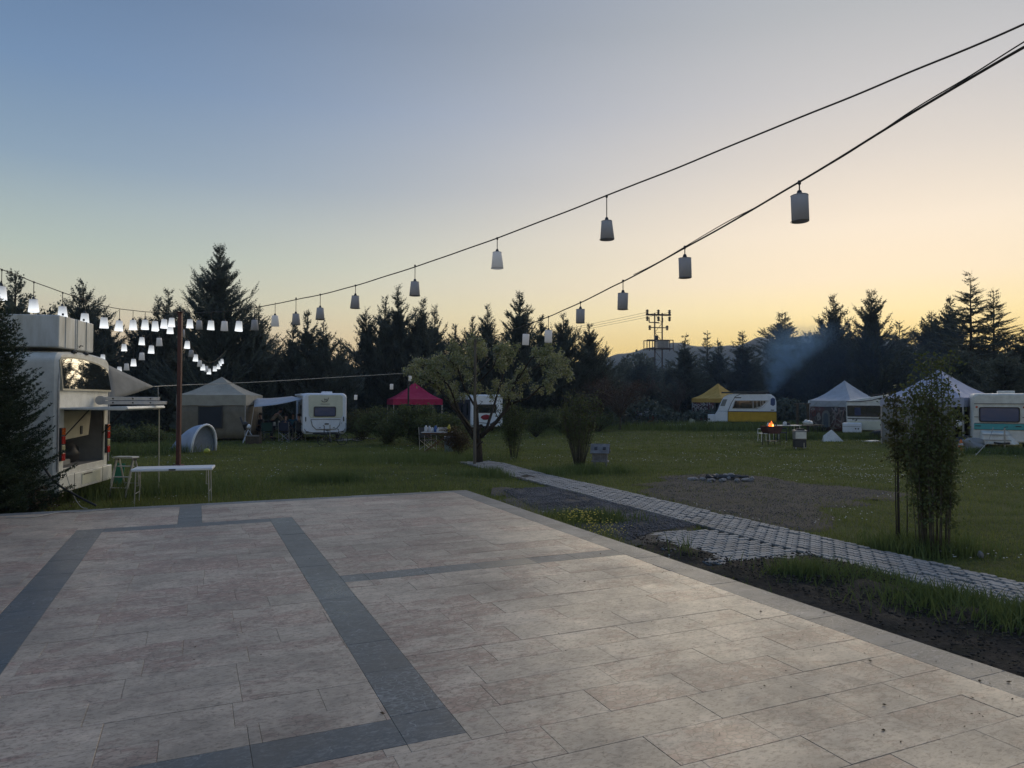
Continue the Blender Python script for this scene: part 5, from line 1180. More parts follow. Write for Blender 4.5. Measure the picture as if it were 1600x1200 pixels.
# ------------------------------------------------------------ caravans
def rr(x0, x1, z0, z1, r, n=5):
    out = []
    for cx, cz, a0 in ((x1-r, z1-r, 0), (x0+r, z1-r, PI/2), (x0+r, z0+r, PI), (x1-r, z0+r, 3*PI/2)):
        out += [(cx+r*math.cos(a0+PI/2*i/n), cz+r*math.sin(a0+PI/2*i/n)) for i in range(n+1)]
    return out
def plate(root, poly, y, th, mat, name, parent=None, bevel=0, ax=(1, 0, 0), nrm=(0, -1, 0)):
    o = (0, y, 0) if ax == (1, 0, 0) else (y, 0, 0)
    return MB().prism(poly, o, ax, (0, 0, 1), nrm, th).build(name, mat, parent or root, bevel=bevel)
def wheels(o, xs, y, r=.30):
    for x_ in xs:
        w = MB().lathe([(.06, -.08), (r*.85, -.09), (r, -.05), (r, .05), (r*.85, .09), (.06, .08)], n=20); w.v = [(x+0, y_+0, z) for x, y_, z in w.v]; w.v = [(z+x_, x+y, y_+r) for x, y_, z in w.v]
        wh = w.build('wheel', M_RUB, o); h = MB().lathe([(.02, -.095), (r*.55, -.095), (r*.55, .095), (.02, .095)], n=16); h.v = [(z+x_, x+y, y_+r) for x, y_, z in h.v]; h.build('hubcap', M_STEEL, wh)
# generic: face at local y=0 looking -Y, width along X, length to +Y
def caravan_body(o, w, L, z0, z1, r, mat, front=.0, name='body', seg=4):
    sec = rr(-w/2, w/2, z0, z1, r, 6); n = len(sec); vs = []; rings = [(0, .93, -.0), (.05, .98, 0), (.16, 1, 0), (L-.2, 1, 0), (L-.05, .98, 0), (L, .93, 0)]
    zc = (z0+z1)/2
    for y, s_, _ in rings: vs += [(x*s_, y+front*max(0, (z-z0)/(z1-z0))**2*(1 if y < .3 else 0), zc+(z-zc)*s_) for x, z in sec]
    fs = [(j*n+i, j*n+(i+1) % n, (j+1)*n+(i+1) % n, (j+1)*n+i) for j in range(len(rings)-1) for i in range(n)]+[tuple(range(n))[::-1], tuple(range((len(rings)-1)*n, len(rings)*n))]
    return MB().add(vs, fs).build(name, mat, o, smooth=False, bevel=.015)
# left caravan
D = 35.0; c1 = thing('caravan', (X(508, D), D, 0), math.radians(21), 'white caravan with ivory upper panel and blue window beside the tan gazebo', 'caravan')
caravan_body(c1, 2.12, 4.6, .34, 2.38, .22, M_WHITE)
plate(c1, [(-.80, 2.22), (-.78, 1.30), (-.70, 1.16), (.78, 1.16), (.86, 1.30), (.84, 2.22), (.74, 2.28), (-.72, 2.28)], .0, .018, M_WARM, 'upper_panel', bevel=.006)
wn = plate(c1, rr(-.55, .52, 1.22, 1.72, .08), -.02, .025, M_BLK, 'window'); plate(c1, rr(-.50, .47, 1.27, 1.67, .06), -.046, .008, M_BLUEG, 'pane', wn)
plate(c1, [(-.66, 1.06), (.72, 1.06), (.68, .82), (.52, .62), (-.40, .60), (-.58, .78)], -.002, .02, M_WHITE, 'locker_lid', bevel=.01)
mb = MB(); pts = [(-.68, -.018, 1.08), (.74, -.018, 1.08), (.70, -.018, .80), (.53, -.018, .60), (-.41, -.018, .58), (-.60, -.018, .77), (-.68, -.018, 1.08)]; mb.tube([(a, b-.004, c_) for a, b, c_ in pts], .013, 5); mb.build('locker_seal', M_BLK, c1)
MB().box((.08, -.03, .86), (.20, .03, .06)).build('locker_handle', M_BLK, c1)
for x_ in (-.25, .42): MB().box((x_, -.028, .68), (.08, .02, .03)).build('latch', M_BLK, c1)
for x_ in (-.92, .90): MB().box((x_, -.006, 1.10), (.05, .03, .22)).build('grab_handle', M_BLK, c1, bevel=.01)
for x_ in (-.86, .86): MB().box((x_*.98, -.006, .47), (.13, .03, .06)).build('marker_light', M_BLK, c1)
mb = MB(); mb.tube([(-.98, -.0, .62), (-.90, -.02, .50), (-.6, -.03, .44), (.6, -.03, .44), (.9, -.02, .50), (.98, 0, .62)], .018, 5); mb.build('lower_seam', M_BLK, c1)
scribble(c1, [(-.18, -.03, 2.02), (-.08, -.03, 1.95), (.06, -.03, 1.97), (.12, -.03, 2.06), (.16, -.03, 2.15)], .016, M_BLK, 'emblem'); scribble(c1, [(-.05, -.03, 2.12), (-.02, -.03, 2.02), (.03, -.03, 2.10), (.07, -.03, 2.02)], .011, M_BLK, 'emblem'); MB().box((.0, -.024, 1.84), (.44, .008, .03)).build('lettering', M_TARP, c1)
MB().box((.2, 1.2, 2.42), (.5, .6, .10)).build('roof_hatch', M_WHITE, c1, bevel=.03)
MB().box((-1.08, .9, 1.5), (.02, .7, .55)).build('side_window', M_GLASS, c1); MB().box((-1.08, 2.2, 1.2), (.02, .6, 1.5)).build('door', M_GREY, c1); MB().box((-1.10, 2.3, 2.30), (.10, 4.0, .10)).build('awning_case', M_WHITE, c1, bevel=.02)
wheels(c1, (-.92, .92), 2.5); MB().box((-1.075, 2.3, .85), (.012, 4.2, .05)).build('stripe', M_BLK, c1)
mb = MB(); mb.tube([(-.55, 0, .40), (0, -1.15, .42)], .035, 6); mb.tube([(.55, 0, .40), (0, -1.15, .42)], .035, 6); mb.tube([(0, -1.1, .42), (0, -1.35, .46)], .04, 6); mb.build('drawbar', M_RUB, c1)
jw = MB().tube([(.12, -1.05, .12), (.12, -1.05, .85)], .025, 6).build('jockey_wheel', M_STEEL, c1); w = MB().lathe([(.02, -.03), (.11, -.03), (.11, .03), (.02, .03)], n=14); w.v = [(z+.12, x-1.05, y+.11) for x, y, z in w.v]; w.build('tyre', M_RUB, jw)
MB().tube([(-.14, -.95, .4), (-.14, -.98, .80), (-.2, -.98, .82)], .02, 6).build('handbrake', M_RUB, c1)
# canopy between gazebo and caravan
q0, q1, q2, q3 = P(397, 622, 34.9), P(397, 636, 34.6), P(474, 623, 34.9), P(456, 619, 36.8); q0 = P(397, 622, 37.4)
vs, fs = [], []
for i in range(9):
    for j in range(5):
        u, v_ = i/8, j/4; a = q1.lerp(q2, u); b = q0.lerp(q3, u); p = a.lerp(b, v_); p.z -= .07*math.sin(PI*u)*(1-.3*v_); vs.append(p-q1)
fs = [(i*5+j, i*5+j+1, (i+1)*5+j+1, (i+1)*5+j) for i in range(8) for j in range(4)]
cn = MB().add(vs, fs).build('canopy_sheet', M_SILV, None, smooth=True, loc=q1); cn.modifiers.new('s', 'SOLIDIFY').thickness = .006; tag(cn, 'pale sheet canopy stretched from the tan gazebo to the white caravan', 'awning')
pb = Vector((q1.x-.0, q1.y, 0)); o = thing('canopy_pole', pb, 0, 'thin leaning pole holding the canopy corner beside the tan gazebo', 'pole'); MB().tube([(-.18, -.15, 0), (0, 0, q1.z)], .014, 6).build('shaft', M_STEEL, o)
# second caravan behind the blossoming tree
D = 45.0; c2 = thing('caravan', (X(761, D), D, 0), math.radians(16), 'white caravan with a dark side and red emblem behind the blossoming tree', 'caravan')
caravan_body(c2, 2.1, 4.4, .34, 2.42, .24, M_WHITE)
wn = plate(c2, rr(-.68, .62, 1.25, 1.80, .08), -.0, .03, M_BLK, 'window'); plate(c2, rr(-.63, .57, 1.30, 1.75, .06), -.031, .008, M_GLASS, 'pane', wn)
MB().blob((-.05, -.02, .98), (.36, .03, .17), 2, .12, 8).build('red_emblem', pm('red_print', (.4, .02, .03)), c2)
scribble(c2, [(.2, -.02, .5), (.5, -.02, .7), (.9, -.02, 1.0)], .05, M_BLK, 'stripe'); scribble(c2, [(-.9, -.02, .72), (-.2, -.02, .62), (.5, -.02, .55)], .02, M_TARP, 'stripe')
MB().box((-1.075, 2.2, 1.25), (.04, 4.1, 1.7)).build('side_awning', pm('dark_grey_cloth', (.07, .07, .085), (.045, .045, .055), 3, .8, .3), c2); MB().box((-1.11, .8, 1.5), (.02, .45, .8)).build('side_window', M_GLASS, c2, bevel=.02); MB().box((-1.11, 2.4, 1.5), (.02, .6, .5)).build('side_window', M_GLASS, c2, bevel=.02)
wheels(c2, (-.9, .9), 2.4); mb = MB(); mb.tube([(-.5, 0, .4), (0, -1.1, .42)], .035, 6); mb.tube([(.5, 0, .4), (0, -1.1, .42)], .035, 6); mb.build('drawbar', M_RUB, c2)
# yellow and white egg caravan: side faces the camera (local x along the side, front at -x)
D = 56.0; xl, xr = X(1116, D), X(1217, D); ce = thing('caravan', ((xl+xr)/2, D, 0), math.radians(-16), 'egg shaped caravan, white above and yellow below, with a long dark window', 'caravan')
side = [(-2.35, .42), (-2.42, .95), (-2.18, 1.35), (-1.95, 1.95), (-1.72, 2.38), (-1.35, 2.60), (-.9, 2.66), (1.45, 2.66), (1.85, 2.58), (2.12, 2.36), (2.22, 2.0), (2.22, .42)]
low = [(-2.35, .42), (-2.42, .95), (-2.26, 1.22), (2.22, 1.22), (2.22, .42)]; upp = [(-2.26, 1.22)]+side[2:-1]+[(2.22, 1.22)]
MB().prism(upp, (0, 0, 0), (1, 0, 0), (0, 0, 1), (0, 1, 0), 2.05).build('body', M_WHITE, ce, bevel=.07, seg=3)
MB().prism([(-1.40, .42), (-1.42, 1.22), (2.22, 1.22), (2.22, .42)], (0, -.004, 0), (1, 0, 0), (0, 0, 1), (0, 1, 0), 2.06).build('lower_body', M_EGG, ce, bevel=.03); MB().prism([(-2.35, .42), (-2.42, .95), (-2.26, 1.22), (-1.425, 1.22), (-1.405, .42)], (0, 0, 0), (1, 0, 0), (0, 0, 1), (0, 1, 0), 2.05).build('nose', M_WHITE, ce, bevel=.03)
MB().box((.42, -.012, 1.23), (3.62, .02, .05)).build('belt_trim', M_BLK, ce)
mb = MB(); mb.tube([(-1.42, -.01, .45), (-1.40, -.01, 1.25), (-1.15, -.01, 1.9), (-.85, -.01, 2.42), (-.45, -.01, 2.62), (1.45, -.01, 2.64)], .022, 5); mb.build('edge_trim', M_BLK, ce)
wf = MB().prism([(-1.10, 1.46), (-.88, 2.12), (1.62, 2.12), (1.10, 1.62), (.80, 1.46)], (0, 0, 0), (1, 0, 0), (0, 0, 1), (0, -1, 0), .03).build('long_window', M_STEEL, ce); 
MB().prism([(-1.05, 1.50), (-.84, 2.08), (.46, 2.08), (.46, 1.50)], (0, -.03, 0), (1, 0, 0), (0, 0, 1), (0, -1, 0), .008).build('pane', M_GLASS, wf)
for a, b, z_ in ((.52, .76, 1.50), (.80, 1.04, 1.60), (1.08, 1.20, 1.72), (1.25, 1.40, 1.86)): MB().prism([(a, z_), (a, 2.08), (b, 2.08), (b, z_+.05)], (0, -.03, 0), (1, 0, 0), (0, 0, 1), (0, -1, 0), .008).build('pane', M_GLASS, wf)
scribble(ce, [(.70, -.03, 1.42), (1.2, -.03, 1.58), (1.55, -.03, 1.98), (1.7, -.03, 2.14)], .012, M_SILV, 'swoosh')
MB().prism([(1.78, 1.78), (1.98, 1.68), (2.12, 1.80), (2.12, 2.24), (1.96, 2.34), (1.80, 2.24)], (0, 0, 0), (1, 0, 0), (0, 0, 1), (0, -1, 0), .012).build('shield_emblem', pm('blue_print', (.05, .09, .22), None, 5, .5, 0), ce)
MB().box((1.93, -.01, 1.36), (.26, .01, .06)).box((-.65, -.01, 2.33), (.5, .01, .07)).build('lettering', M_BLK, ce); MB().box((-.1, .5, 2.74), (3.6, 1.2, .10)).build('roof_rail', M_BLK, ce, bevel=.03)
mb = MB().prism([(.25, 1.42), (1.75, 1.42), (1.75, 2.0), (.25, 2.0)], (0, 0, 0), (0, 1, 0), (0, 0, 1), (1, 0, 0), .03); mb.v = [(-2.21+(z-1.35)*.42-.03+(x-0), y, z) for x, y, z in mb.v]; fw = mb.build('front_window', M_RUB, ce); mb = MB().prism([(.33, 1.48), (1.67, 1.48), (1.67, 1.94), (.33, 1.94)], (0, 0, 0), (0, 1, 0), (0, 0, 1), (1, 0, 0), .03); mb.v = [(-2.21+(z-1.35)*.42-.045+(x-0), y, z) for x, y, z in mb.v]; mb.build('pane', M_TARP, fw)
MB().box((-2.65, .95, .68), (.62, 1.5, .62)).build('gas_locker', M_WHITE, ce, bevel=.06, seg=3); wheels(ce, (0,), .25); wheels(ce, (0,), 1.8)
MB().prism([(-2.0, 1.66), (-1.65, 1.66), (-1.45, 2.2), (-1.78, 2.2)], (0, 0, 0), (1, 0, 0), (0, 0, 1), (0, -1, 0), .012).build('quarter_window', M_TARP, ce)
# low pop top caravan with black window
D = 41.0; cp = thing('caravan', (X(1354, D), D, 0), math.radians(-30), 'low white caravan with a wide black front window beside the silver gazebo', 'caravan')
caravan_body(cp, 2.15, 4.2, .36, 2.05, .14, M_DIRTY)
wn = plate(cp, rr(-1.02, 1.0, 1.18, 1.82, .05), .0, .03, M_RUB, 'front_window'); plate(cp, rr(-.98, .0, 1.22, 1.78, .04), -.031, .008, M_GLASS, 'pane', wn); plate(cp, rr(.02, .96, 1.22, 1.78, .04), -.031, .008, M_GLASS, 'pane', wn)
plate(cp, rr(-.62, -.30, 1.25, 1.70, .03), -.045, .008, pm('blue_curtain', (.06, .07, .13), None, 5, .8, .2), 'curtain')
MB().box((0, -.012, 1.06), (2.0, .02, .05)).build('stripe', M_RUB, cp); scribble(cp, [(-.75, -.03, .98), (-.62, -.03, 1.06), (-.5, -.03, .99), (-.62, -.03, .92)], .02, M_RUB, 'emblem'); plate(cp, rr(-.98, .98, .42, .92, .05), -.004, .015, M_WARM, 'lower_panel')
mb = MB(); mb.add([(-1.05, 0, 2.02), (1.05, 0, 2.02), (1.05, 3.9, 2.02), (-1.05, 3.9, 2.02), (-1.0, .05, 2.10), (1.0, .05, 2.44), (1.0, 3.8, 2.50), (-1.0, 3.8, 2.16)], [(3,2,1,0),(4,5,6,7),(0,1,5,4),(1,2,6,5),(2,3,7,6),(3,0,4,7)]); rf = mb.build('raised_roof', M_DIRTY, cp, bevel=.02)
mb = MB(); mb.tube([(-1.06, -.02, 2.05), (-.3, -.03, 2.06), (.3, -.03, 2.14), (1.02, -.02, 2.36)], .02, 5); mb.build('roof_seam', M_RUB, cp); MB().box((.45, 1.2, 2.46), (.8, 1.2, .05), ry=-.16).build('roof_vent', M_BLK, cp)
MB().box((-.72, -.48, .55), (.98, .62, .56)).build('gas_locker', M_WHITE, cp, bevel=.05, seg=3); mb = MB(); mb.box((-.72, -.795, .62), (.94, .006, .014)); [mb.lathe([(.01, 0), (.045, 0), (.045, .01), (.01, .01)], (0, 0, 0)) for _ in ()]; mb.build('lid_gap', M_BLK, cp)
for x_ in (-.52, -.38): MB().box((x_, -.80, .50), (.07, .02, .07)).build('lock', M_BLK, cp)
wheels(cp, (-.95, .95), 2.2)
# red flag or cloth hanging
q = P(1380, 650, 41.5); o = thing('red_cloth', (q.x, q.y, 0), 0, 'red cloth hanging beside the low caravan at the black window', 'cloth'); MB().tube([(0, 0, 0), (0, 0, 2.3)], .02, 6).build('pole', M_STEEL, o)
mb = MB(); mb.add([(0, 0, 1.6), (.10, .02, 1.7), (.22, .0, 1.45), (.16, -.03, 1.0), (.10, .03, .72), (-.04, 0, .9), (-.2, .03, 1.25)], [(0, 1, 2), (0, 2, 3), (0, 3, 5), (3, 4, 5), (0, 5, 6)]); fl_ = mb.build('cloth', pm('red_cloth', (.36, .03, .03), (.28, .02, .02), 6, .85, .3), o); fl_.modifiers.new('s', 'SOLIDIFY').thickness = .01
# turquoise striped caravan
D = 29.6; ct = thing('caravan', (X(1568, D), D, 0), math.radians(-30), 'white caravan with turquoise stripe and blue window at the right edge', 'caravan')
caravan_body(ct, 2.2, 4.6, .34, 2.42, .20, M_DIRTY)
wn = plate(ct, rr(-.86, .56, 1.20, 1.84, .09), .0, .035, M_RUB, 'window'); plate(ct, rr(-.81, .51, 1.25, 1.79, .07), -.036, .008, M_BLUEG, 'pane', wn)
MB().box((0, -.014, 1.02), (2.08, .03, .24)).build('stripe', M_TURQ, ct, bevel=.006)
for z_ in (1.155, .895, 1.98): MB().box((0, -.012, z_), (2.06, .03, .022)).build('trim_strip', M_RUB, ct)
for x_ in (-.95, .72): MB().box((x_, -.014, 1.42), (.16, .03, .02)).build('trim_strip', M_RUB, ct)
for x_ in (-.94, .70): MB().blob((x_, -.03, 1.84), (.05, .03, .05), 1, 0).build('marker_light', M_ORG, ct)
for x_ in (-.9, .5): MB().box((x_, -.035, 1.04), (.20, .02, .035)).build('grab_handle', M_RUB, ct)
MB().box((1.112, 2.2, 1.02), (.02, 4.3, .24)).build('side_stripe', M_TURQ, ct)
mb = MB(); mb.add([(-.82, -.02, .86), (.15, -.02, .86), (.55, -.02, .30), (-.86, -.02, .30), (-.76, -.50, .78), (.0, -.50, .78), (.30, -.62, .30), (-.80, -.62, .30)], [(0,1,5,4),(4,5,6,7),(1,2,6,5),(0,4,7,3),(2,3,7,6),(0,3,2,1)]); gl = mb.build('gas_locker', M_DIRTY, ct, bevel=.04, seg=3)
for z_ in (.70, .48): MB().box((-.3, -.57+(.7-z_)*-.1, z_), (1.0, .05, .012)).build('lid_seam', M_BLK, gl)
mb = MB(); mb.tube([(.75, -.02, .86), (.85, -.03, .5), (.98, -.02, .34)], .014, 5); mb.build('panel_seam', M_BLK, ct)
wheels(ct, (-.98, .98), 2.4); MB().box((.2, 1.4, 2.48), (.6, .7, .12)).build('roof_hatch', M_DIRTY, ct, bevel=.03)
mb = MB(); mb.tube([(-.5, -.02, .36), (-.2, -1.3, .38)], .04, 6); mb.tube([(.4, -.02, .36), (-.2, -1.3, .38)], .04, 6); mb.build('drawbar', M_RUB, ct)
jw = MB().tube([(-.05, -.9, .15), (-.05, -.9, 1.0)], .03, 6).build('jockey_wheel', M_STEEL, ct); MB().tube([(-.05, -.9, 1.0), (-.02, -.98, 1.04), (.06, -.98, 1.04)], .015, 5).build('crank', M_RUB, jw)
cable('stay_rope', spline([P(1552, 668, 28), P(1543, 690, 27.6), P(1522, 714, 26.8)]), .012, M_LROPE, 'pale rope slanting down in front of the turquoise striped caravan')
g = P(1513, 690, 29.4); mb = MB(); mb.blob((0, 0, .18), (.55, .5, .34), 3, .35, 4, flat=0); o = mb.build('grey_cover', M_TARP, None, smooth=True, loc=(g.x, g.y, 0)); tag(o, 'crumpled grey cover on the ground left of the turquoise striped caravan', 'cover')

# ------------------------------------------------------------ people
POSES = {
 'stand': dict(pel=(0, 0, .95), ch=(0, 0, 1.27), nk=(0, 0, 1.47), hd=(0, -.02, 1.60), tp=(0, 0, 1.72), el=(.24, .02, 1.14), wr=(.26, -.06, .90), hp=.09, kn=(.10, -.01, .50), an=(.11, .03, .08), toe=(.12, -.15, .04)),
 'bend': dict(pel=(0, .10, .93), ch=(0, -.14, 1.20), nk=(0, -.28, 1.36), hd=(0, -.38, 1.44), tp=(0, -.46, 1.53), el=(.20, -.42, 1.05), wr=(.14, -.58, .86), hp=.10, kn=(.10, .05, .50), an=(.11, .08, .08), toe=(.12, -.10, .04)),
 'sit': dict(pel=(0, .0, .52), ch=(0, .03, .86), nk=(0, .02, 1.06), hd=(0, -.02, 1.19), tp=(0, 0, 1.31), el=(.25, -.04, .76), wr=(.20, -.28, .70), hp=.10, kn=(.15, -.42, .54), an=(.16, -.46, .08), toe=(.17, -.64, .04)),
}
def skinned(name, V, E, Rr, mat, parent, root_i=0, sub=1):
    me = bpy.data.meshes.new(name); me.from_pydata([tuple(v) for v in V], E, []); me.materials.append(mat); o = bpy.data.objects.new(name, me); col.objects.link(o); o.parent = parent
    m = o.modifiers.new('skin', 'SKIN'); m.use_smooth_shade = True
    if not me.skin_vertices: return o
    for i, r_ in enumerate(Rr):
        r_ = r_ if isinstance(r_, tuple) else (r_, r_); me.skin_vertices[0].data[i].radius = r_; me.skin_vertices[0].data[i].use_root = (i == root_i)
    o.modifiers.new('sub', 'SUBSURF').levels = sub; o.modifiers['sub'].render_levels = sub; return o
def person(loc, rz, pose, label, shirt, trousers, hair=True, scale=1, hat=None, dress=False, group=None):
    p = {k: (Vector(v) if isinstance(v, tuple) else v) for k, v in POSES[pose].items()}; o = thing('person', loc, rz, label, 'person', group); o.scale = (scale,)*3
    V, E, R_ = [], [], []
    def add(v, r_, par=None):
        V.append(Vector(v)); R_.append(r_); i = len(V)-1
        if par is not None: E.append((par, i))
        return i
    pel = add(p['pel'], (.13, .10)); mid = add(p['pel'].lerp(p['ch'], .5), (.115, .09), pel); ch = add(p['ch'], (.135, .10), mid); nk = add(p['nk'], .05, ch); hd = add(p['hd'], (.075, .085), nk); tp = add(p['tp'], (.06, .07), hd)
    limbs_ = {}
    for s_ in (-1, 1):
        mx_ = lambda v: Vector((v.x*s_, v.y, v.z))
        sh = add(p['ch'].lerp(p['nk'], .55)+Vector((.17*s_, 0, 0)), .055, ch); el = add(mx_(p['el']), .04, sh); wr = add(mx_(p['wr']), .027, el); d = (V[wr]-V[el]).normalized(); pa = add(V[wr]+d*.07, (.034, .018), wr)
        for k, L_ in enumerate((.07, .08, .075, .055)):
            f1 = add(V[pa]+d*.02+Vector((0, (k-1.5)*.019, -.004)), .0085, pa); add(V[f1]+d*L_+Vector((-.015*s_, 0, 0)), .007, f1)
        t1 = add(V[wr]+d*.03+Vector((0, -.035, 0)), .011, wr); add(V[t1]+d*.05+Vector((0, -.015, 0)), .008, t1)
        hp = add(p['pel']+Vector((p['hp']*s_, 0, -.05)), .085, pel); kn = add(mx_(p['kn']), .056, hp); an = add(mx_(p['an']), .037, kn); add(mx_(p['toe']), (.035, .03), an)
        limbs_[s_] = (sh, el, wr, hp, kn, an)
    body = skinned('body', V, E, R_, M_SKIN, o, 0)
    hv = V[hd]; fdir = Vector((0, -1, -.1 if pose != 'bend' else -.9)).normalized()
    MB().blob(hv+fdir*.085+Vector((0, 0, -.012)), (.012, .016, .02), 1, 0).build('nose', M_SKIN, o, smooth=True)
    for s_ in (-1, 1): MB().blob(hv+fdir*.075+Vector((.03*s_, 0, .02)), (.01, .008, .007), 1, 0).build('eye', M_BLK, o)
    MB().blob(hv+fdir*.078+Vector((0, 0, -.05)), (.025, .008, .006), 1, 0).build('mouth', M_RED, o)
    MB().blob((V[hd]+V[tp])/2-fdir*.02+Vector((0, 0, .035)), (.085, .095, .085), 2, .12, 3).build('hair', hat or M_HAIR, o, smooth=True)
    # shirt: torso with sleeves; trousers: hips with legs
    sv = [V[pel]+Vector((0, 0, -.02)), V[mid], V[ch], V[ch].lerp(V[nk], .6)]; se = [(0, 1), (1, 2), (2, 3)]; sr = [(.155, .125), (.14, .11), (.16, .12), (.075, .07)]
    for s_ in (-1, 1):
        sh, el, wr = limbs_[s_][:3]; k = len(sv); sv += [V[sh], V[el], V[el].lerp(V[wr], .85)]; se += [(2, k), (k, k+1), (k+1, k+2)]; sr += [.072, .056, .042]
    skinned('shirt', sv, se, sr, shirt, o, 0)
    if dress:
        MB().lathe([(.15, .0), (.17, -.1), (.22, -.45), (.27, -.72)], tuple(V[pel]+Vector((0, -.02, .06))), 18).build('skirt', shirt, o, smooth=True)
    tv = [V[pel]+Vector((0, 0, .03))]; te = []; tr_ = [(.15, .12)]
    for s_ in (-1, 1):
        hp, kn, an = limbs_[s_][3:]; k = len(tv); tv += [V[hp], V[kn], V[kn].lerp(V[an], .9)]; te += [(0, k), (k, k+1), (k+1, k+2)]; tr_ += [.102, .075, .06]
    skinned('trousers', tv, te, tr_, trousers, o, 0)
    for s_ in (-1, 1):
        an = V[limbs_[s_][5]]; toe = Vector((p['toe'].x*s_, p['toe'].y, p['toe'].z)); c = an.lerp(toe, .5); MB().blob((c.x, c.y, .045), (.052, .14, .05), 2, 0, flat=0.0).build('shoe', M_RUB, o, smooth=True)
    return o
M_CREAM = pm('cream_knit', (.36, .32, .26), (.28, .25, .2), 9, .9, .4); M_TEAL = pm('teal_cloth', (.04, .15, .22), (.03, .11, .17), 8, .9, .3); M_JEAN = pm('pale_jeans', (.20, .24, .31), (.15, .18, .24), 8, .9, .3)
M_MAROON = pm('maroon_vest', (.17, .02, .03), (.12, .015, .02), 8, .85, .3)
def dpos(px, D): return Vector((X(px, D), D, 0))
person(dpos(427, 37.2), 2.2, 'bend', 'person in a cream top bending over the camp table', M_CREAM, M_NAVY)
person(dpos(447, 35.2), PI-.1, 'sit', 'person in dark clothes seated in the navy folding chair, back to the camera', M_NAVY, M_BLK)
person(dpos(458, 37.6), .5, 'sit', 'person in a teal top seated beyond the navy chairs', M_TEAL, M_NAVY)
person(dpos(467, 35.6), PI+.7, 'sit', 'person in dark clothes seated nearest the white caravan', M_BLK, M_NAVY)
person(dpos(407, 37.6), -.6, 'sit', 'person in dark clothes seated at the left end of the camp table', M_BLK, M_BLK)
person(dpos(996, 60), 2.9, 'stand', 'child in a maroon vest and pale jeans standing by the far table', M_MAROON, M_JEAN, scale=.96)
person(dpos(1020, 61.5), .1, 'stand', 'person in dark clothes standing behind the far table', M_BLK, M_NAVY, scale=.92)
# folding chairs
def folding_chair(loc, rz, fab, label, metal=None, group='folding camp chairs'):
    metal = metal or M_ALU; o = thing('folding_chair', loc, rz, label, 'chair', group)
    MB().box((0, 0, .43), (.50, .46, .025)).build('seat', fab, o, bevel=.008); MB().box((0, .26, .72), (.50, .03, .42), rx=-.12).build('backrest', fab, o, bevel=.01)
    for s_ in (-1, 1):
        MB().tube([(.27*s_, .20, 0), (.27*s_, .24, .5), (.27*s_, .30, .95)], .012, 6).build('leg', metal, o); MB().tube([(.27*s_, -.22, 0), (.27*s_, -.22, .62)], .012, 6).build('leg', metal, o)
        MB().box((.27*s_, 0, .63), (.05, .48, .025)).build('armrest', M_BLK, o, bevel=.006); MB().tube([(-.25*s_, .235, .04), (.25*s_, .235, .43)], .010, 6).build('cross_tube', metal, o); MB().tube([(-.25*s_, -.225, .04), (.25*s_, -.225, .43)], .010, 6).build('cross_tube', metal, o)
    return o
folding_chair(dpos(447, 35.2), PI-.1, M_NAVY, 'navy folding chair with bright crossed tubes, seen from behind, middle of the camp')
folding_chair(dpos(467, 35.6), PI+.7, M_BLK, 'dark folding chair nearest the white caravan')
folding_chair(dpos(419, 34.9), PI+.15, M_DGREEN, 'dark green folding chair left of the navy one', M_BLK)
folding_chair(dpos(458, 37.6), .5, M_NAVY, 'folding chair under the person in teal'); folding_chair(dpos(407, 37.6), -.6, M_BLK, 'black folding chair beside the tan gazebo corner', M_BLK)
def simple_table(name, loc, rz, L, Wd, H, top, legm, label, cat='table', cross=False):
    o = thing(name, loc, rz, label, cat); MB().box((0, 0, H-.02), (L, Wd, .035)).build('tabletop', top, o, bevel=.006)
    for sx in (-1, 1):
        for sy in (-1, 1):
            a = (sx*(L/2-.06), sy*(Wd/2-.05), 0); b = ((-sx if cross else sx)*(L/2-.08), sy*(Wd/2-.05), H-.03)
            MB().tube([a, b], .016, 6).build('leg', legm, o)
    return o
ctb = simple_table('camp_table', dpos(432, 36.2), .1, 1.5, .7, .72, M_NAVY, M_ALU, 'dark camp table crowded with cups among the chairs')
def stand_on(name, table, x, y, H, mb, mat, label, cat, smooth=True, group=None):
    Mx = Matrix.Translation(table.location) @ Matrix.Rotation(table.rotation_euler.z, 4, 'Z'); q = Mx @ Vector((x, y, H)); return tag(mb.build(name, mat, None, smooth=smooth, loc=q), label, cat, group)
def cyl(r_, h, n=14, top=None): return MB().lathe([(r_*.9, 0), (r_, .01), (r_, h*.75), ((top or r_)*.95, h*.85), (top or r_, h)], n=n)
CUP = pm('white_ceramic', (.6, .6, .6), None, 6, .3, .05)
for x_, y_, r_, h_, lb in ((-.55, -.1, .05, .12, 'white cup at the left end of the camp table'), (-.05, -.15, .06, .20, 'white jug in the middle of the camp table'), (.25, -.1, .07, .15, 'white pot right of the jug on the camp table'), (.10, .15, .05, .25, 'white bottle at the back of the camp table'), (.6, .1, .05, .12, 'white cup at the right end of the camp table')): stand_on('cup' if 'cup' in lb else 'container', ctb, x_, y_, .72, cyl(r_, h_), CUP, lb, 'cup' if 'cup' in lb else 'container')
g = dpos(397, 32.8); o = thing('wooden_box', g, .05, 'brown box on the grass in front of the camp chairs', 'box'); mb = MB(); M_BOX = pm('brown_wood', (.10, .075, .05), (.06, .045, .03), 9, .85, .5)
for s_, d_ in (((0, -.22, .2), (.60, .03, .40)), ((0, .22, .2), (.60, .03, .40)), ((-.285, 0, .2), (.03, .41, .40)), ((.285, 0, .2), (.03, .41, .40))): MB().box(s_, d_).build('panel', M_BOX, o, bevel=.004)
MB().box((0, 0, .32), (.52, .38, .02)).build('ash_tray', M_RUST, o); MB().box((0, -.24, .385), (.62, .035, .03)).build('rim', M_STEEL, o)
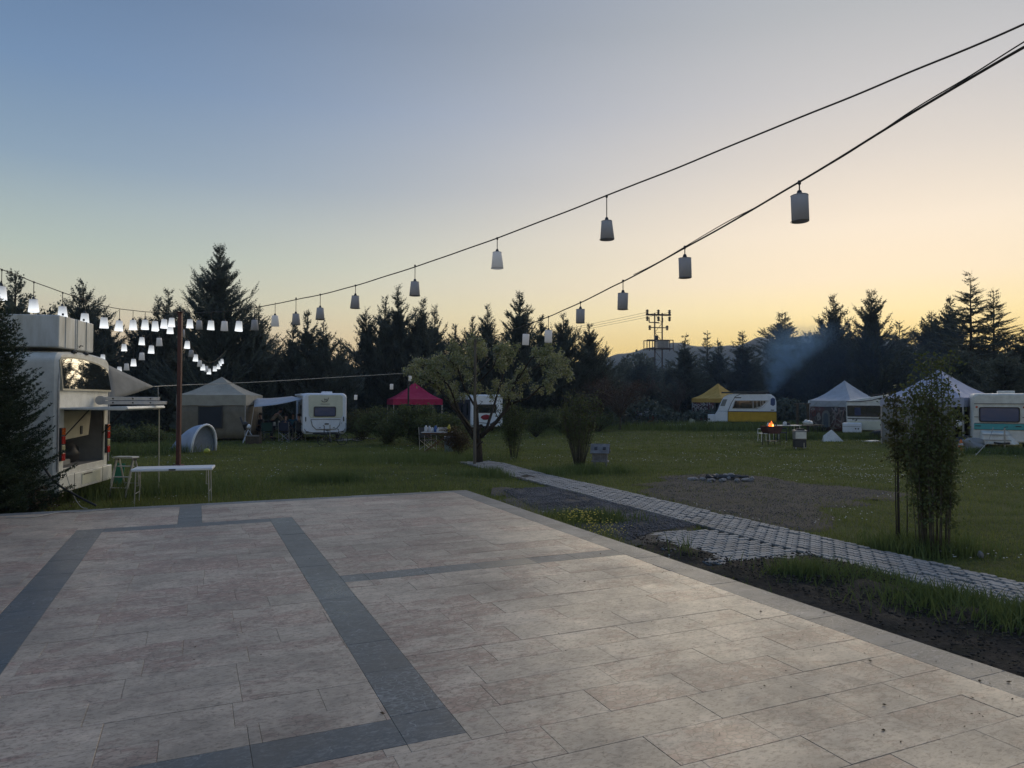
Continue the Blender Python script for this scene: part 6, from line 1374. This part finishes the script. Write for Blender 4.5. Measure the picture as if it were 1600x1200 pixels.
g = dpos(388, 33.6); o = thing('tripod', g, .2, 'pale tripod with a round white head standing left of the brown box', 'tripod')
for a in (.2, 2.4, 4.3): MB().tube([(0, 0, .62), (.42*math.cos(a), .42*math.sin(a), 0)], .020, 6).build('leg', M_ALU, o)
MB().blob((.02, 0, .78), (.10, .10, .12), 2, .05, 2).build('head', M_WHITE, o, smooth=True); MB().tube([(-.12, 0, .60), (-.35, .0, 1.22)], .05, 8).build('dark_tube', M_BLK, o, smooth=True); MB().blob((-.12, 0, .88), (.14, .12, .12), 2, .2, 4).build('pack', M_BLK, o, smooth=True)
# play tent and ball
def play_tent():
    a, b = G(279, 704), G(327, 702); D = 27.6; o = thing('beach_tent', (X(309, D), D, .03), math.radians(14), 'small pale blue half dome play tent beside the red post', 'tent'); o.scale = (.98, .98, 1.0)
    vs, fs = [], []; n, m = 12, 16
    for i in range(n+1):
        f = i/n; x_ = .34-1.50*f; w = .62*(1-.35*f); h = 1.04*(1-f**2.4*.98)*(1 if f < 1 else 0)+.0
        for j in range(m+1): a_ = PI*j/m; vs.append((x_+.12*math.sin(a_)*(1-f)-.0, w*-math.cos(a_), max(0, h)*math.sin(a_)**.8))
    fs = [(i*(m+1)+j, i*(m+1)+j+1, (i+1)*(m+1)+j+1, (i+1)*(m+1)+j) for i in range(n) for j in range(m)]
    M_B = pm('pale_blue_nylon', (.40, .47, .60), (.32, .39, .52), 3, .6, .3); sh = MB().add(vs, fs).build('shell', M_B, o, smooth=True); sh.modifiers.new('s', 'SOLIDIFY').thickness = .01
    sh.rotation_euler = (0, 0, math.radians(-36)); arc = MB().tube([(.34+.12*math.sin(PI*j/m), -.62*math.cos(PI*j/m), 1.04*math.sin(PI*j/m)**.8) for j in range(m+1)], .045, 8).build('arch_piping', M_WHITE, o, smooth=True); arc.rotation_euler = sh.rotation_euler
    MB().prism([(.60*-math.cos(PI*j/m), 1.0*math.sin(PI*j/m)**.8) for j in range(m+1)], (.30, 0, 0), (0, 1, 0), (0, 0, 1), (-1, 0, 0), .02).build('door_mesh', pm('grey_blue_mesh', (.16, .19, .23), (.13, .155, .19), 9, .8, .3), o).rotation_euler = sh.rotation_euler
play_tent()
g = G(323, 712); mb = MB().blob((0, 0, .15), (.11, .11, .10), 3, .02); o = tag(mb.build('ball', pm('yellow_green_rubber', (.42, .45, .06), (.34, .36, .05), 4, .5, .2), None, smooth=True, loc=(g.x, g.y, .02)), 'yellow green ball on the grass before the play tent', 'ball')
# bicycles
def wheel_tube(c, r_, ax, n=22, t_=.018):
    u = Vector((1, 0, 0)) if ax == 'y' else Vector((0, 1, 0)); w = Vector((0, 0, 1)); return MB().tube([Vector(c)+u*r_*math.cos(2*PI*i/n)+w*r_*math.sin(2*PI*i/n) for i in range(n+1)], t_, 5, False)
def bicycle(loc, rz, rx, label, col_, r_=.28, s=1.0):
    o = thing('bicycle', loc, rz, label, 'bicycle', 'bicycles by the caravan'); o.rotation_euler = (rx, 0, rz); o.scale = (s, s, s)
    for x_ in (-.5, .5):
        wh = wheel_tube((x_, 0, r_), r_, 'y').build('wheel', M_RUB, o); mb = MB(); [mb.tube([(x_, 0, r_), (x_+r_*math.cos(a), 0, r_+r_*math.sin(a))], .002, 3, False) for a in np.linspace(0, 6.28, 13)[:-1]]; mb.build('spokes', M_STEEL, wh); MB().tube([(x_, -.03, r_), (x_, .03, r_)], .02, 8).build('hub', M_STEEL, wh)
    A_, B2, C2, D2 = (-.5, 0, r_), (-.08, 0, r_-.02), (-.22, 0, .62), (.32, 0, .66)
    mb = MB(); [mb.tube([p, q], .015, 6) for p, q in ((A_, B2), (A_, C2), (B2, C2), (C2, D2), (B2, D2), (D2, (.5, 0, r_)), ((-.22, 0, .62), (-.25, 0, .74)), (D2, (.30, 0, .78)))]; mb.build('frame', col_, o)
    MB().blob((-.26, 0, .76), (.12, .06, .03), 2, 0).build('saddle', M_BLK, o, smooth=True); MB().tube([(.26, -.26, .84), (.30, -.1, .80), (.30, .1, .80), (.26, .26, .84)], .012, 6).build('handlebar', M_BLK, o); MB().tube([(-.08, -.09, r_-.1), (-.08, -.07, r_), (-.08, .07, r_), (-.08, .09, r_+.1)], .01, 5).build('pedal_crank', M_STEEL, o)
    return o
bicycle(dpos(520, 31.6)+Vector((0, 0, .04)), .35, 0, 'dark small bicycle standing in front of the white caravan', M_BLK, s=.85)
bicycle(dpos(545, 34.5)+Vector((0, 0, .05)), .1, 1.35, 'bicycle lying on the grass right of the standing one', M_STEEL, s=.85)
bicycle(dpos(572, 36.5)+Vector((0, 0, .05)), -.2, 1.42, 'pale bicycle lying farther right near the low bush', M_WHITE, s=.8)
# table with drinks
dt = simple_table('drinks_table', dpos(684, 28.2), -.05, 1.12, .6, .76, pm('brown_table_wood', (.20, .10, .05), (.14, .07, .035), 6, .6, .3), pm('brown_table_wood', (.2, .1, .05)), 'brown table with crossed legs carrying bottles and a rack', cross=True)
mb = MB().box((-.02, 0, 0.01), (1.2, .68, .012)); stand_on('tablecloth', dt, 0, 0, .765, mb, CUP, 'white cloth on the drinks table', 'tablecloth', smooth=False)
MBLU = pm('blue_label', (.05, .12, .32), None, 6, .5, .1); MYEL = pm('yellow_bottle', (.62, .48, .03), None, 6, .4, .1)
for x_, y_, r_, h_, m_, lb in ((-.46, -.05, .065, .27, CUP, 'white bottle at the left end of the drinks table'), (-.34, .08, .06, .25, CUP, 'second white bottle behind the leftmost on the drinks table'), (-.20, -.05, .055, .20, CUP, 'short white tub beside the blue labelled jar'), (-.08, .02, .07, .26, MBLU, 'blue and white jar on the drinks table'), (.02, -.1, .05, .16, CUP, 'small white jar beside the blue one'), (.46, -.02, .065, .30, MYEL, 'yellow bottle at the right end of the drinks table'), (.40, .15, .04, .22, pm('green_glass', (.03, .10, .05), None, 6, .2, .05), 'green bottle behind the yellow one')): stand_on('bottle', dt, x_, y_, .777, cyl(r_, h_, top=r_*.55), m_, lb, 'bottle')
rk = thing('dish_rack', dt.location+Vector((.22, -.02, .777)), dt.rotation_euler.z, 'white dish rack standing full on the drinks table', 'dish rack'); MB().box((0, 0, .015), (.40, .30, .03)).build('tray', CUP, rk, bevel=.004)
for i in range(9): MB().lathe([(.01, -.006), (.09, -.004), (.09, .004), (.01, .006)], n=14).build('plate', CUP, rk).matrix_local = Matrix.Translation((-.17+.042*i, 0, .11)) @ Matrix.Rotation(PI/2-.2, 4, 'Y')
bk = thing('bin', dpos(702, 28.0), 0, 'pale blue bin right of the drinks table', 'bin'); MB().lathe([(.17, 0), (.20, .55), (.21, .58), (.19, .58), (.17, .02)], n=20).build('bucket', pm('pale_blue_plastic', (.30, .40, .48), (.24, .32, .4), 5, .5, .1), bk, smooth=True); MB().lathe([(.205, .58), (.215, .60), (.2, .63), (.02, .65)], n=20).build('lid', M_WHITE, bk)
folding_chair(dpos(669, 28.8), .6, M_BLK, 'folding chair with pale tubes left of the drinks table')
# toy house on posts
def toy_house():
    D = 21.2; o = thing('toy_house', (X(938, D), D, 0), math.radians(-12), 'small grey toy house with two roof windows beside the vase shaped bush', 'toy house'); Mh = pm('grey_white_boards', (.22, .22, .23), (.12, .12, .12), 6, .8, .4)
    for i in range(8): MB().box((-.20+.057*i, -.16, .38), (.048, .02, .24)).build('board', Mh, o)
    MB().box((0, .02, .38), (.42, .32, .24)).build('wall', M_BLK, o); MB().box((0, 0, .25), (.50, .44, .03)).build('floor', Mh, o)
    MB().prism([(-.20, .50), (0, .50), (.20, .50), (.0, .70)], (-.23, .04, 0), (0, 1, 0), (0, 0, 1), (1, 0, 0), .46).build('gable', M_BLK, o)
    rf = MB().box((0, -.115, .625), (.56, .02, .36), rx=-.72).build('roof', Mh, o); MB().box((0, .19, .62), (.56, .02, .34), rx=.72).build('roof', Mh, o)
    for x_ in (-.12, .13): MB().box((x_, -.135, .64), (.09, .02, .09), rx=-.72).build('roof_window', M_BLK, o)
    for x_ in (-.17, .17):
        for y_ in (-.12, .12): MB().box((x_, y_, .12), (.05, .05, .26)).build('post', Mh, o)
toy_house()

# ------------------------------------------------------------ far table, bags, pylon, fence
ft = simple_table('far_table', dpos(1014, 60), 0, 2.0, .9, .85, CUP, M_BOX, 'far table set with white things beside the child'); MB().box((.1, -.47, .45), (.9, .02, .8)).build('cloth_front', pm('terracotta_cloth', (.28, .11, .07), (.22, .09, .06), 4, .8, .3), ft)
for i, (x_, h_) in enumerate(((-.7, .2), (-.35, .35), (-.1, .5), (.2, .25), (.5, .45), (.8, .15))): stand_on('vessel', ft, x_, .0, .85, cyl(.12, h_, top=.05), CUP, f'{ORD[i]} white vessel from the left on the far table', 'vessel', group='white vessels on the far table')
for sx, lb in ((-1, 'pale bench at the left of the far table'), (1, 'pale bench at the right of the far table')):
    o = thing('bench', dpos(1014+sx*20, 59.2), 0, lb, 'bench'); MB().box((0, 0, .42), (1.0, .35, .05)).build('seat', M_BEIGE, o)
    for x_ in (-.4, .4): MB().box((x_, 0, .2), (.06, .3, .40)).build('leg', M_BEIGE, o)
def rag(name, px, D, d, mat, label, cat, seed): mb = MB().blob((0, 0, d[2]*.8), d, 3, .28, seed, flat=0); return tag(mb.build(name, mat, None, smooth=True, loc=dpos(px, D)), label, cat)
M_BAG = pm('cream_sack', (.42, .41, .30), (.32, .31, .22), 5, .8, .4)
rag('sack', 1081, 57, (.28, .2, .36), M_BAG, 'cream sack on the grass left of the yellow gazebo', 'sack', 3)
rag('cooler_bag', 1100, 58.5, (.5, .3, .35), pm('dull_red_cloth', (.30, .05, .05), None, 4, .8, .3), 'red bag at the foot of the yellow gazebo', 'bag', 4)
rag('white_bag', 1108, 57.8, (.45, .3, .3), M_DIRTY, 'white bag right of the red one below the yellow gazebo', 'bag', 6)
rag('white_cover', 1055, 57, (.8, .3, .12), M_DIRTY, 'flat white sheet on the grass right of the far table', 'sheet', 7)
mb = MB(); mb.add([(-.55, -.2, 0), (.45, -.25, 0), (.4, .35, 0), (-.45, .3, 0), (-.06, .05, .62), (-.50, .0, .30), (.2, .1, .40)], [(0, 1, 4), (1, 2, 4), (2, 3, 4), (3, 0, 5), (3, 5, 4), (0, 4, 5), (1, 6, 4)]); o = mb.build('white_cover', M_DIRTY, None, bevel=.03, loc=dpos(1301, 36.5)); tag(o, 'pale peaked cover on the grass in front of the silver gazebo', 'cover')
rag('white_bag', 1262, 40, (.26, .2, .15), M_DIRTY, 'white bag on the table in front of the silver gazebo', 'bag', 9).location.z = .72
simple_table('side_table', dpos(1262, 40), .1, 1.6, .7, .74, M_BOX, M_BLK, 'dark cluttered table in front of the silver gazebo')
def pylon():
    D = 84; s = D/F; o = thing('power_pylon', dpos(1029, D), .12, 'steel lattice power pylon with crossarms and transformer behind the trees', 'pylon'); zt = P(1029, 489, D).z; M_PY = pm('brown_steel', (.09, .06, .05), (.06, .04, .035), 5, .6, .2); w = 6*s
    for x_ in (-w, w): MB().box((x_, 0, zt/2), (.13, .13, zt)).build('leg', M_PY, o)
    mb = MB(); z = .3; k = 0
    while z < zt-1: mb.tube([(-w if k % 2 else w, 0, z), (w if k % 2 else -w, 0, z+1.1)], .035, 4); mb.tube([(-w, 0, z), (w, 0, z)], .03, 4); z += 1.1; k += 1
    mb.build('lattice', M_PY, o)
    Z = lambda py: P(1029, py, D).z
    for py, hw_, th in ((492, 20, .20), (512, 15, .10)):
        arm = MB().box((0 if py == 492 else 1*s, 0, Z(py)), (hw_*2*s, .16, th)).build('crossarm', M_PY, o)
        for x_ in ((-18, 0, 18) if py == 492 else (-14, 14)):
            for dz in ((-.45, .35) if py == 492 else (0,)): MB().lathe([(.05, -.3), (.18, -.22), (.08, -.12), (.22, -.02), (.08, .06), (.20, .16), (.05, .28)], (x_*s, 0, Z(py)+dz), 10).build('insulator', M_BLK, arm, smooth=True)
    mb = MB(); mb.box((-7*s, 0, Z(504)), (16*s, .1, .1)); mb.box((-15*s, 0, Z(500)), (.1, .1, .6)); mb.box((7*s, 0, Z(500)), (.08, .1, .5)); mb.build('switch_arm', M_PY, o)
    MB().box((-5*s, -.3, Z(528)), (5*s, .5, .5)).build('breaker_box', M_BLK, o, bevel=.03)
    mb = MB(); [mb.box((0, y_, Z(532)), (42*s, .08, .10)) for y_ in (-.6, .6)]; [mb.box((x_*s, y_, Z(540)), (.08, .08, 16*s)) for x_ in (-21, -12, 21) for y_ in (-.6, .6)]; mb.box((0, 0, Z(545)), (42*s, 1.2, .10)); mb.build('platform', M_PY, o)
    tf = MB().box((6*s, 0, Z(538)), (18*s, 1.0, .95)).build('transformer', M_STEEL, o, bevel=.05)
    mb = MB(); [mb.box((6*s-.6+.16*i, -.56, Z(538)), (.03, .12, .8)) for i in range(8)]; mb.build('cooling_fins', M_STEEL, tf)
    return o, Z, s
py_, Z_, ps = pylon()
for i, dx in enumerate((-18, 0, 18)):
    a = Vector((X(1029, 84)+dx*ps, 84, Z_(488))); b = Vector((X(560, 150)+dx*.1, 150, 11.0)); pts = [a.lerp(b, t_)+Vector((0, 0, -4*t_*(1-t_))) for t_ in np.linspace(0, 1, 20)]; cable('power_line', pts, .018, M_RUB, f'{["left","middle","right"][i]} overhead wire running off to the left from the pylon', 'wire', 4)
fn = thing('fence', dpos(0, 64), 0, 'low dark post and rail fence under the middle trees', 'fence')
for i in range(24):
    x_ = X(860+i*11, 68)-X(0, 64); MB().box((x_, 4, .65), (.12, .12, 1.3)).build('fence_post', M_WOOD, fn)
for z_ in (.4, .8, 1.2):
    a, b = X(855, 68)-X(0, 64), X(1118, 68)-X(0, 64); MB().box(((a+b)/2, 3.92, z_), (b-a, .04, .07)).build('rail', M_WOOD, fn)
fn = thing('fence', dpos(0, 47), 0, 'dark post and rail fence behind the left camp', 'fence')
for i in range(16): MB().box((X(150+i*28, 47)-X(0, 47), 0, .65), (.1, .1, 1.3)).build('fence_post', M_WOOD, fn)
for z_ in (.5, .9, 1.25): a, b = X(140, 47)-X(0, 47), X(580, 47)-X(0, 47); MB().box(((a+b)/2, -.07, z_), (b-a, .03, .07)).build('rail', M_WOOD, fn)

# ------------------------------------------------------------ barbecue with fire, steel stove, tables
def brazier():
    D = 33.4; o = thing('barbecue', dpos(1205, D), .25, 'rust red charcoal barbecue on legs with open flames', 'barbecue'); Mr = pm('rusty_iron', (.11, .035, .025), (.05, .02, .016), 6, .7, .4)
    mb = MB(); a = [(-.42, .88), (-.36, .66), (-.28, .54), (.28, .54), (.36, .66), (.42, .88)]; i_ = [(.40, .88), (.34, .67), (.27, .56), (-.27, .56), (-.34, .67), (-.40, .88)]
    mb.prism(a+i_, (0, -.26, 0), (1, 0, 0), (0, 0, 1), (0, 1, 0), .52); mb.prism(a, (0, -.28, 0), (1, 0, 0), (0, 0, 1), (0, 1, 0), .02); mb.prism(a, (0, .26, 0), (1, 0, 0), (0, 0, 1), (0, 1, 0), .02); mb.build('fire_bowl', Mr, o)
    for x_ in (-.30, .30):
        for y_ in (-.2, .2): MB().tube([(x_, y_, .56), (x_*1.08, y_*1.1, 0)], .018, 6).build('leg', M_RUB, o)
    MB().box((0, 0, .18), (.6, .36, .02)).build('shelf', M_RUB, o); MB().tube([(-.42, -.15, .84), (-.52, -.15, .84), (-.52, .15, .84), (-.42, .15, .84)], .012, 6).build('handle', M_RUB, o)
    mb = MB(); rr_ = random.Random(4)
    for i in range(36): mb.blob((rr_.uniform(-.34, .34), rr_.uniform(-.2, .2), .72+rr_.uniform(0, .06)), (.05, .05, .04), 1, .2, i)
    tag(mb.build('charcoal', M_BLK, o), kind='stuff')
    def flame(x_, y_, h, w, mat, seed):
        r3 = random.Random(seed); prof = [(.3, 0), (.85, .12), (1, .28), (.78, .5), (.42, .75), (.15, .92), (.01, 1)]; mb = MB(); n = 10; vs = []
        for k, (r_, z_) in enumerate(prof):
            ox, oy = .25*w*math.sin(z_*5+seed), .2*w*math.cos(z_*4+seed)
            for j in range(n): a_ = 2*PI*j/n; rad = r_*w*(1+.2*math.sin(3*a_+seed+z_*3)); vs.append((x_+ox+rad*math.cos(a_), y_+oy+rad*math.sin(a_)*.7, .78+z_*h))
        mb.add(vs, [(k*n+j, k*n+(j+1) % n, (k+1)*n+(j+1) % n, (k+1)*n+j) for k in range(len(prof)-1) for j in range(n)]); mb.build('flame', mat, o, smooth=True)
    MF1 = emit('flame_orange', (1, .16, .02), 1.5); MF2 = emit('flame_yellow', (1, .50, .12), 2.6)
    flame(.02, 0, .36, .085, MF1, 1); flame(-.06, .03, .26, .07, MF1, 2); flame(.10, .02, .22, .06, MF1, 4); flame(.03, -.09, .22, .055, MF2, 3)
    l = bpy.data.lights.new('fire_light', 'POINT'); l.energy = 6; l.color = (1, .35, .1); l.shadow_soft_size = .12; lo = bpy.data.objects.new('fire_light', l); col.objects.link(lo); lo.parent = o; lo.location = (0, 0, .95)
brazier()
def stove():
    D = 30.6; o = thing('steel_stove', dpos(1249, D), -.15, 'boxy steel field stove with pale sides and dark base right of the barbecue', 'stove')
    MB().box((0, 0, .60), (.48, .46, .34)).build('steel_casing', M_STEEL, o, bevel=.01); MB().box((0, 0, .25), (.46, .44, .34)).build('lower_box', M_BLK, o, bevel=.01); MB().box((0, -.24, .60), (.42, .015, .28)).build('front_panel', M_DIRTY, o, bevel=.004)
    MB().box((0, 0, .80), (.52, .50, .03)).build('top_rim', M_STEEL, o, bevel=.006); MB().box((.02, 0, .85), (.30, .3, .07)).build('grill_tray', M_RUB, o, bevel=.006)
    for x_ in (-.2, .2):
        for y_ in (-.2, .2): MB().box((x_, y_, .04), (.04, .04, .10)).build('foot', M_STEEL, o)
    MB().tube([(.12, -.26, .28), (.12, -.27, .05)], .02, 6).build('poker', M_BEIGE, o)
stove()
bt = simple_table('side_table', dpos(1229, 38), .1, 1.3, .7, .78, M_DIRTY, M_DIRTY, 'thin white folding table right behind the barbecue'); stand_on('kettle', bt, -.1, 0, .78, cyl(.10, .20, top=.05), CUP, 'white and black kettle on the thin table behind the barbecue', 'kettle'); stand_on('pot', bt, .12, .05, .78, cyl(.10, .12), M_BLK, 'dark pot beside the kettle', 'pot')
simple_table('side_table', dpos(1252, 39.2), 0, 1.2, .7, .74, M_BOX, M_BLK, 'dark table behind the steel stove')
def garden_chair(loc, rz, mat, label):
    o = thing('garden_chair', loc, rz, label, 'chair'); MB().box((0, 0, .42), (.48, .46, .04)).build('seat', mat, o, bevel=.01); MB().box((0, .25, .70), (.46, .035, .52), rx=-.2).build('backrest', mat, o, bevel=.02)
    for x_ in (-.2, .2):
        for y_ in (-.19, .2): MB().tube([(x_*1.15, y_*1.15, 0), (x_, y_, .42)], .018, 6).build('leg', mat, o)
        MB().tube([(x_*1.2, -.2, .42), (x_*1.2, -.2, .64), (x_*1.2, .26, .64)], .018, 6).build('armrest', mat, o)
garden_chair(dpos(1193, 36), -1.5, M_DIRTY, 'white garden chair left of the barbecue'); garden_chair(dpos(1222, 37), 1.2, M_NAVY, 'dark chair partly hidden behind the barbecue flames')
# posts and shelf left of the silver gazebo
o = thing('wood_frame', dpos(1254, 46.5), 0, 'brown wooden frame standing left of the silver gazebo', 'frame')
for x_ in (-.35, .35): MB().box((x_, 0, .95), (.14, .14, 1.9)).build('upright', M_BOX, o)
MB().box((0, 0, 1.9), (.95, .3, .08)).build('top_board', M_WOOD, o)
# cone
g = dpos(1501, 29.2); o = thing('traffic_cone', g, 0, 'orange traffic cone with a white collar left of the turquoise striped caravan', 'cone'); MB().lathe([(.15, .03), (.12, .14), (.09, .26), (.055, .40), (.035, .50), (.02, .50)], n=18).build('cone_body', M_ORGN, o, smooth=True); MB().lathe([(.094, .27), (.072, .36), (.068, .36), (.09, .27)], n=18).build('reflective_band', CUP, o); MB().box((0, 0, .018), (.36, .36, .035)).build('base', M_ORGN, o, bevel=.008)
rag('white_rag', 1497, 29.8, (.14, .12, .16), CUP, 'white rag hanging beside the gazebo wall above the cone', 'rag', 12).location.z = .98
# dark motorcycle-like clutter left as bags by the gazebo
rag('dark_bag', 1508, 31, (.5, .4, .3), M_BLK, 'black bag behind the traffic cone', 'bag', 13); rag('dark_crate_cover', 1385, 38.5, (1.0, .4, .28), M_BLK, 'dark heap at the foot of the low caravan', 'heap', 14)
rag('white_scrap', 1362, 36, (.45, .2, .05), M_DIRTY, 'white scrap on the grass before the low caravan', 'scrap', 15)

# ------------------------------------------------------------ fire pit stones, yellow flowers, rocks by the shrub
M_ST = pm('ash_white_stone', (.30, .29, .28), (.15, .14, .14), 7, .9, .5)
r5 = random.Random(9)
pit = [(1083,752.5,.26),(1098,752.5,.16),(1111,754.5,.22),(1121,750,.16),(1129,754.5,.2),(1134,747,.18),(1142,746,.2),(1150,752,.17),(1147,748.5,.16),(1152,755,.14),(1168,754,.34),(1163,751,.16),(1120,747,.13),(1138,751,.14),(1175,752,.12)]
for i, (px, py, L_) in enumerate(pit):
    g = G(px, py); mb = MB().blob((0, 0, .035), (L_*.5, .10, .055), 2, .22, i); tag(mb.build('stone', M_ST if i % 4 != 3 else M_SOIL, None, smooth=False, loc=(g.x, g.y, .03)), f'{ORD[i]} stone from the left in the burnt fire ring on the gravel patch', 'stone', 'stones of the burnt fire ring')
g = G(1135, 750); mb = MB(); [mb.tube([(r5.uniform(-.6, .6), r5.uniform(-.35, .35), .04), (r5.uniform(-.6, .6), r5.uniform(-.35, .35), .08)], r5.uniform(.02, .04), 6) for _ in range(10)]
tag(mb.build('charred_wood', M_BLK, None, loc=(g.x, g.y, .03)), 'charred sticks in the middle of the fire ring', kind='stuff')
for i, (px, py, L_) in enumerate(((1487, 853, .13), (1497, 855, .09), (1508, 856, .08), (1532, 872, .07))):
    g = G(px, py); mb = MB().blob((0, 0, .03), (L_*.5, .05, .05), 2, .2, i+30); tag(mb.build('stone', M_ST, None, loc=(g.x, g.y, .01)), f'{ORD[i]} pale stone from the left on the grass behind the tall shrub', 'stone', 'stones at the tall shrub')
yx, yy = [], []
for px, py, n_ in ((893, 803, 60), (916, 806, 55), (935, 820, 60), (950, 826, 50), (905, 800, 30)):
    g = G(px, py, .25); yx += list(rng.normal(g.x, .13, n_)); yy += list(rng.normal(g.y, .13, n_))
yx, yy = np.array(yx), np.array(yy); flowers('yellow_flowers', yx, yy, .18+rng.uniform(0, .14, len(yx)), .014+0*yx, M_Y, 'bright yellow flower heads at the terrace edge beside the gravel')

# ------------------------------------------------------------ smoke and air
def plume_smoke():
    t = NT('blue_smoke'); t.t.nodes.remove(t.b); v = t.n('ShaderNodeVolumePrincipled'); v.inputs['Color'].default_value = (.38, .66, 1, 1); v.inputs['Anisotropy'].default_value = .1
    o = t.n('ShaderNodeTexCoord').outputs['Object']; sp_ = t.n('ShaderNodeSeparateXYZ'); t.l(o, sp_.inputs[0]); z = sp_.outputs[2]
    cx = t.math('MULTIPLY', t.math('POWER', t.math('MAXIMUM', z, 0), 1.25), .33); dx = t.math('SUBTRACT', sp_.outputs[0], cx); R_ = t.math('ADD', t.math('MULTIPLY', z, .62), .42)
    rr_ = t.math('DIVIDE', t.math('SQRT', t.math('ADD', t.math('MULTIPLY', dx, dx), t.math('MULTIPLY', sp_.outputs[1], sp_.outputs[1]))), R_)
    f = t.math('SUBTRACT', 1.0, rr_, True); f = t.math('POWER', f, 1.3); n = t.noise(o, .85, 4, .6, .5); n = t.rng(n, .36, .72); top = t.rng(z, 2.6, 6.2, 1, 0); bot = t.rng(z, 0, .5)
    d = t.math('MULTIPLY', t.math('MULTIPLY', f, n), t.math('MULTIPLY', top, bot)); t.l(t.math('MULTIPLY', d, 1.9), v.inputs['Density']); t.l(v.outputs[0], t.t.nodes['Material Output'].inputs['Volume'])
    q = P(1205, 618, 61); b = MB().box((1.6, 0, 3.2), (10, 8, 6.4)).build('smoke', t.m, None, loc=(q.x, 61, q.z)); tag(b, 'blue smoke rising behind the yellow and white caravan', kind='stuff')
plume_smoke()
t = NT('evening_haze'); t.t.nodes.remove(t.b); v = t.n('ShaderNodeVolumePrincipled'); v.inputs['Color'].default_value = (.55, .70, .95, 1); v.inputs['Density'].default_value = .0004; v.inputs['Anisotropy'].default_value = .0; t.l(v.outputs[0], t.t.nodes['Material Output'].inputs['Volume'])
tag(MB().box((0, 340, 29), (1900, 760, 60)).build('haze', t.m), 'thin evening air', kind='stuff')

t = NT('drifting_smoke'); t.t.nodes.remove(t.b); v = t.n('ShaderNodeVolumePrincipled'); v.inputs['Color'].default_value = (.40, .62, .95, 1); p = t.pos((1, 1, 1))
sx = t.n('ShaderNodeSeparateXYZ'); t.l(t.n('ShaderNodeTexCoord').outputs['Object'], sx.inputs[0])
ex = t.math('SUBTRACT', 1.0, t.math('POWER', t.math('ABSOLUTE', t.math('MULTIPLY', sx.outputs[0], 1/21)), 2.0), True); ez = t.math('SUBTRACT', 1.0, t.math('POWER', t.math('ABSOLUTE', t.math('MULTIPLY', sx.outputs[2], 1/4.6)), 2.0), True); ey = t.math('SUBTRACT', 1.0, t.math('POWER', t.math('ABSOLUTE', t.math('MULTIPLY', sx.outputs[1], 1/2.6)), 2.0), True)
d = t.math('MULTIPLY', t.math('MULTIPLY', ex, ez), t.math('MULTIPLY', ey, t.rng(t.noise(p, .16, 3, .6), .30, .70))); t.l(t.math('MULTIPLY', d, .045), v.inputs['Density']); t.l(v.outputs[0], t.t.nodes['Material Output'].inputs['Volume'])
tag(MB().box((0, 0, 0), (43, 5.4, 9.4)).build('drifting_smoke', t.m, None, loc=(X(1300, 64), 64, 5.4)), 'thin bluish smoke drifting along the right hand trees', kind='stuff')
